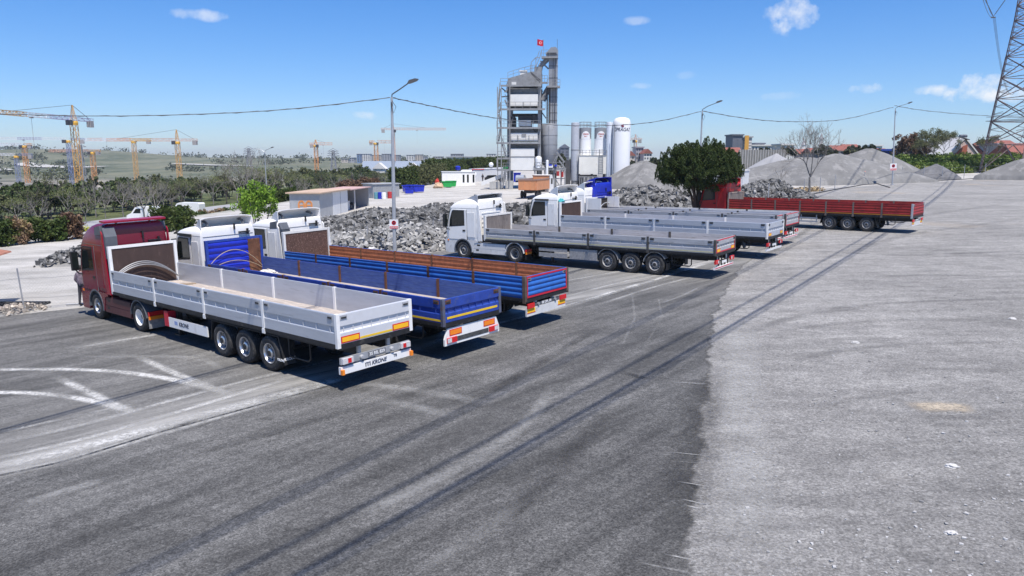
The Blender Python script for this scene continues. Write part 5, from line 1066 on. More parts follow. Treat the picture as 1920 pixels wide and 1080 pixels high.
# overhead conductors
def conductors(P1,P0,z1,z0,n,sp,label,r=.03,ext=140,sag=5,name='power_line'):
    root=empty(name,(P1[0],P1[1],z1),0,label,'cable','conductor bundles of the big power line'); dx,dy=P0[0]-P1[0],P0[1]-P1[1]; L=math.hypot(dx,dy); ux,uy=dx/L,dy/L; Lt=L+ext; b=MB()
    for k in range(n):
        off=(k-(n-1)/2)*sp; pts=[]
        for i in range(49):
            t=i/48; l=Lt*t; z=(z0-z1)*min(1,l/L)-sag*4*t*(1-t)*0; zz=(z0-z1)*(1-(1-min(1,l/L))**2) if l<L else z0-z1
            pts.append((ux*l-uy*off,uy*l+ux*off,zz+(.18 if k==1 else 0)))
        b.tube(pts,r,5)
    b.build('conductor_bundle',CABLE,root); return root
def shadow_src(px,py,H): g=G(px,py); return (g.x+H*.175,g.y-H*.385)
yk=Matrix.Translation(bc)@Matrix.Rotation(R(8),4,'Z')@Vector((-11.6,0,29.))
H0=20.
p0=shadow_src(640,888,H0); conductors((yk.x,yk.y),p0,yk.z,H0+.2,2,.26,'pair of conductors leaving the big pylon towards upper left',r=.030)
a1=shadow_src(1790,340,29); a0=shadow_src(700,1010,19); dxa=(a1[0]-a0[0])/(a1[1]-a0[1])
conductors((a1[0]+dxa*45,a1[1]+45),a0,45.,19.2,3,.12,'conductor bundle passing high over the paving, casting the darkest streak',r=.03)
conductors((a1[0]+dxa*45-.45,a1[1]+45+.75),(a0[0]-.45,a0[1]+.75),45.,19.4,2,.12,'thinner conductor pair close beside the high bundle',r=.02)
c0=shadow_src(0,812,15); c1=shadow_src(447,679,16); dxc=dxa; conductors((c1[0]+dxc*130,c1[1]+130),c0,52.,15.2,3,.10,'conductor bundle passing high over the parked trucks',r=.028)
b=MB(); P2=PT(1937,360); 
for k in range(3): b.tube([(yk.x+.2*k,yk.y,yk.z)]+[(yk.x+(118-yk.x+ (PT(1890,360).x-118))*t+.2*k,yk.y+(360-yk.y)*t,yk.z-14*4*t*(1-t)*.5+(38-yk.z)*t) for t in [i/14 for i in range(1,15)]],.035,4)
tag(b.build('power_line',CABLE),'bundle of conductors falling away behind the big pylon','cable')
# ================================================================ LAMPS AND STREET WIRE
LPM=mat('lamp_post_steel',(.42,.43,.45),.45,.3,var=.12,scale=2); LHD=mat('lamp_head',(.09,.09,.095),.5)
def lamp(loc,h,label,lean=0,sgn=True,head=(1.25,.5),ssz=.52,cat='street lamp'):
    root=empty('street_lamp',loc,0,label,cat,'street lamps along the yard'); root.rotation_euler=(0,lean,0)
    b=MB(); b.lathe([(.11,0),(.105,h*.5),(.065,h)],(0,0,0),'Z',12); b.box((0,0,.06),(.4,.4,.12)); b.build('pole',LPM,root,40)
    b=MB(); b.tube([(0,0,h-.1),(.02,0,h+.15),(.5,-.05,h+.45),(head[0]-.25,-.12,h+.78)],.035,7); b.build('arm',LHD,root,60)
    b=MB(); b.prism([(0,0),(.1,-.06),(.55,-.04),(.68,.03),(.5,.12),(.15,.13)],(head[0]-.32,-.14,h+.76),(.95,0,.3),(-.3,0,.95),(0,1,0),-.14,.14); b.build('lamp_head',LHD,root,50)
    b=MB(); b.box((0,-.12,h*.995-.35),(.08,.14,.18)); b.tube([(.02,-.1,h-.2),(.25,-.12,h-.55),(.12,-.12,h-.9),(-.02,-.1,h-.5)],.018,5); b.build('cable_clamp',LHD,root)
    if sgn:
        z=sgn; q=MB(); q.box((0,-.12,z),(ssz,.02,ssz*1.05)); s=q.build('warning_sign',mat('sign_white',(.75,.75,.75),.5),root)
        q=MB(); q.box((0,-.133,z-ssz*.36),(ssz*.94,.005,ssz*.26)); q.build('sign_band',RED,s)
        q=MB(); q.lathe([(ssz*.25,0),(ssz*.25,-.006),(ssz*.19,-.006),(ssz*.19,0)],(0,-.131,z+ssz*.16),'Y',20); q.box((0,-.134,z+ssz*.16),(ssz*.42,.005,.03),0,None); q.build('sign_ring',RED,s)
        q=MB(); q.box((0,-.132,z+ssz*.16),(ssz*.2,.004,ssz*.2)); q.build('sign_symbol',TXB,s)
        te=mobj('lettering',text_mesh('GİRMEYİNİZ',ssz*.15,TXW),s); place_on(te,(0,-.138,z-ssz*.36),(1,0,0),(0,0,1))
    return root
L1=PT(735.5,44); hl=D(733,182,44).z-L1.z
lamp(L1,hl+.0,'tall lamp post with a small sign, before the big rubble pile',lean=R(.4),sgn=D(735,420,44).z-L1.z)
L2=PT(1313,76); hl2=D(1315,208,76).z-L2.z
lamp(L2,hl2,'second lamp post rising from behind the round pine',sgn=None,head=(1.6,.5))
L3=gp(1673,347); hl3=D(1675,205,L3.y).z-L3.z
lamp(L3,hl3,'third lamp post with a sign at the wire fence on the right',lean=R(-2.6),sgn=D(1674,313,L3.y).z-L3.z,head=(2.1,.5),ssz=1.0)
t=lamp(PT(497,150),D(497,285,150).z-PT(497,150).z,'pale double lamp post by the road at left',sgn=None,head=(1.6,.4)); b=MB(); h_=D(497,285,150).z-PT(497,150).z; b.tube([(0,0,h_),(-.6,0,h_+.35),(-1.9,0,h_+.6)],.05,6); b.box((-2.,0,h_+.62),(.7,.25,.12)); b.build('arm',LPM,t)
def wire(pts,r,name,label,group=None,m=None):
    b=MB(); P=[Vector(p) for p in pts]; Q=[]
    for i in range(len(P)-1):
        for k in range(8):
            t=k/8; p0=P[max(i-1,0)]; p1=P[i]; p2=P[i+1]; p3=P[min(i+2,len(P)-1)]
            Q.append(.5*((2*p1)+(p2-p0)*t+(2*p0-5*p1+4*p2-p3)*t*t+(3*p1-p0-3*p2+p3)*t*t*t))
    Q.append(P[-1]); b.tube(Q,r,5); b.tube([q+Vector((0,.03,r*1.6*math.sin(i*2.1))) for i,q in enumerate(Q)],r*.8,4); o=b.build(name,m or CABLE); return tag(o,label,'cable',group)
wire([D(-120,205,44),D(0,213.5,44),D(200,217.5,44),D(400,213,44),D(560,203,44),D(731,183,44)],.022,'overhead_cable','dark cable sagging from the first lamp post to the left')
wire([D(735,183,44),D(800,197,48),D(870,211,53),D(935,222,58),D(1040,234,63),D(1140,235.5,67),D(1230,228,71),D(1314,209,76)],.026,'overhead_cable','dark cable between the first and second lamp posts')
wire([D(1316,208,76),D(1400,222,84),D(1480,228,92),D(1580,224,101),D(1675,201,L3.y)],.032,'overhead_cable','dark cable between the second and third lamp posts')
wire([D(1677,198,L3.y),D(1740,208,118),D(1850,217,128),D(1960,220,138)],.034,'overhead_cable','dark cable from the third lamp post to the right edge')
# ================================================================ FENCES
FPM=mat('fence_steel',(.40,.40,.41),.5,.4,var=.2)
def fence(name,pts,h,label,wires=3,mesh=False,pr=.03,lean=0):
    P=[gp(*p) for p in pts]; root=empty(name,P[0],0,label,'fence')
    for p in P:
        q=MB(); o=p-P[0]; q.tube([o+Vector((0,0,-.1)),o+Vector((lean,0,h))],pr,6); q.build('post',FPM,root)
    b=MB(); 
    for i in range(len(P)-1):
        a=P[i]-P[0]; e=P[i+1]-P[0]
        for k in range(wires): z=h*(k+.6)/wires*.95; b.tube([a+Vector((lean*z/h,0,z)),(a+e)/2+Vector((0,0,z-.04)),e+Vector((lean*z/h,0,z))],.007 if mesh else .012,3)
    b.build('wire',FPM,root)
    if mesh:
        b=MB()
        for i in range(len(P)-1):
            a=P[i]-P[0]; e=P[i+1]-P[0]; L=(e-a).length; n=int(L/.13)
            for k in range(-10,n):
                for s in (0,1):
                    x0,x1=(k*.13,k*.13+h*.85) if s==0 else (k*.13+h*.85,k*.13); z0,z1=0,h*.95
                    # clip
                    t0=max(0,min(1,(0-x0)/(x1-x0) if x1!=x0 else 0)); ta,tb_=sorted(((0-x0)/(x1-x0),(L-x0)/(x1-x0))); ta=max(ta,0); tb_=min(tb_,1)
                    if tb_<=ta: continue
                    u=(e-a)/L; A_=a+u*(x0+(x1-x0)*ta)+Vector((0,0,z0+(z1-z0)*ta)); B_=a+u*(x0+(x1-x0)*tb_)+Vector((0,0,z0+(z1-z0)*tb_)); b.bar(A_,B_,.0035)
        b.build('wire_mesh',FPM,root)
    return root
fence('wire_fence',[(-60,590),(46,581),(160,573),(235,560)],1.75,'wire mesh fence with a leaning post at the far left',2,True,lean=-.12)
fence('wire_fence',[(690,470),(760,465),(813,455)],1.6,'thin wire fence at the foot of the big rubble pile',3)
fence('wire_fence',[(1440,378),(1507,366),(1537,361),(1565,354),(1620,345)],2.,'wire fence behind the leafless tree',2,pr=.05)
fence('wire_fence',[(1690,340.5),(1731,339),(1766,337),(1807,334.5),(1846,332),(1884,330),(1925,328)],2.4,'wire fence running right from the third lamp post',3,pr=.05)
def kerb_line(pts,r,label,m): b=MB(); P=[gp(*p)+Vector((0,0,.03)) for p in pts]; b.tube(P,r,5); return tag(b.build('hose',m),label,'hose')
kerb_line([(1440,380),(1507,368),(1560,357),(1618,347),(1645,345),(1668,352)],.09,'black pipe lying under the fence left of the third lamp post',BLK); kerb_line([(1690,343),(1800,337),(1925,329)],.09,'black pipe lying under the fence on the right',BLK)
b=MB(); P=[gp(-30,573),gp(20,571),gp(46,570)]; b.prism([(0,0),(.5,.0),(.45,.16),(.1,.2)],(0,0,0),(0,1,0),(0,0,1),(1,0,0),0,2.6); o=b.build('plastic_sheet',BLK,None,None,gp(-30,575)); tag(o,'black plastic sheet lying behind the fence at far left','sheet')
b=MB(); b.tube([(0,0,.05),(1.2,.3,.08),(2.3,.2,.05)],.035,6); o=b.build('metal_pipe',LPM,None,None,gp(124,573)); tag(o,'grey pipe on the ground at the feet of the standing person','pipe')
# orange post marker and small tripod on the right
b=MB(); b.lathe([(.35,0),(.28,.9),(.16,1.9),(.0,2.)],(0,0,0),'Z',8); o=b.build('marker_post',mat('salmon_marker',(.62,.25,.18),.7),None,40,gp(1620,344)); tag(o,'salmon coloured marker post at the bend of the fence','marker')
# ================================================================ BATCHING PLANT
STG=mat('plant_grey_steel',(.26,.262,.268),.6,.1,var=.2,scale=1.5,col2=(.13,.12,.115),thr=.62); STD=mat('plant_dark_steel',(.075,.075,.08),.65,var=.3,scale=1.2); PWH=mat('plant_white_panel',(.70,.69,.66),.5,var=.06,scale=.8,col2=(.50,.44,.34),thr=.69); GWH=mat('tank_white',(.78,.78,.78),.35,var=.04,scale=.7); SIL=mat('silo_grey',(.27,.28,.30),.5,.1,var=.12,scale=.8,col2=(.20,.19,.18),thr=.64); CON=mat('concrete',(.42,.41,.39),.9,var=.15,scale=1.2)
def mixing_plant():
    o=G(985,352); o.z=Tz(o.x,o.y)-.05; u=(o.y/FPX)*1.0/3.6*1.0; root=empty('asphalt_plant_tower',o,R(-4),'tall grey and white mixing tower with outside stairs and a flag','tower')
    X=lambda x:(x-306)*u; Z=lambda z:(982-z)*u
    def part(nm,m,fn,par=root): q=MB(); fn(q); return q.build(nm,m,par)
    D0,D1=-3.4,3.4
    for xx in (205,402):
        for y in (D0,D1): part('column',STG,lambda q:q.bx(X(xx-10),X(xx+10),y-.3,y+.3,-.3,Z(330)))
    part('footing',CON,lambda q:[q.bx(X(xx-24),X(xx+20),D0-.7,D0+.8,0,Z(930)) for xx in (212,)])
    hb=part('hot_bin',PWH,lambda q:(q.bx(X(219),X(372),D0-.8,D1-.2,Z(862),Z(724)),))
    part('bin_rim',STG,lambda q:(q.bx(X(217),X(375),D0-.85,D1-.1,Z(779),Z(773)),q.bx(X(217),X(400),D0+.05,D1,Z(866),Z(861))))
    part('bin_end',STD,lambda q:q.bx(X(373),X(410),D0+.6,D1-.4,Z(850),Z(724)))
    part('hopper',STG,lambda q:[q.bx(X(219),X(398),D0+.4,D1-.4,Z(722),Z(690))]+[q.box((X(225+k*18),D0+.3,Z(706)),(.12,.15,.8),0,('Y',.35)) for k in range(10)])
    part('screen_housing',PWH,lambda q:(q.bx(X(219),X(392),D0-.8,D1-.2,Z(676),Z(626)),)); part('screen_hatch',STG,lambda q:(q.bx(X(217),X(398),D0+.3,D1-.3,Z(628),Z(596)),q.bx(X(262),X(266),D0-.9,D0+.1,Z(674),Z(640)),q.bx(X(335),X(339),D0-.9,D0+.1,Z(674),Z(640)),q.bx(X(290),X(318),D0-.9,D0+.1,Z(646),Z(630))))
    part('weigh_box',PWH,lambda q:q.bx(X(268),X(348),D0+.1,D1-1.5,Z(582),Z(544)))
    part('weigh_hopper',STD,lambda q:(q.bx(X(262),X(356),D0+1.,D1-1.2,Z(542),Z(514)),q.bx(X(222),X(400),D0+1.5,D1-1,Z(512),Z(500)),q.bx(X(356),X(396),D0+.8,D1-1,Z(556),Z(510)),q.bx(X(215),X(240),D0+.8,D1-1,Z(580),Z(520))))
    part('bag_house',PWH,lambda q:q.bx(X(213),X(393),D0-.8,D1-.2,Z(458),Z(386)))
    part('bag_house_rib',STG,lambda q:[q.bx(X(213),X(395),D0+.2,D1-.3,Z(386),Z(345))]+[q.box((X(222+k*19),D0+.12,Z(364)),(.1,.12,.95),0,('Y',.25)) for k in range(10)]+[q.bx(X(301),X(304),D0-.86,D0-.7,Z(456),Z(432))])
    part('bag_house_base',STD,lambda q:q.bx(X(216),X(396),D0+.3,D1-.3,Z(470),Z(458)))
    part('top_housing',STG,lambda q:(q.prism([(X(197),Z(326)),(X(412),Z(326)),(X(412),Z(238)),(X(345),Z(243)),(X(197),Z(283))],(0,0,0),(1,0,0),(0,0,1),(0,1,0),D0+.3,D1-.6)))
    part('top_vent',PWH,lambda q:(q.bx(X(272),X(312),-1,1,Z(262),Z(232)),q.bx(X(268),X(316),-1.1,1.1,Z(232),Z(224)),q.bx(X(222),X(252),D0+.2,D0+.3,Z(322),Z(306))))
    part('vent_box',STG,lambda q:q.bx(X(365),X(412),-1.5,1,Z(240),Z(205))); part('side_duct',STG,lambda q:(q.tube([(X(398),-.3,Z(225)),(X(404),-.3,Z(195)),(X(425),-.3,Z(175)),(X(452),-.3,Z(150))],.42,8),q.tube([(X(420),-.4,Z(415)),(X(442),-.4,Z(360)),(X(462),-.4,Z(330))],.5,8)))
    # stairs and platforms
    def plat(x0,x1,z,y0=D0-1.1,y1=D0,rail=True):
        def f(q):
            q.bx(X(x0),X(x1),y0,y1,Z(z)-.09,Z(z)); q.bx(X(x0),X(x1),y0-.03,y0+.08,Z(z)-.28,Z(z)+.02)
            if rail:
                n=max(2,int((X(x1)-X(x0))/1.2))
                for k in range(n+1): x=X(x0)+(X(x1)-X(x0))*k/n; q.bx(x-.03,x+.03,y0,y0+.06,Z(z),Z(z)+1.05)
                for h in (.55,1.05): q.bx(X(x0),X(x1),y0,y0+.06,Z(z)+h-.03,Z(z)+h+.03)
        part('platform',STG,f)
    for a in [(155,414,328),(153,440,474),(130,412,590),(128,412,685),(135,218,782),(130,218,856),(372,560,852)]: plat(*a)
    plat(155,414,338,D1,D1+1.,False); plat(410,516,142,-1.6,1.6); plat(448,531,326,-1.9,1.9); plat(412,450,300,-1.4,1.); plat(340,372,240,-2.5,-1.5)
    def stair(x0,z0,x1,z1,y=D0-.6):
        def f(q):
            n=11; a=Vector((X(x0),y,Z(z0))); e=Vector((X(x1),y,Z(z1)))
            for dy in (-.35,.35): q.bar(a+Vector((0,dy,0)),e+Vector((0,dy,0)),.09,.2); q.bar(a+Vector((0,dy,1.)),e+Vector((0,dy,1.)),.05)
            for k in range(n): p=a.lerp(e,(k+.5)/n); q.box(p,(.26,.7,.05))
            for k in range(0,n,3): p=a.lerp(e,(k+.5)/n); q.bar(p+Vector((0,-.35,0)),p+Vector((0,-.35,1)),.04)
        part('stair',STG,f)
    for a in [(165,976,190,858),(190,782,160,688),(140,680,158,594),(158,588,140,508),(140,500,158,470),(138,465,150,350),(205,476,182,420),(205,330,190,372)]: stair(*a)
    part('stair_post',STG,lambda q:[q.bx(X(x)-.07,X(x)+.07,D0-1.2,D0-1.05,Z(zb),Z(zt)) for x,zb,zt in ((136,980,340),(160,980,330),(132,862,785),(188,980,856),(215,930,330))])
    def edge_rail(q):
        P=[Vector((X(x),-2.8,Z(z))) for x,z in ((197,283),(232,272),(268,261),(305,252),(345,243))]
        for i in range(4): q.bar(P[i]+Vector((0,0,1.)),P[i+1]+Vector((0,0,1.)),.06); q.bar(P[i]+Vector((0,0,.5)),P[i+1]+Vector((0,0,.5)),.05)
        for p in P: q.bar(p,p+Vector((0,0,1.)),.06)
        for x,z0,z1 in ((345,243,180),(375,235,150)): q.bar((X(x),-2,Z(z0)),(X(x),-2,Z(z1)),.1)
        q.bar((X(345),-2,Z(180)),(X(378),-2,Z(148)),.1); q.bar((X(378),-2,Z(148)),(X(398),-2,Z(152)),.1); q.bar((X(398),-2,Z(152)),(X(365),-2,Z(232)),.1)
        q.bar((X(398),-1,Z(150)),(X(410),-1,Z(98)),.1); q.bar((X(378),-1,Z(160)),(X(396),-1,Z(104)),.08)
        q.bar((X(402),-.5,Z(165)),(X(455),-.5,Z(215)),.25); q.bar((X(455),-.5,Z(160)),(X(415),-.5,Z(190)),.25)
    part('roof_railing',STG,edge_rail)
    [part('catwalk_brace',STD,lambda q:q.bar((X(a),D0-.5,Z(b_)),(X(c),D0-.5,Z(d)),.18)) for a,b_,c,d in ((160,345,200,375),(365,470,392,432),(372,455,398,432),(345,250,408,300),(350,258,405,312),(160,400,205,395),(420,500,445,535),(218,590,235,520),(398,640,360,600))]
    # elevator
    el=part('bucket_elevator',SIL,lambda q:(q.bx(X(457),X(514),-1.,1.,Z(980),Z(130)),))
    part('elevator_seam',STD,lambda q:[q.bx(X(456),X(515),-1.03,1.03,Z(z),Z(z-3)) for z in (200,275,340,395,445,495,545)]+[q.bx(X(458),X(470),-1.06,-1.0,Z(560),Z(335)),q.bx(X(484),X(487),-1.05,-1.,Z(570),Z(150))])
    part('elevator_head',SIL,lambda q:q.prism([(X(440),Z(138)),(X(513),Z(138)),(X(513),Z(95)),(X(500),Z(82)),(X(470),Z(85)),(X(450),Z(108)),(X(436),Z(118))],(0,0,0),(1,0,0),(0,0,1),(0,1,0),-1.3,1.3))
    part('elevator_window',STD,lambda q:q.bx(X(446),X(505),-1.36,-1.29,Z(131),Z(116)))
    part('antenna',STD,lambda q:(q.bar((X(510),0,Z(85)),(X(510),0,Z(28)),.06),q.bar((X(500),-1.2,Z(570)),(X(500),-1.2,Z(150)),.08),q.bar((X(449),-1,Z(560)),(X(449),-1,Z(330)),.25)))
    fl=part('flag_pole',STG,lambda q:q.bar((X(420),0,Z(140)),(X(420),0,Z(28)),.06))
    FR=mat('flag_red',(.62,.01,.03),.7,var=.05)
    def flg(q):
        n=10; vs=[]
        for i in range(n+1):
            t=i/n; x=X(420)-t*1.02-.02; y=.10*math.sin(t*7)
            for z,dz in ((Z(32),.10*t),(Z(69),.06*t)): vs.append((x,y,z+dz-.05*math.sin(t*5)))
        q.add(vs+[(a,b_+.012,c) for a,b_,c in vs],[(2*i,2*i+2,2*i+3,2*i+1) for i in range(n)]+[(2*n+2+2*i,2*n+2+2*i+1,2*n+2+2*i+3,2*n+2+2*i+2) for i in range(n)])
    fg=part('flag',FR,flg,fl)
    def moon(q):
        cx,cz=X(420)-.48,Z(50)
        a=[(cx+.22*math.cos(R(t)),cz+.22*math.sin(R(t))) for t in range(40,321,14)]; b_=[(cx+.05+.175*math.cos(R(t)),cz+.175*math.sin(R(t))) for t in range(310,49,-13)]
        q.prism(a+b_,(0,-.16,0),(1,0,0),(0,0,1),(0,1,0),-.01,.0)
        st=[(cx+.20+(.11 if k%2==0 else .045)*math.cos(R(36*k)),cz+(.11 if k%2==0 else .045)*math.sin(R(36*k))) for k in range(10)]; q.prism(st,(0,-.16,0),(1,0,0),(0,0,1),(0,1,0),-.01,.0)
    part('crescent_and_star',GWH,moon,fg)
    # filler silo and machinery on the right
    part('filler_silo',SIL,lambda q:q.lathe([(.3,Z(870)),(1.36,Z(812)),(1.38,Z(575)),(1.2,Z(566)),(0,Z(562))],(X(466),-1.6,0),'Z',28)).data.shade_smooth()
    part('silo_seam',STG,lambda q:[q.lathe([(1.40,Z(z)),(1.40,Z(z-3))],(X(466),-1.6,0),'Z',28) for z in (640,700,765)]+[q.bar((X(463),-3.02,Z(812)),(X(463),-3.02,Z(576)),.05)])
    part('water_tank',GWH,lambda q:q.lathe([(.55,Z(848)),(.58,Z(790)),(.5,Z(778)),(.12,Z(772)),(0,Z(771))],(X(398),-3.9,0),'Z',18))
    part('support_frame',STG,lambda q:[q.bx(X(x)-.12,X(x)+.12,-4.4,-4.1,0,Z(852)) for x in (376,440,500,545,570)]+[q.bx(X(372),X(572),-4.35,-4.1,Z(858),Z(846)),q.bar((X(440),-4.2,Z(980)),(X(500),-4.2,Z(905)),.15),q.bar((X(500),-4.2,Z(905)),(X(545),-4.2,Z(975)),.15),q.bx(X(440),X(570),-4.3,-4.1,Z(918),Z(912)),q.bx(X(500),X(570),-4.3,-4.1,Z(960),Z(955))])
    part('conveyor',STG,lambda q:(q.bar((X(515),-3,Z(745)),(X(566),-3,Z(812)),.28),q.bar((X(530),-3.5,Z(800)),(X(575),-3.5,Z(855)),.22),q.bar((X(500),-3.3,Z(830)),(X(525),-3.3,Z(760)),.12),q.bar((X(480),-3.3,Z(842)),(X(515),-3.3,Z(770)),.12)))
    part('machinery',STD,lambda q:(q.bx(X(385),X(415),-3.4,-1,Z(975),Z(865)),q.bx(X(458),X(495),-3.,-1,Z(980),Z(862)),q.bx(X(570),X(606),-2,0,Z(955),Z(800)),q.bx(X(478),X(512),-4,-2.6,Z(920),Z(880))))
    part('red_motor',mat('motor_red',(.35,.03,.03),.6),lambda q:(q.lathe([(.0,0),(.25,0),(.25,.8),(0,.8)],(X(524),-4.5,Z(898)),'Z',8),q.lathe([(0,0),(.2,0),(.2,.9),(0,.9)],(X(553),-4.5,Z(905)),'Z',8)))
    part('white_barrel',GWH,lambda q:(q.lathe([(.2,Z(905)),(.24,Z(800)),(0,Z(795))],(X(455),-4.6,0),'Z',10),q.box((X(478),-4.6,Z(838)),(.7,.5,.35)))); part('blue_drum',BLUC,lambda q:(q.box((X(476),-4.7,Z(828)),(.5,.4,.25)),q.box((X(510),-4.7,Z(832)),(.4,.4,.3))))
    return root,u
pr_,U_=mixing_plant()
def at_plant(x,y=0.):  # local zoom px -> world ground point
    p=Matrix.Translation(pr_.location)@Matrix.Rotation(R(-4),4,'Z')@Vector(((x-306)*U_,y,0)); return p
def silos():
    Z=lambda z:(982-z)*U_
    # tall slim grey cylinder
    def cyl(name,x,r,zb,zt,m,label,dome=.2,y=-2.):
        o=at_plant(x,y); root=empty(name,o,0,label,'silo'); q=MB(); q.lathe([(r,Z(zb)),(r,Z(zt)+dome),(r*.93,Z(zt)+dome*.45),(r*.7,Z(zt)+dome*.15),(0,Z(zt))] if 0 else [(r,Z(zb)),(r,Z(zt)-dome),(r*.95,Z(zt)-dome*.55),(r*.75,Z(zt)-dome*.2),(r*.4,Z(zt)-dome*.03),(0,Z(zt))],(0,0,0),'Z',36); q.build('shell',m,root,40); return root
    t=cyl('slim_silo',633,.70,930,557,mat('scratched_silo',(.36,.38,.42),.5,.1,var=.1,scale=.8,col2=(.20,.19,.19),thr=.66),'slim grey cylinder left of the twin white silos',.15)
    q=MB(); q.lathe([(.72,Z(736)),(.72,Z(730))],(0,0,0),'Z',30); q.lathe([(.6,Z(955)),(.6,Z(930))],(0,0,0),'Z',12); q.build('band',STG,t)
    t=cyl('slim_silo',853,.52,955,556,mat('pale_blue_silo',(.52,.56,.62),.4,.1,var=.06),'pale slim cylinder close beside the white gas tank',.1,-2.6)
    for x,lab in ((699,'left one of the twin white silos with grey cap'),(798,'right one of the twin white silos with grey cap')):
        o=at_plant(x,-.8); root=empty('cement_silo',o,0,lab,'silo','twin white silos'); q=MB(); q.lathe([(1.03,Z(885)),(1.03,Z(660)),(1.03,Z(659))],(0,0,0),'Z',32); q.build('shell',GWH,root,40)
        q=MB(); q.lathe([(1.04,Z(660)),(1.04,Z(592)),(.6,Z(588)),(0,Z(587))],(0,0,0),'Z',32); cp=q.build('cap_ring',SIL,root,40)
        # white rounded badge area with red writing
        q=MB(); vs=[]; n=12
        for i in range(n+1):
            a=R(-90-48+96*i/n); hh=math.sqrt(max(0,1-((i-n/2)/(n/2))**2))
            for z in (Z(662),Z(662)+ .05+hh*1.25): vs.append((1.05*math.cos(a),1.05*math.sin(a),z))
        q.add(vs,[(2*i,2*i+2,2*i+3,2*i+1) for i in range(n)]); q.build('badge',GWH,cp)
        for j,(sx,sz,w) in enumerate(((0,632,'SİMGE'),(0,646,'MAT'))):
            me=text_mesh(w,.34 if j==0 else .26,mat('logo_red',(.6,.06,.03),.5)); 
            for v in me.vertices: a=R(-90)+v.co.x/1.06; yv=v.co.y; v.co=(1.07*math.cos(a),1.07*math.sin(a),Z(sz)+yv)
            mobj('lettering',me,cp)
        q=MB()
        for k in range(10):
            a=2*math.pi*k/10; e=2*math.pi*(k+1)/10; p=Vector((1.02*math.cos(a),1.02*math.sin(a),Z(590))); p2=Vector((1.02*math.cos(e),1.02*math.sin(e),Z(590))); q.bar(p,p+Vector((0,0,.95)),.05)
            for h in (.5,.95): q.bar(p+Vector((0,0,h)),p2+Vector((0,0,h)),.05)
        q.build('railing',STG,root)
    o=at_plant(744,-2.2); root=empty('hopper_house',o,0,'white boxy housing with a ladder under the twin silos','hopper'); X=lambda x:(x-744)*U_
    q=MB(); q.bx(X(657),X(832),-.9,1.6,Z(886),Z(768)); q.build('housing',mat('stained_white_panel',(.70,.68,.62),.5,var=.08,scale=.6,col2=(.52,.42,.24),thr=.66),root)
    q=MB(); 
    for z in (768,750,735): q.bx(X(657),X(832),-.98,-.93,Z(z)-.03,Z(z)+.03)
    for k in range(9): q.bx(X(657+k*21.8)-.03,X(657+k*21.8)+.03,-.98,-.93,Z(768),Z(733))
    q.build('railing',STG,root)
    q=MB(); 
    for dx in (785,810): q.bar((X(dx),-1.05,Z(975)),(X(dx),-1.05,Z(728)),.07)
    for k in range(22): z=Z(970)+k*(Z(732)-Z(970))/21; q.bx(X(785),X(810),-1.07,-1.02,z-.025,z+.025)
    q.build('ladder',STG,root)
    q=MB(); 
    for x in (662,745,826): q.bx(X(x)-.1,X(x)+.1,-.8,-.6,0,Z(886)); q.bx(X(x)-.1,X(x)+.1,1.,1.2,0,Z(886))
    q.bx(X(668),X(780),.2,.5,Z(960),Z(893)); q.build('support',STD,root)
    q=MB(); 
    for k in range(7): q.bar((X(690+k*10),-1.,Z(955)),(X(693+k*9),-1.,Z(905)),.09)
    q.build('chute',PWH,root)
    # gas tank
    o=at_plant(928,-3.2); root=empty('gas_tank',o,0,'big white upright gas tank with dark lettering','tank'); r=57*U_
    q=MB(); q.lathe([(r,Z(955)),(r,Z(575)),(r*.97,Z(558)),(r*.88,Z(545)),(r*.7,Z(535)),(r*.4,Z(530)),(0,Z(528))],(0,0,0),'Z',48); q.build('shell',GWH,root,40)
    for k in range(4): a=R(45+90*k); q=MB(); q.bx(r*.75*math.cos(a)-.25,r*.75*math.cos(a)+.25,r*.75*math.sin(a)-.25,r*.75*math.sin(a)+.25,-.1,Z(954)); q.build('leg',GWH,root)
    me=text_mesh('İPRAGAZ',.80,TXB,.0,.25)
    for v in me.vertices: a=R(-93)+(v.co.x)/(r+.01)*.86; yv=v.co.y; v.co=((r+.015)*math.cos(a),(r+.015)*math.sin(a),Z(608)+yv)
    mobj('lettering',me,root)
    q=MB(); vs=[]
    for (c0_,z0_,w_,h_) in ((-3,583,.16,.16),(2,588,.14,.10),(0,579,.18,.07)):
        a=R(-92+c0_); q.box(((r+.02)*math.cos(a),(r+.02)*math.sin(a),Z(z0_)),(w_*2,.05,h_*2),0,('Y',-.5))
    q.build('emblem',mat('emblem_dark_red',(.20,.03,.05),.5),root)
    q=MB(); q.bx(-.9,1.,-r-.12,-r+.1,Z(990),Z(950)); q.bar((-r*.93,-1.,Z(950)),(-r*.93,-1.,Z(575)),.07); q.build('valve_cabinet',STD,root)
silos()
# fence / stillage beside the tank
o=at_plant(1060,-2.); root=empty('steel_stillage',o,0,'dark steel stillage rack at the foot of the gas tank','rack'); b=MB()
for k in range(12): b.bx(-2.1+k*.38,-1.95+k*.38,-.3,.3,0,2.6)
b.bx(-2.2,2.4,-.35,.35,2.45,2.6); b.bx(-2.2,2.4,-.35,.35,1.2,1.3); b.build('frame',STG,root); b=MB(); b.bx(-1.1,-.6,-.42,-.36,1.,1.8); b.build('crate',mat('tan_crate',(.5,.33,.2),.8),root)
o=at_plant(960,-7); root=empty('steel_stillage',o,0,'grey ribbed rack in front of the twin silos','rack')
root.location=at_plant(720,-4.5); b=MB()
for k in range(10): b.bx(-1.5+k*.33,-1.4+k*.33,-.2,.2,0,2.1)
b.bx(-1.6,1.6,-.25,.25,2.0,2.12); b.build('frame',STG,root)
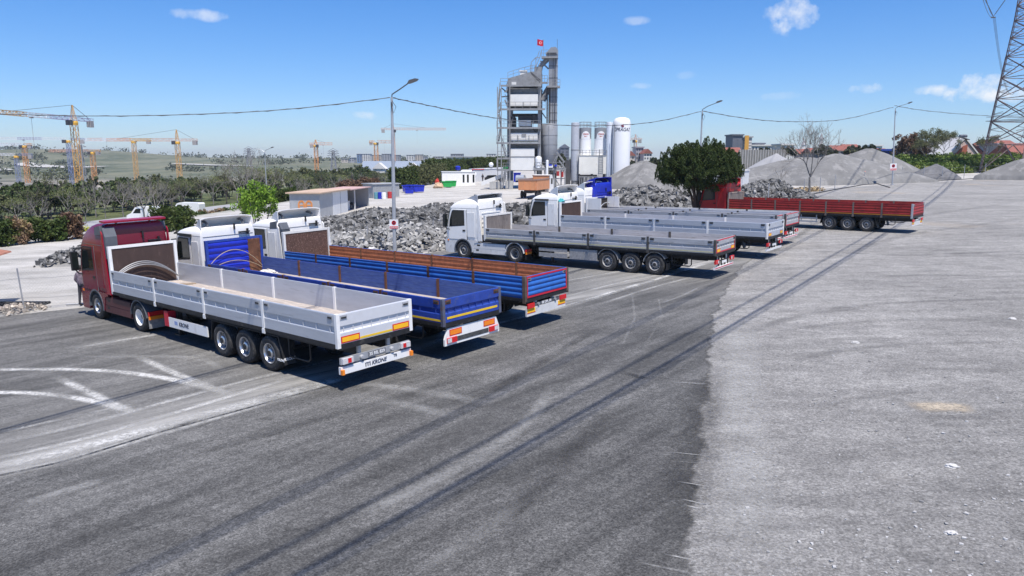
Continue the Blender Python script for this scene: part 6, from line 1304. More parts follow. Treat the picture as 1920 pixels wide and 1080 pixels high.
# conveyor feeder at the left foot
o=at_plant(95,-3.5); root=empty('belt_feeder',o,0,'white sloping feeder chute left of the mixing tower','conveyor'); b=MB(); b.prism([(-1.8,.5),(1.7,1.9),(1.7,2.5),(-1.8,1.2)],(0,0,0),(1,0,0),(0,0,1),(0,1,0),-.6,.6); b.build('chute',PWH,root); b=MB(); b.bx(-.4,1.6,-.7,.7,0,1.2); b.build('plinth',CON,root); b=MB(); b.bx(1.75,2.9,-.8,.8,0,.15); b.bx(1.8,1.9,-.7,-.6,0,3.3); b.bx(2.7,2.8,-.7,-.6,0,3.3); [b.bx(1.9,2.7,-.7,-.6,.4+k*.4,.46+k*.4) for k in range(8)]; b.build('ladder',STG,root); b=MB(); b.box((2.3,-.6,3.45),(.9,.8,.5)); b.build('green_box',mat('green_paint',(.03,.30,.08),.5),root)
# ================================================================ VEHICLES BEHIND
def small_wheels(root,xs_,y,r,z=None):
    for x in xs_:
        for s in (-1,1): q=MB(); q.lathe([(0,-.1),(r*.6,-.11),(r,-.09),(r,.09),(r*.6,.11),(0,.1)],(x,s*y,r),'Y',16); q.build('wheel',RUB,root,40)
def van(loc,rz,label):
    root=empty('parked_van',loc,rz,label,'van','white vans on the road'); W_=.98
    q=MB(); pf=[(-2.75,.45),(-2.75,2.3),(-2.55,2.5),(.9,2.55),(1.35,2.4),(2.05,1.5),(2.7,1.2),(2.82,.9),(2.82,.4),(2.3,.35),(-2.3,.35)]; q.prism(pf,(0,0,0),(1,0,0),(0,0,1),(0,1,0),-W_,W_); q.build('body',WHT,root)
    q=MB(); q.prism([(1.32,2.32),(1.40,2.34),(2.08,1.52),(2.0,1.48)],(0,0,0),(1,0,0),(0,0,1),(0,1,0),-W_*.88,W_*.88); q.build('windscreen',GLS,root)
    for s in (-1,1): q=MB(); q.prism([(.45,1.5),(1.75,1.5),(1.2,2.2),(.45,2.2)],(0,0,0),(1,0,0),(0,0,1),(0,1,0),s*W_,s*(W_+.012)); q.build('side_window',GLS,root)
    q=MB(); q.bx(2.8,2.86,-.7,.7,.55,.95); q.build('grille',BLK,root); small_wheels(root,(-1.7,1.85),.86,.34)
    for s in (-1,1): q=MB(); q.bx(2.6,2.84,s*.7,s*.96,.95,1.15); q.build('headlight',LNS,root)
van(PT(267,120),R(176),'white van on the road, the one nearer the maroon cab'); van(PT(345,131),R(172),'white van on the road, right behind the other van')
def car(loc,rz,m,label,name='parked_car'):
    root=empty(name,loc,rz,label,'car'); q=MB(); q.prism([(-2.1,.4),(-2.15,.9),(-1.9,1.0),(-1.5,1.42),(.2,1.47),(1.0,1.0),(1.95,.85),(2.15,.6),(2.1,.3),(-2.0,.3)],(0,0,0),(1,0,0),(0,0,1),(0,1,0),-.86,.86); q.build('body',m,root)
    for s in (-1,1): q=MB(); q.prism([(-1.5,1.0),(-1.3,1.36),(.15,1.40),(.75,1.0)],(0,0,0),(1,0,0),(0,0,1),(0,1,0),s*.86,s*.872); q.build('side_window',GLS,root)
    q=MB(); q.prism([(.22,1.45),(.28,1.46),(1.03,1.02),(.97,1.0)],(0,0,0),(1,0,0),(0,0,1),(0,1,0),-.75,.75); q.build('windscreen',GLS,root); small_wheels(root,(-1.3,1.35),.78,.31); return root
car(gp(927,341),R(5),mat('car_black',(.02,.02,.022),.2,spec=.6),'black car parked before the white containers'); car(gp(977,341),R(80),mat('car_silver',(.4,.42,.45),.3,.5),'silver car seen under the mixing tower'); car(PT(522,165),R(175),WHT,'white car on the road beyond the shed','parked_car')
def dump_truck():
    p=gp(1003,370); root=empty('dump_truck',p,R(72),'tipper truck with an orange box parked before the mixing tower','truck'); q=MB(); OR=mat('tipper_orange',(.60,.26,.12),.6,var=.12,scale=1.5)
    q.bx(-3.6,3.0,-1.25,1.25,1.1,1.2); q.bx(-3.6,3.,-1.25,-1.17,1.2,2.45); q.bx(-3.6,3.,1.17,1.25,1.2,2.45); q.bx(2.9,3.,-1.17,1.17,1.2,2.9); q.bx(-3.66,-3.58,-1.2,1.2,1.15,2.4); q.build('tipper_box',OR,root)
    q=MB(); q.bx(-3.7,3.05,-1.3,-1.14,2.42,2.56); q.bx(-3.7,3.05,1.14,1.3,2.42,2.56); q.bx(-3.72,-3.55,-1.3,1.3,2.40,2.55); q.bx(2.85,3.3,-1.25,1.25,2.85,2.95); q.build('box_rim',mat('rim_brown',(.28,.19,.16),.7),root)
    q=MB(); [q.bx(-3.70,-3.66,-1.15+k*.76,-1.07+k*.76,1.2,2.4) for k in range(4)]; q.build('tailgate_rib',OR,root)
    q=MB(); q.bx(-3.5,2.9,-1.12,1.12,1.9,2.15); q.build('load',mat('load_grey',(.27,.26,.26),.9,var=.3),root)
    q=MB(); q.prism([(3.2,.8),(3.2,2.7),(3.5,3.),(4.6,3.),(5.2,2.2),(5.4,1.4),(5.4,.6),(3.2,.6)],(0,0,0),(1,0,0),(0,0,1),(0,1,0),-1.2,1.2); q.build('cab',WHT,root); q=MB(); q.bx(-3.4,5.0,-.5,.5,.7,1.1); q.build('chassis',BLK,root)
    for s in (-1,1): q=MB(); q.bx(3.9,4.8,s*1.2,s*1.215,1.7,2.5); q.build('side_window',GLS,root)
    small_wheels(root,(-2.6,-1.25,4.2),1.05,.5)
dump_truck()
def loader():
    p=gp(-70,580); root=empty('wheel_loader',p,R(15),'yellow loader reaching in at the left edge, with a rusty bucket lip','loader'); YM_=mat('loader_yellow',(.62,.40,.03),.5,var=.15); q=MB()
    q.prism([(-3.2,.9),(-3.2,1.9),(-1.4,2.1),(-1.2,3.1),(.2,3.1),(.5,1.6),(.9,.9)],(0,0,0),(1,0,0),(0,0,1),(0,1,0),-.9,.9); q.build('body',YM_,root)
    q=MB(); q.bar((.3,-.5,1.3),(1.15,-.5,1.55),.25,.3); q.bar((.3,.5,1.3),(1.15,.5,1.55),.25,.3); q.build('lift_arm',YM_,root)
    q=MB(); q.prism([(.35,2.0),(.55,2.35),(1.0,2.42),(1.62,2.30),(1.66,2.24),(1.15,2.15),(.75,1.65),(.5,1.55)],(0,0,0),(1,0,0),(0,0,1),(0,1,0),-1.2,1.2); q.build('bucket',mat('rusty_bucket',(.34,.15,.10),.8,var=.3,scale=3),root)
    q=MB(); q.tube([(1.12,-.9,1.6),(1.15,-.9,1.1)],.015,5); q.lathe([(.05,0),(.06,.22),(.02,.3)],(1.15,-.9,.85),'Z',8); q.build('hanging_hook',BLK,root); small_wheels(root,(-2.4,-.2),.95,.6)
loader()
# ================================================================ SHEDS, CABINS, SKIPS
SHG=mat('shed_grey',(.36,.37,.38),.6,var=.1,scale=1.2); SHW=mat('shed_white',(.62,.63,.64),.5,var=.07)
def local_box(root,nm,m,a,par=None): q=MB(); q.bx(*a); return q.build(nm,m,par or root)
c0=gp(600,411); cu=gp(547,401)-c0; cv=gp(692,386)-c0; cu.z=cv.z=0; rzv=math.atan2(cv.y,cv.x); Lv=cv.length
root=empty('storage_shed',c0,rzv,'long grey and white shed with an open dark bay behind the lime tree','shed'); WU=3.0
local_box(root,'end_wall',SHG,(0,.1,0,WU,0,2.5)); local_box(root,'back_wall',SHW,(0,Lv,WU-.1,WU,0,2.5)); local_box(root,'front_wall',SHG,(.1,4.2,0,.1,0,2.5)); local_box(root,'double_door',SHW,(4.25,9.6,-.02,.1,0,2.45)); local_box(root,'door_gap',STD,(6.9,6.96,-.03,-.01,.05,2.4))
local_box(root,'bay_divider',SHG,(9.6,9.75,0,WU,0,2.5)); local_box(root,'far_wall',SHG,(Lv-.1,Lv,0,WU,0,2.4)); local_box(root,'bay_post',SHW,(12.6,12.75,0,.12,0,2.4)); local_box(root,'roof',mat('shed_roof_tan',(.50,.36,.26),.7,var=.15,scale=.5),(-.25,9.9,-.3,WU+.3,2.5,2.62)); local_box(root,'roof',mat('shed_roof_pink',(.50,.33,.30),.7,var=.15),(9.9,Lv+.2,-.3,WU+.2,2.42,2.52))
ORM=mat('orange_mark',(.68,.27,.08),.6)
for k in range(2):
    q=MB(); yc=1.05+k*.75; P=[(yc+.30*math.cos(R(t))*1.0,1.35+.42*math.sin(R(t))) for t in range(0,360,20)]
    for r0 in (1.,): 
        for i in range(18):
            a=P[i]; e=P[(i+1)%18]; q.bar((-.012,a[0],a[1]),(-.012,e[0],e[1]),.02,.13) if 0 else q.box((-.01,(a[0]+e[0])/2,(a[1]+e[1])/2),(.03,.15,.16))
    q.box((-.01,yc,1.35),(.03,.5,.12)); q.build('orange_symbol',ORM,root)
for k in range(5): 
    q=MB(); q.bx(10.3+k*1.1,11.+k*1.1,.8,1.6,0,.5+.3*(k%3)); o=q.build('stored_box',[STD,mat('stored_red',(.5,.05,.05),.6),SHW,STD,STD][k],root)
o=gp(700,372); root=empty('metal_hut',o,R(40),'small grey corrugated hut behind the first lamp post','hut'); q=MB(); q.bx(0,4.4,0,3.0,0,2.0)
for k in range(18): q.bx(.1+k*.24,.2+k*.24,-.03,0,0,2.0)
q.build('wall',mat('hut_grey',(.33,.34,.35),.6,.1,var=.12),root); local_box(root,'roof',SHG,(-.15,4.6,-.15,3.2,2.0,2.12)); local_box(root,'window',GLS,(3.2,3.6,-.05,-.03,1.,1.5))
for px,py,m,nm,lab in [(706,373,mat('drum_teal',(.12,.30,.34),.6),'drum','teal drum before the small grey hut'),(713,373,BLUC,'drum','blue drum before the small grey hut'),(720,373.5,WHT,'drum','white drum with a dark ring before the small grey hut'),(731,372,mat('drum_red',(.45,.04,.04),.6),'drum','red drum at the corner of the small grey hut')]:
    q=MB(); q.lathe([(.32,0),(.34,.3),(.32,.32),(.34,.6),(.32,.95),(.28,.96),(0,.96)],(0,0,0),'Z',14); o=q.build(nm,m,None,40,gp(px,py)); tag(o,lab,'drum','drums by the hut')
def skip(px,py,m,label,group,s=1.,rz=.3):
    root=empty('waste_skip',gp(px,py),rz,label,'skip',group); root.scale=(s,)*3; q=MB()
    for (y0,y1) in ((-.55,-.5),(.5,.55)): q.prism([(-.75,.15),(.75,.15),(.9,1.15),(-.9,1.15)],(0,0,0),(1,0,0),(0,0,1),(0,1,0),y0,y1)
    q.bx(-.75,.75,-.5,.5,.15,.2); q.prism([(.72,.15),(.77,.15),(.92,1.15),(.87,1.15)],(0,0,0),(1,0,0),(0,0,1),(0,1,0),-.5,.5); q.prism([(-.77,.15),(-.72,.15),(-.87,1.15),(-.92,1.15)],(0,0,0),(1,0,0),(0,0,1),(0,1,0),-.5,.5); q.build('container',m,root); q=MB(); q.bx(-.98,.98,-.62,-.52,1.1,1.2); q.bx(-.98,.98,.52,.62,1.1,1.2); q.build('rim',m,root)
GRN=mat('skip_green',(.02,.33,.07),.5,var=.1)
for px,py,lab in [(765,361,'blue skip, leftmost of the blue group'),(767,364,'low blue skip in front of the leftmost blue one'),(773,360,'blue skip in the middle of the blue group'),(779,361,'blue skip right of the middle one'),(785,361,'blue skip, rightmost of the blue group')]: skip(px,py,BLUC,lab,'blue skips',1.0 if py!=364 else .8)
skip(838,352,GRN,'green skip, left one of two','green skips'); skip(846,351,GRN,'green skip, right one of two','green skips')
blob('stone_bag',gp(822,353),(.9,.6,1.),mat('tan_bag',(.5,.36,.24),.8),'tan bag left of the green skips','bag',8); blob('red_barrel',gp(820,349),(.5,.5,1.4),mat('barrel_red',(.55,.05,.04),.6),'red bundle behind the tan bag','bundle',9)
def cabin(p,rz,L_,W_,H_,m,label,win=((.3,.35),),roof=SHW,trim=None,name='site_cabin',cat='cabin',group=None):
    root=empty(name,p,rz,label,cat,group); local_box(root,'wall',m,(0,L_,0,W_,0,H_)); local_box(root,'roof',roof,(-.1,L_+.1,-.1,W_+.1,H_,H_+.12))
    for t,w in win: local_box(root,'window',GLS,(L_*t,L_*t+w,-.03,0,.7,H_-.5))
    if trim: local_box(root,'corner_trim',trim,(-.04,.06,-.04,.06,0,H_)); local_box(root,'roof_trim',trim,(-.12,L_+.12,-.13,-.09,H_-.05,H_+.13))
    return root
cabin(gp(829,349),R(8),6.5,3.,2.7,WHT,'white site cabin with narrow windows behind the green skips',((.62,.35),(.75,.35),(.92,.35)))
b=MB(); b.lathe([(0,-.5),(.5,-.35),(.55,.3),(.3,.5),(0,.5)],(0,0,0),'Z',12); o=b.build('water_tank',BLUC,None,40,gp(858,345)+Vector((0,1.5,3.2))); tag(o,'round blue water tank on the roof of the white cabin','tank')
o=gp(878,341); root=empty('horizontal_tank',o,R(12),'white horizontal tank beside the white site cabin','tank'); q=MB(); q.lathe([(0,-1.9),(.8,-1.7),(1.05,-1.3),(1.05,1.3),(.8,1.7),(0,1.9)],(0,0,1.6),'X',24); q.build('shell',GWH,root,40); 
for x in (-1,1): local_box(root,'saddle',STD,(x-.2,x+.2,-.8,.8,0,1.))
for k in range(6):
    cabin(gp(886+k*11,341-k*.7),R(12),2.5,5.,2.7,mat('container_grey',(.55,.56,.58),.5,var=.06),['first white container with red edge behind the black car','second white container in the row behind the black car','third white container in the row behind the black car','fourth white container in the row behind the black car','fifth white container in the row, near the tower stairs','last white container of the row behind the tower stairs'][k],(),trim=mat('trim_red',(.5,.04,.06),.5) if k==0 else None,name='container',cat='container',group='white containers in a row')
o=gp(921,339); root=empty('ball_lamp',o,0,'white ball lamp on a thin post before the containers','lamp'); q=MB(); q.tube([(0,0,0),(0,0,3.2)],.05,6); q.build('pole',LPM,root); q=MB(); q.lathe([(0,-.55),(.4,-.4),(.55,0),(.4,.4),(0,.55)],(0,0,3.6),'Z',14); q.build('globe',GWH,root,60)
cabin(gp(963,341),0,1.5,1.5,1.8,BLUC,'blue cabinet seen under the mixing tower',(),roof=BLUC,name='cabinet',cat='cabinet')
# white hut behind the pine
c=gp(1392,362); cabin(c,R(62),4.0,4.2,3.0,SHW,'white flat roofed hut right behind the pine',(),roof=WHT,name='white_hut',cat='hut')
# long retaining wall with ribs
root=empty('concrete_wall',PT(1385,178),0,'long ribbed grey concrete wall behind the gravel heaps','wall'); zt=D(1400,281,178).z-root.location.z; q=MB(); q.bx(0,11.,0,.4,-1,zt); q.build('wall',mat('weathered_concrete',(.20,.195,.185),.9,var=.25,scale=1.,stretch=(2,1,.4)),root); q=MB(); [q.bx(.2+k*.6,.34+k*.6,-.12,0,-1,zt+.1) for k in range(18)]; q.build('rib',CON,root)
# ================================================================ FAR BUILDINGS
GWIN=mat('far_window',(.07,.08,.10),.3); RTL=mat('roof_tile_red',(.24,.085,.065),.8,var=.2,scale=1.); RTG=mat('roof_blue_grey',(.22,.26,.32),.7,var=.1)
def building(px0,px1,pyt,dep,mw,label,floors=4,cols=4,rz=0,depth=12,roof=None,rh=2.5,pyb=None,name='apartment_block',cat='building',group=None,wfrac=.5,bands=False,gable_dir='x',wm=None):
    a=PT(px0,dep); e=PT(px1,dep); w=e.x-a.x; zb=(D(px0,pyb,dep).z if pyb else min(a.z,e.z))-1.5; zt=D(px0,pyt,dep).z; root=empty(name,(a.x,dep,zb),rz,label,cat,group); H=zt-zb
    if roof and not roof[0]=='flat': H-=rh
    local_box(root,'wall',mw,(0,w,0,depth,0,H)); vis=H-1.5 if pyb else H*.75; z0=H-vis
    fh=vis/max(1,floors)
    wm=wm or GWIN; k0=None
    for f in range(floors):
        if bands: local_box(root,'window_band',wm,(w*.04,w*.96,-.08,0,z0+fh*(f+.30),z0+fh*(f+.78))); continue
        for c_ in range(cols):
            x=w*(c_+.5)/cols; ww=w/cols*wfrac/2
            if k0 is None: k0=local_box(root,'window',wm,(x-ww,x+ww,-.08,0,z0+fh*(f+.28),z0+fh*(f+.78))); bx0,bz0=x,f
            else: n_=k0.copy(); COL.objects.link(n_); n_.location=(x-bx0,0,fh*(f-bz0))
    if roof and roof[0]=='gable':
        q=MB()
        if gable_dir=='x': q.prism([(-.5,H),(w+.5,H),(w/2,H+rh)],(0,0,0),(1,0,0),(0,0,1),(0,1,0),-.4,depth+.4)
        else: q.prism([(-.6,H),(depth+.6,H),(depth/2,H+rh)],(0,0,0),(0,1,0),(0,0,1),(1,0,0),-.5,w+.5)
        q.build('roof',roof[1],root)
    elif roof: local_box(root,'roof',roof[1],(-.4,w+.4,-.4,depth+.4,H,H+.5))
    return root
FW=mat('far_white',(.62,.60,.58),.7,var=.08,scale=.2); FG=mat('far_grey',(.34,.34,.36),.7,var=.12,scale=.2); FB=mat('far_beige',(.50,.44,.38),.7,var=.1,scale=.2); FD=mat('far_dark',(.13,.14,.17),.6,var=.15,scale=.3); FBL=mat('far_blue',(.16,.23,.36),.5); FPK=mat('far_pink',(.56,.42,.38),.7,var=.08,scale=.3)
# long low houses with a blue grey roof
for k,(x0,x1,lab) in enumerate([(677,735,'low cream house, left part of the long row with blue grey roofs'),(735,800,'low cream house, middle part of the long row with blue grey roofs'),(800,868,'low cream house, right part of the long row with blue grey roofs')]):
    building(x0,x1,302,330,FB,lab,1,7,0,14,('gable',RTG),4.2,318,'row_house','house','long low houses beyond the hedges',.35,gable_dir='y')
for px,lab in ((710,'white gabled porch left in the long low row'),(773,'white gabled porch in the middle of the long low row'),(820,'grey gabled porch right in the long low row')): building(px-11,px+11,305,326,FW,lab,1,2,0,6,('gable',FW),2.6,318,'porch','porch',None,.3)
for a in [(837,889,295,430,FW,'big white warehouse, left part of the pair',2,4,312),(889,937,295,440,FW,'big white warehouse, right part behind the tower stairs',2,5,312),(805,838,298,460,FG,'low grey works building left of the white warehouse',1,3,308)]:
    building(*a[:6],a[6],a[7],0,30,('flat',FG),0,a[8],'warehouse','warehouse')
for a in [(669,675,289,1000,FBL,'slim dark blue tower block at the left end of the skyline',5,1),(677,694,289,1020,FW,'white tower block beside the slim blue one',6,4),(697,714,291,1050,FB,'beige tower block behind the short crane',6,4),(716,731,289,980,FG,'grey tower block left of the first lamp post',6,3),(736,749,291,1000,FG,'grey brown tower block right of the first lamp post',5,3),(762,776,291,1000,FW,'pale tower block with a brown core, first after the lamp',5,3),(778,792,290,1020,FB,'beige tower block, second after the lamp',6,3),(793,800,294,1100,FG,'small grey block beside the beige tower',4,2),(812,830,294,900,FB,'low beige block above the works building',3,4),(845,868,289,760,FG,'grey block with a roof frame above the white warehouse',4,5),(912,930,289,900,FW,'white block left of the mixing tower',4,4)]:
    building(*a[:6],a[6],a[7],0,14,('flat',FG),0,304,'apartment_block','apartment block','far apartment blocks on the skyline')
building(1051,1067,270,420,FD,'dark slate building right of the mixing tower',5,2,0,12,('gable',FD),2.,304,'apartment_block','building'); building(1043,1052,280,430,FW,'small white building left of the dark slate one',2,2,0,10,('flat',FW),0,304,'apartment_block','building')
for a in [(1176,1190,283,330,FB,'small beige house with a red roof right of the gas tank',1,2),(1192,1206,277,340,FG,'unfinished grey concrete block right of the gas tank',3,3),(1207,1222,279,330,FW,'white house with a red roof just left of the pine',2,3)]: building(*a[:6],a[6],a[7],0,10,('gable',RTL) if 'red' in a[5] else ('flat',FG),2.,300,'town_house','house')
hi=building(1372,1391,254,300,FD,'dark half of the tall block above the pine',7,1,0,10,('flat',FD),0,290,'apartment_block','apartment block',bands=False,wfrac=.1,wm=FD); building(1392,1408,258,300,FG,'tall grey block with white balcony bands and orange stripe',6,1,0,10,('flat',FG),0,290,'apartment_block','apartment block',bands=True,wm=FW)
q=MB(); p=D(1400,260,299.7); q.box((p.x,p.y-.3,p.z-2),(1.6,.3,6.5)); o=q.build('orange_stripe',mat('stripe_orange',(.62,.32,.06),.6)); ob=[x for x in bpy.data.objects if x.get('label','').startswith('tall grey block')][0]; o.parent=ob; o.location=-ob.location
building(1362,1392,276,230,FPK,'house with an orange red roof right behind the pine top',1,2,0,10,('gable',RTL),2.6,292,'town_house','house',gable_dir='y')
building(1408,1462,273.5,320,FW,'long flat white building right of the tall block',1,9,0,14,('flat',FW),0,286,'long_building','building'); building(1415,1432,270,322,FG,'small dark roof storey on the long white building',1,3,0,8,('flat',FD),0,276,'roof_storey','building'); building(1464,1488,272,280,FW,'white cube house behind the leafless tree',2,3,0,10,('flat',FW),0,290,'town_house','house')
for i,(x0,x1,yt,dp,m,lab,rf) in enumerate([(1522,1545,277,300,FPK,'low dark pink house right of the leafless tree',('gable',RTL)),(1546,1564,278,290,FD,'low dark house left of the wide red roof',('flat',FD)),(1565,1590,272,280,FPK,'wide house with a red roof above the largest heap',('gable',RTL)),(1588,1613,270,290,FPK,'red roofed house with a chimney above the largest heap',('gable',RTL)),(1624,1638,276,300,FW,'small white house with a red roof right of the heaps',('gable',RTL)),(1639,1652,274,310,FW,'white house with a flat roof right of the heaps',('flat',FW)),(1650,1668,278,270,FPK,'red roofed house just left of the third lamp post',('gable',RTL)),(1500,1521,279,310,FPK,'low house with a red roof behind the leafless tree',('gable',RTL))]):
    building(x0,x1,yt,dp,m,lab,1,3,0,10,rf,2.,290,'town_house','house',gable_dir='y')
building(1612,1662,284,200,mat('dark_sheet_wall',(.06,.055,.055),.8,var=.3,scale=.5),'dark sheet wall left of the third lamp post',1,1,0,.5,None,0,300,'sheet_wall','wall',wfrac=.02); building(1650,1666,283,196,BLUP,'dark blue container left of the third lamp post',1,2,0,2.5,('flat',BLUP),0,292,'container','container',wfrac=.1)
for px,dep,pyt,r,lab in ((1537,520,248,2.2,'slim white minaret with a pointed cap'),(1505,500,262,3.2,'white tower seen through the leafless tree')):
    p=PT(px,dep); h=D(px,pyt,dep).z-p.z; root=empty('minaret',p,0,lab,'minaret'); q=MB(); q.lathe([(r*.8,0),(r*.6,h*.55),(r*.95,h*.57),(r*.95,h*.62),(r*.5,h*.63),(r*.48,h*.78)],(0,0,0),'Z',12); q.build('shaft',FW,root); q=MB(); q.lathe([(r*.6,h*.78),(0,h)],(0,0,0),'Z',12); q.build('cap',FG,root)
# houses at the right
DKR=mat('dark_roof',(.075,.07,.07),.8,var=.2); DKW=mat('dark_wood_wall',(.06,.05,.045),.8,var=.4,scale=1.,col2=(.14,.12,.10),thr=.6); 
building(1700,1746,272,215,DKW,'dark low house right of the russet tree',1,3,0,12,('gable',DKR),3.,300,'town_house','house',gable_dir='y'); building(1722,1738,268,213,FW,'small cream dormer house above the dark low house',1,1,0,5,('gable',DKR),1.5,276,'town_house','house',gable_dir='y')
building(1742,1790,264,210,DKW,'dark long house behind the half bare trees',1,4,0,10,('gable',DKR),3.,300,'town_house','house',gable_dir='y')
pk=building(1779,1828,262,196,FPK,'pale pink gabled house with terracotta panels left of the pylon',1,3,0,10,('gable',FPK),4.2,299,'town_house','house',wfrac=.5,wm=mat('terracotta',(.33,.10,.06),.8))
w_=(PT(1828,196).x-PT(1779,196).x); Hh=D(1779,262,196).z-pk.location.z-4.2
q=MB(); q.prism([(w_*.12,Hh-.4),(w_*.62,Hh-.4),(w_*.62,Hh+3.0),(w_*.45,Hh+2.6),(w_*.12,Hh+.2)],(0,-.45,0),(1,0,0),(0,0,1),(0,1,0),-.06,0); q.build('terracotta_panel',MATS['terracotta'],pk)
q=MB(); q.prism([(-.9,Hh-.2),(w_/2,Hh+4.5),(w_+.9,Hh-.2),(w_+.9,Hh+.2),(w_/2,Hh+4.95),(-.9,Hh+.2)],(0,-.6,0),(1,0,0),(0,0,1),(0,1,0),-.1,11); q.build('roof_edge',FW,pk)
q=MB(); q.box((0,0,0),(2.6,1.4,.12),0,('Y',.3)); q.lathe([(.35,-.9),(.35,.9)],(0,.3,.55),'X',12); o=q.build('solar_heater',FD,None,None,D(1807,259,194)); tag(o,'dark solar water heater on the roof ridge beside the pink house','solar heater')
building(1846,1880,268,205,DKW,'dark house behind the pylon foot',1,3,0,10,('gable',RTL),3.,300,'town_house','house',gable_dir='y'); building(1858,1912,262,222,FW,'wide pale house with a long red roof behind the pylon',1,6,0,12,('gable',RTL),2.5,292,'town_house','house',gable_dir='y',wm=DKW)
building(1868,1905,272,200,FG,'grey terrace house with white columns behind the pylon',1,4,0,8,('flat',FG),0,298,'town_house','house'); building(1902,1960,268,192,DKW,'dark red roofed house at the right edge',1,3,0,10,('gable',RTL),3.,298,'town_house','house',gable_dir='y')
# site clutter in the valley on the left
RDF=mat('formwork_red',(.50,.05,.05),.6,var=.3,scale=.3,col2=(.6,.3,.25),thr=.6)
for i,(px,dep,L_,h_,lab) in enumerate([(8,235,12,2.2,'red formwork stack at the far left building site'),(40,240,12,2.4,'red formwork stack, second from the left edge'),(70,238,9,2.6,'red formwork stack right of the tallest tree top'),(88,250,7,2.,'low red formwork stack left of the yellow crane mast')]):
    p=PT(px,dep); root=empty('formwork_stack',p,.2*i,lab,'formwork'); 
    for k in range(4): q=MB(); q.bx(-L_/2+k*.3,L_/2-k*.2,-1.5,1.5,h_*k/4,h_*(k+.8)/4); q.build('panel',RDF,root)
p=PT(222,300); root=empty('tracked_machine',p,.3,'red machine with an open canopy on the building site','machine'); q=MB(); q.prism([(-4,2),(-1,5.2),(3,6),(6,3),(4,1.5),(-3,1)],(0,0,0),(1,0,0),(0,0,1),(0,1,0),-2,2); q.build('body',RDF,root); q=MB(); q.bx(-6,5,-2.2,2.2,0,1.2); q.build('track',STD,root); q=MB(); q.bx(-8,-4,-1.5,1.5,2,3); q.build('plate',FW,root)
for i,(px,dep,w,h_,m,lab) in enumerate([(30,330,10,3,FW,'white site hut low in the valley at left'),(66,340,14,3.5,FG,'grey site hut left of the orange cranes'),(100,350,9,3,FW,'white site hut under the tallest crane'),(122,320,8,3,FG,'grey site hut right of the tallest crane'),(285,360,16,4,FB,'beige unfinished slab beyond the trees'),(245,370,12,3,FW,'white site hut by the red machine')]):
    cabin(PT(px,dep),.1*i,w,5,h_,m,lab,((.2,1.),(.5,1.)),name='site_hut',cat='hut')
# pale haul road across the hill
for nm,pts,w,m,lab in [('haul_road',[(35,308),(100,314),(140,315),(190,314)],11,mat('chalk',(.42,.41,.38),.9),'pale haul road across the green hill'),('haul_road',[(-20,316),(14,321)],7,MATS['chalk'],'short pale track on the hill at the left edge'),('haul_road',[(325,308),(400,311),(470,312)],5,MATS['chalk'],'pale track on the hill beyond the bare trees')]:
    P=[]
    for px,py in pts:
        d=ray(px,py); 
        for t in np.arange(430,2500,4.):
            q_=np.array([0,0,CAMH])+d*t/d[1]
            if q_[2]<TZ(q_[0],q_[1]): break
        P.append(Vector(q_))
    Q=[]
    for i in range(len(P)-1): n=max(2,int((P[i+1]-P[i]).length/12)); Q+=[P[i].lerp(P[i+1],k/n) for k in range(n)]
    Q.append(P[-1]); b=MB(); vs=[]
    for q_ in Q: 
        for s in (-.5,.5): vs.append((q_.x,q_.y+s*w*4,Tz(q_.x,q_.y+s*w*4)+1.2))
    b.add(vs,[(2*i,2*i+2,2*i+3,2*i+1) for i in range(len(Q)-1)]); o=b.build('haul_road',m); o['kind']='structure'
# far trees on the skyline behind the town
FT=leafmat('far_leaves',(.05,.065,.035),(.09,.10,.05),.3)
pf_=make_tree('distant_tree',61,'round',8.,9.,FT,BARK,leaf=.7,dens=.35,trunk=.1)
for k,(px,dep) in enumerate([(1385,215),(1405,240),(1436,235),(1478,240),(1540,250),(1558,240),(1596,240),(1620,220),(1632,190),(1185,250),(1168,220),(1225,240),(940,420),(920,500),(880,520),(905,470),(800,500),(660,300),(650,320),(1040,300),(1056,260),(1070,240)]):
    plant(pf_,PT(px,dep),rnd.uniform(.45,.75)*(1 if dep<300 else 1.3),k,'dark green distant tree before the skyline buildings','tree','distant dark trees')
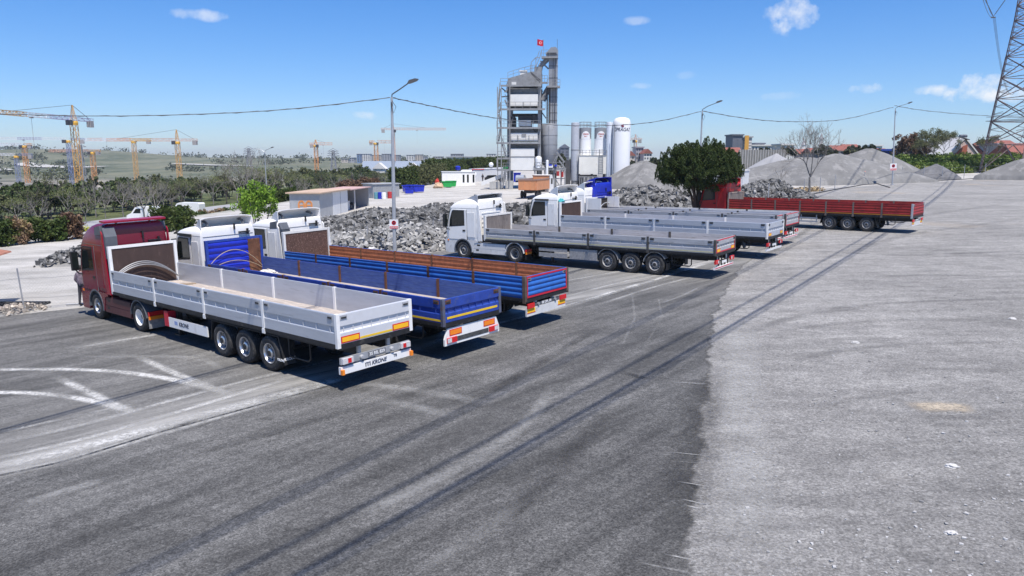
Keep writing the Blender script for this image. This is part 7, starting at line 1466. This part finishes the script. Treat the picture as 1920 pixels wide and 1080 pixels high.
# ================================================================ PEOPLE
def person(loc,rz,label,shirt,trouser,pose=0,h=1.72):
    me=bpy.data.meshes.new('body'); P={}; V=[]; Ed=[]; Rd=[]
    def a(n,p,r,par=None): P[n]=len(V); V.append(p); Rd.append(r); (Ed.append((P[par],P[n])) if par else None)
    a('pel',(0,0,.96),(.17,.135)); a('spi',(0,.01,1.12),(.185,.15),'pel'); a('che',(0,.0,1.32),(.20,.15),'spi'); a('sh',(0,0,1.42),(.16,.11),'che'); a('nk',(0,-.01,1.50),(.055,.055),'sh'); a('hd',(0,-.03,1.58),(.075,.085),'nk'); a('hd2',(0,-.03,1.66),(.078,.09),'hd'); a('top',(0,-.02,1.72),(.05,.06),'hd2')
    for s,n in ((1,'l'),(-1,'r')):
        f=.05*s
        a('hp'+n,(s*.09,0,.90),(.095,.1),'pel'); a('kn'+n,(s*.12,-.03+f,.50),(.062,.065),'hp'+n); a('an'+n,(s*.13,.02+f,.09),(.042,.045),'kn'+n); a('to'+n,(s*.15,-.14+f,.04),(.04,.03),'an'+n)
        a('s'+n,(s*.20,0,1.40),(.062,.062),'sh'); a('el'+n,(s*.29,.03,1.14),(.062,.062),'s'+n); a('wr'+n,(s*.24,-.10,.93),(.032,.03),'el'+n); a('pm'+n,(s*.235,-.13,.86),(.038,.022),'wr'+n)
        for k,(dx,l) in enumerate(((-.027,.075),(-.009,.085),(.009,.08),(.027,.062))): a('f%d'%k+n,(s*.235+dx,-.145,.815),(.009,.009),'pm'+n); a('g%d'%k+n,(s*.235+dx,-.15+.012*k*0,.815-l*.6),(.008,.008),'f%d'%k+n)
        a('th'+n,(s*.235-s*.04,-.16,.85),(.011,.011),'pm'+n)
    me.from_pydata(V,Ed,[]); o=bpy.data.objects.new('person',me); COL.objects.link(o)
    m=o.modifiers.new('skin','SKIN'); m.use_smooth_shade=True
    if not me.skin_vertices: me.attributes and None
    sk=me.skin_vertices[0].data if me.skin_vertices else None
    if sk is None:
        bpy.context.view_layer.objects.active=o; sk=None
    else:
        for i,r in enumerate(Rd): sk[i].radius=r
        sk[0].use_root=True
    s_=o.modifiers.new('sub','SUBSURF'); s_.levels=1; s_.render_levels=1
    for mm in (trouser,shirt,mat('skin_tone',(.42,.25,.18),.6)): me.materials.append(mm)
    dg=bpy.context.evaluated_depsgraph_get(); ev=bpy.data.meshes.new_from_object(o.evaluated_get(dg)); bpy.data.objects.remove(o); 
    ev.materials.clear(); [ev.materials.append(x) for x in (trouser,shirt,mat('skin_tone',(.42,.25,.18),.6),mat('shoe_dark',(.04,.035,.03),.7))]
    for p in ev.polygons:
        c=p.center; p.material_index=3 if c.z<.10 else 0 if c.z<.97 and abs(c.x)<.21 else 2 if (c.z>1.49 or (abs(c.x)>.18 and c.z<.95)) else 1
    ob=bpy.data.objects.new('person',ev); COL.objects.link(ob); ob.location=loc; ob.rotation_euler=(0,0,rz); ob.scale=(h/1.72,)*3; tag(ob,label,'person')
    q=MB(); q.lathe([(0,-.02),(.085,0),(.10,.06),(.085,.12),(.04,.16),(0,.165)],(0,.0,1.60),'Z',14); q.build('hair',mat('hair_dark',(.02,.017,.015),.8),ob,60)
    q=MB(); q.box((0,-.125,1.60),(.022,.03,.04)); q.build('nose',mat('skin_tone',None) if 0 else MATS['skin_tone'],ob)
    return ob
PLD=mat('plaid_mauve',(.17,.13,.16),.9,var=.35,scale=9,col2=(.28,.23,.26),thr=.55); DNM=mat('dark_trousers',(.045,.045,.055),.9,var=.2)
person(gp(157,574),R(165),'person in a mauve checked shirt and dark trousers standing behind the maroon cab',PLD,DNM)
person(gp(905,341),R(40),'tiny person in dark clothes standing before the white containers',DNM,DNM)
# bulky shirt over the near person's shoulders is part of the body mesh above

# scattered woods on the far hills, faint houses along the skyline
def far_woods():
    r=np.random.RandomState(77); C=[]
    for k in range(45):
        y=r.uniform(520,1500); x=r.uniform(-1.0,-.15)*y*.78; n=int(r.uniform(3,9)); 
        for q in range(n):
            xx=x+r.normal()*y*.018; yy=y+r.normal()*14; C.append(r.normal(size=(26,3))*np.array([4.5,4.5,2.2])+np.array([xx,yy,Tz(xx,yy)+2.5]))
    v,f=leaf_quads(np.concatenate(C),1.9,r); tag(mobj('far_woods',np_mesh('far_woods',v,f,FT)),'scattered dark woods and bushes over the far green hills','woods',kind='stuff')
far_woods()
for k,(a,e,t_,dp) in enumerate([(176,184,296,1400),(196,202,294,1420),(205,214,295,1380),(222,228,295,1450),(236,247,296,1400),(282,290,297,1420),(306,318,297,1400),(352,360,297,1440),(404,412,297,1430),(452,460,297,1400),(640,652,298,900),(655,664,296,950)]):
    building(a,e,t_,dp,[FW,FB,FG][k%3],'tiny pale block on the far skyline at left',2,2,0,12,('flat',FG),0,303,'distant_block','building','tiny blocks on the left skyline')
# ================================================================ HAZE
hz=bpy.data.materials.new('haze'); hz.use_nodes=True; nt=hz.node_tree; nt.nodes.clear(); o_=nt.nodes.new('ShaderNodeOutputMaterial'); pv=nt.nodes.new('ShaderNodeVolumePrincipled'); pv.inputs['Density'].default_value=.00014; pv.inputs['Color'].default_value=(.93,.97,1,1); pv.inputs['Anisotropy'].default_value=.2; nt.links.new(pv.outputs[0],o_.inputs['Volume'])
b=MB(); b.bx(-5600,5600,-200,7900,-40,85); o=b.build('haze',hz); tag(o,'thin pale haze over the far hills and town','haze',kind='stuff')
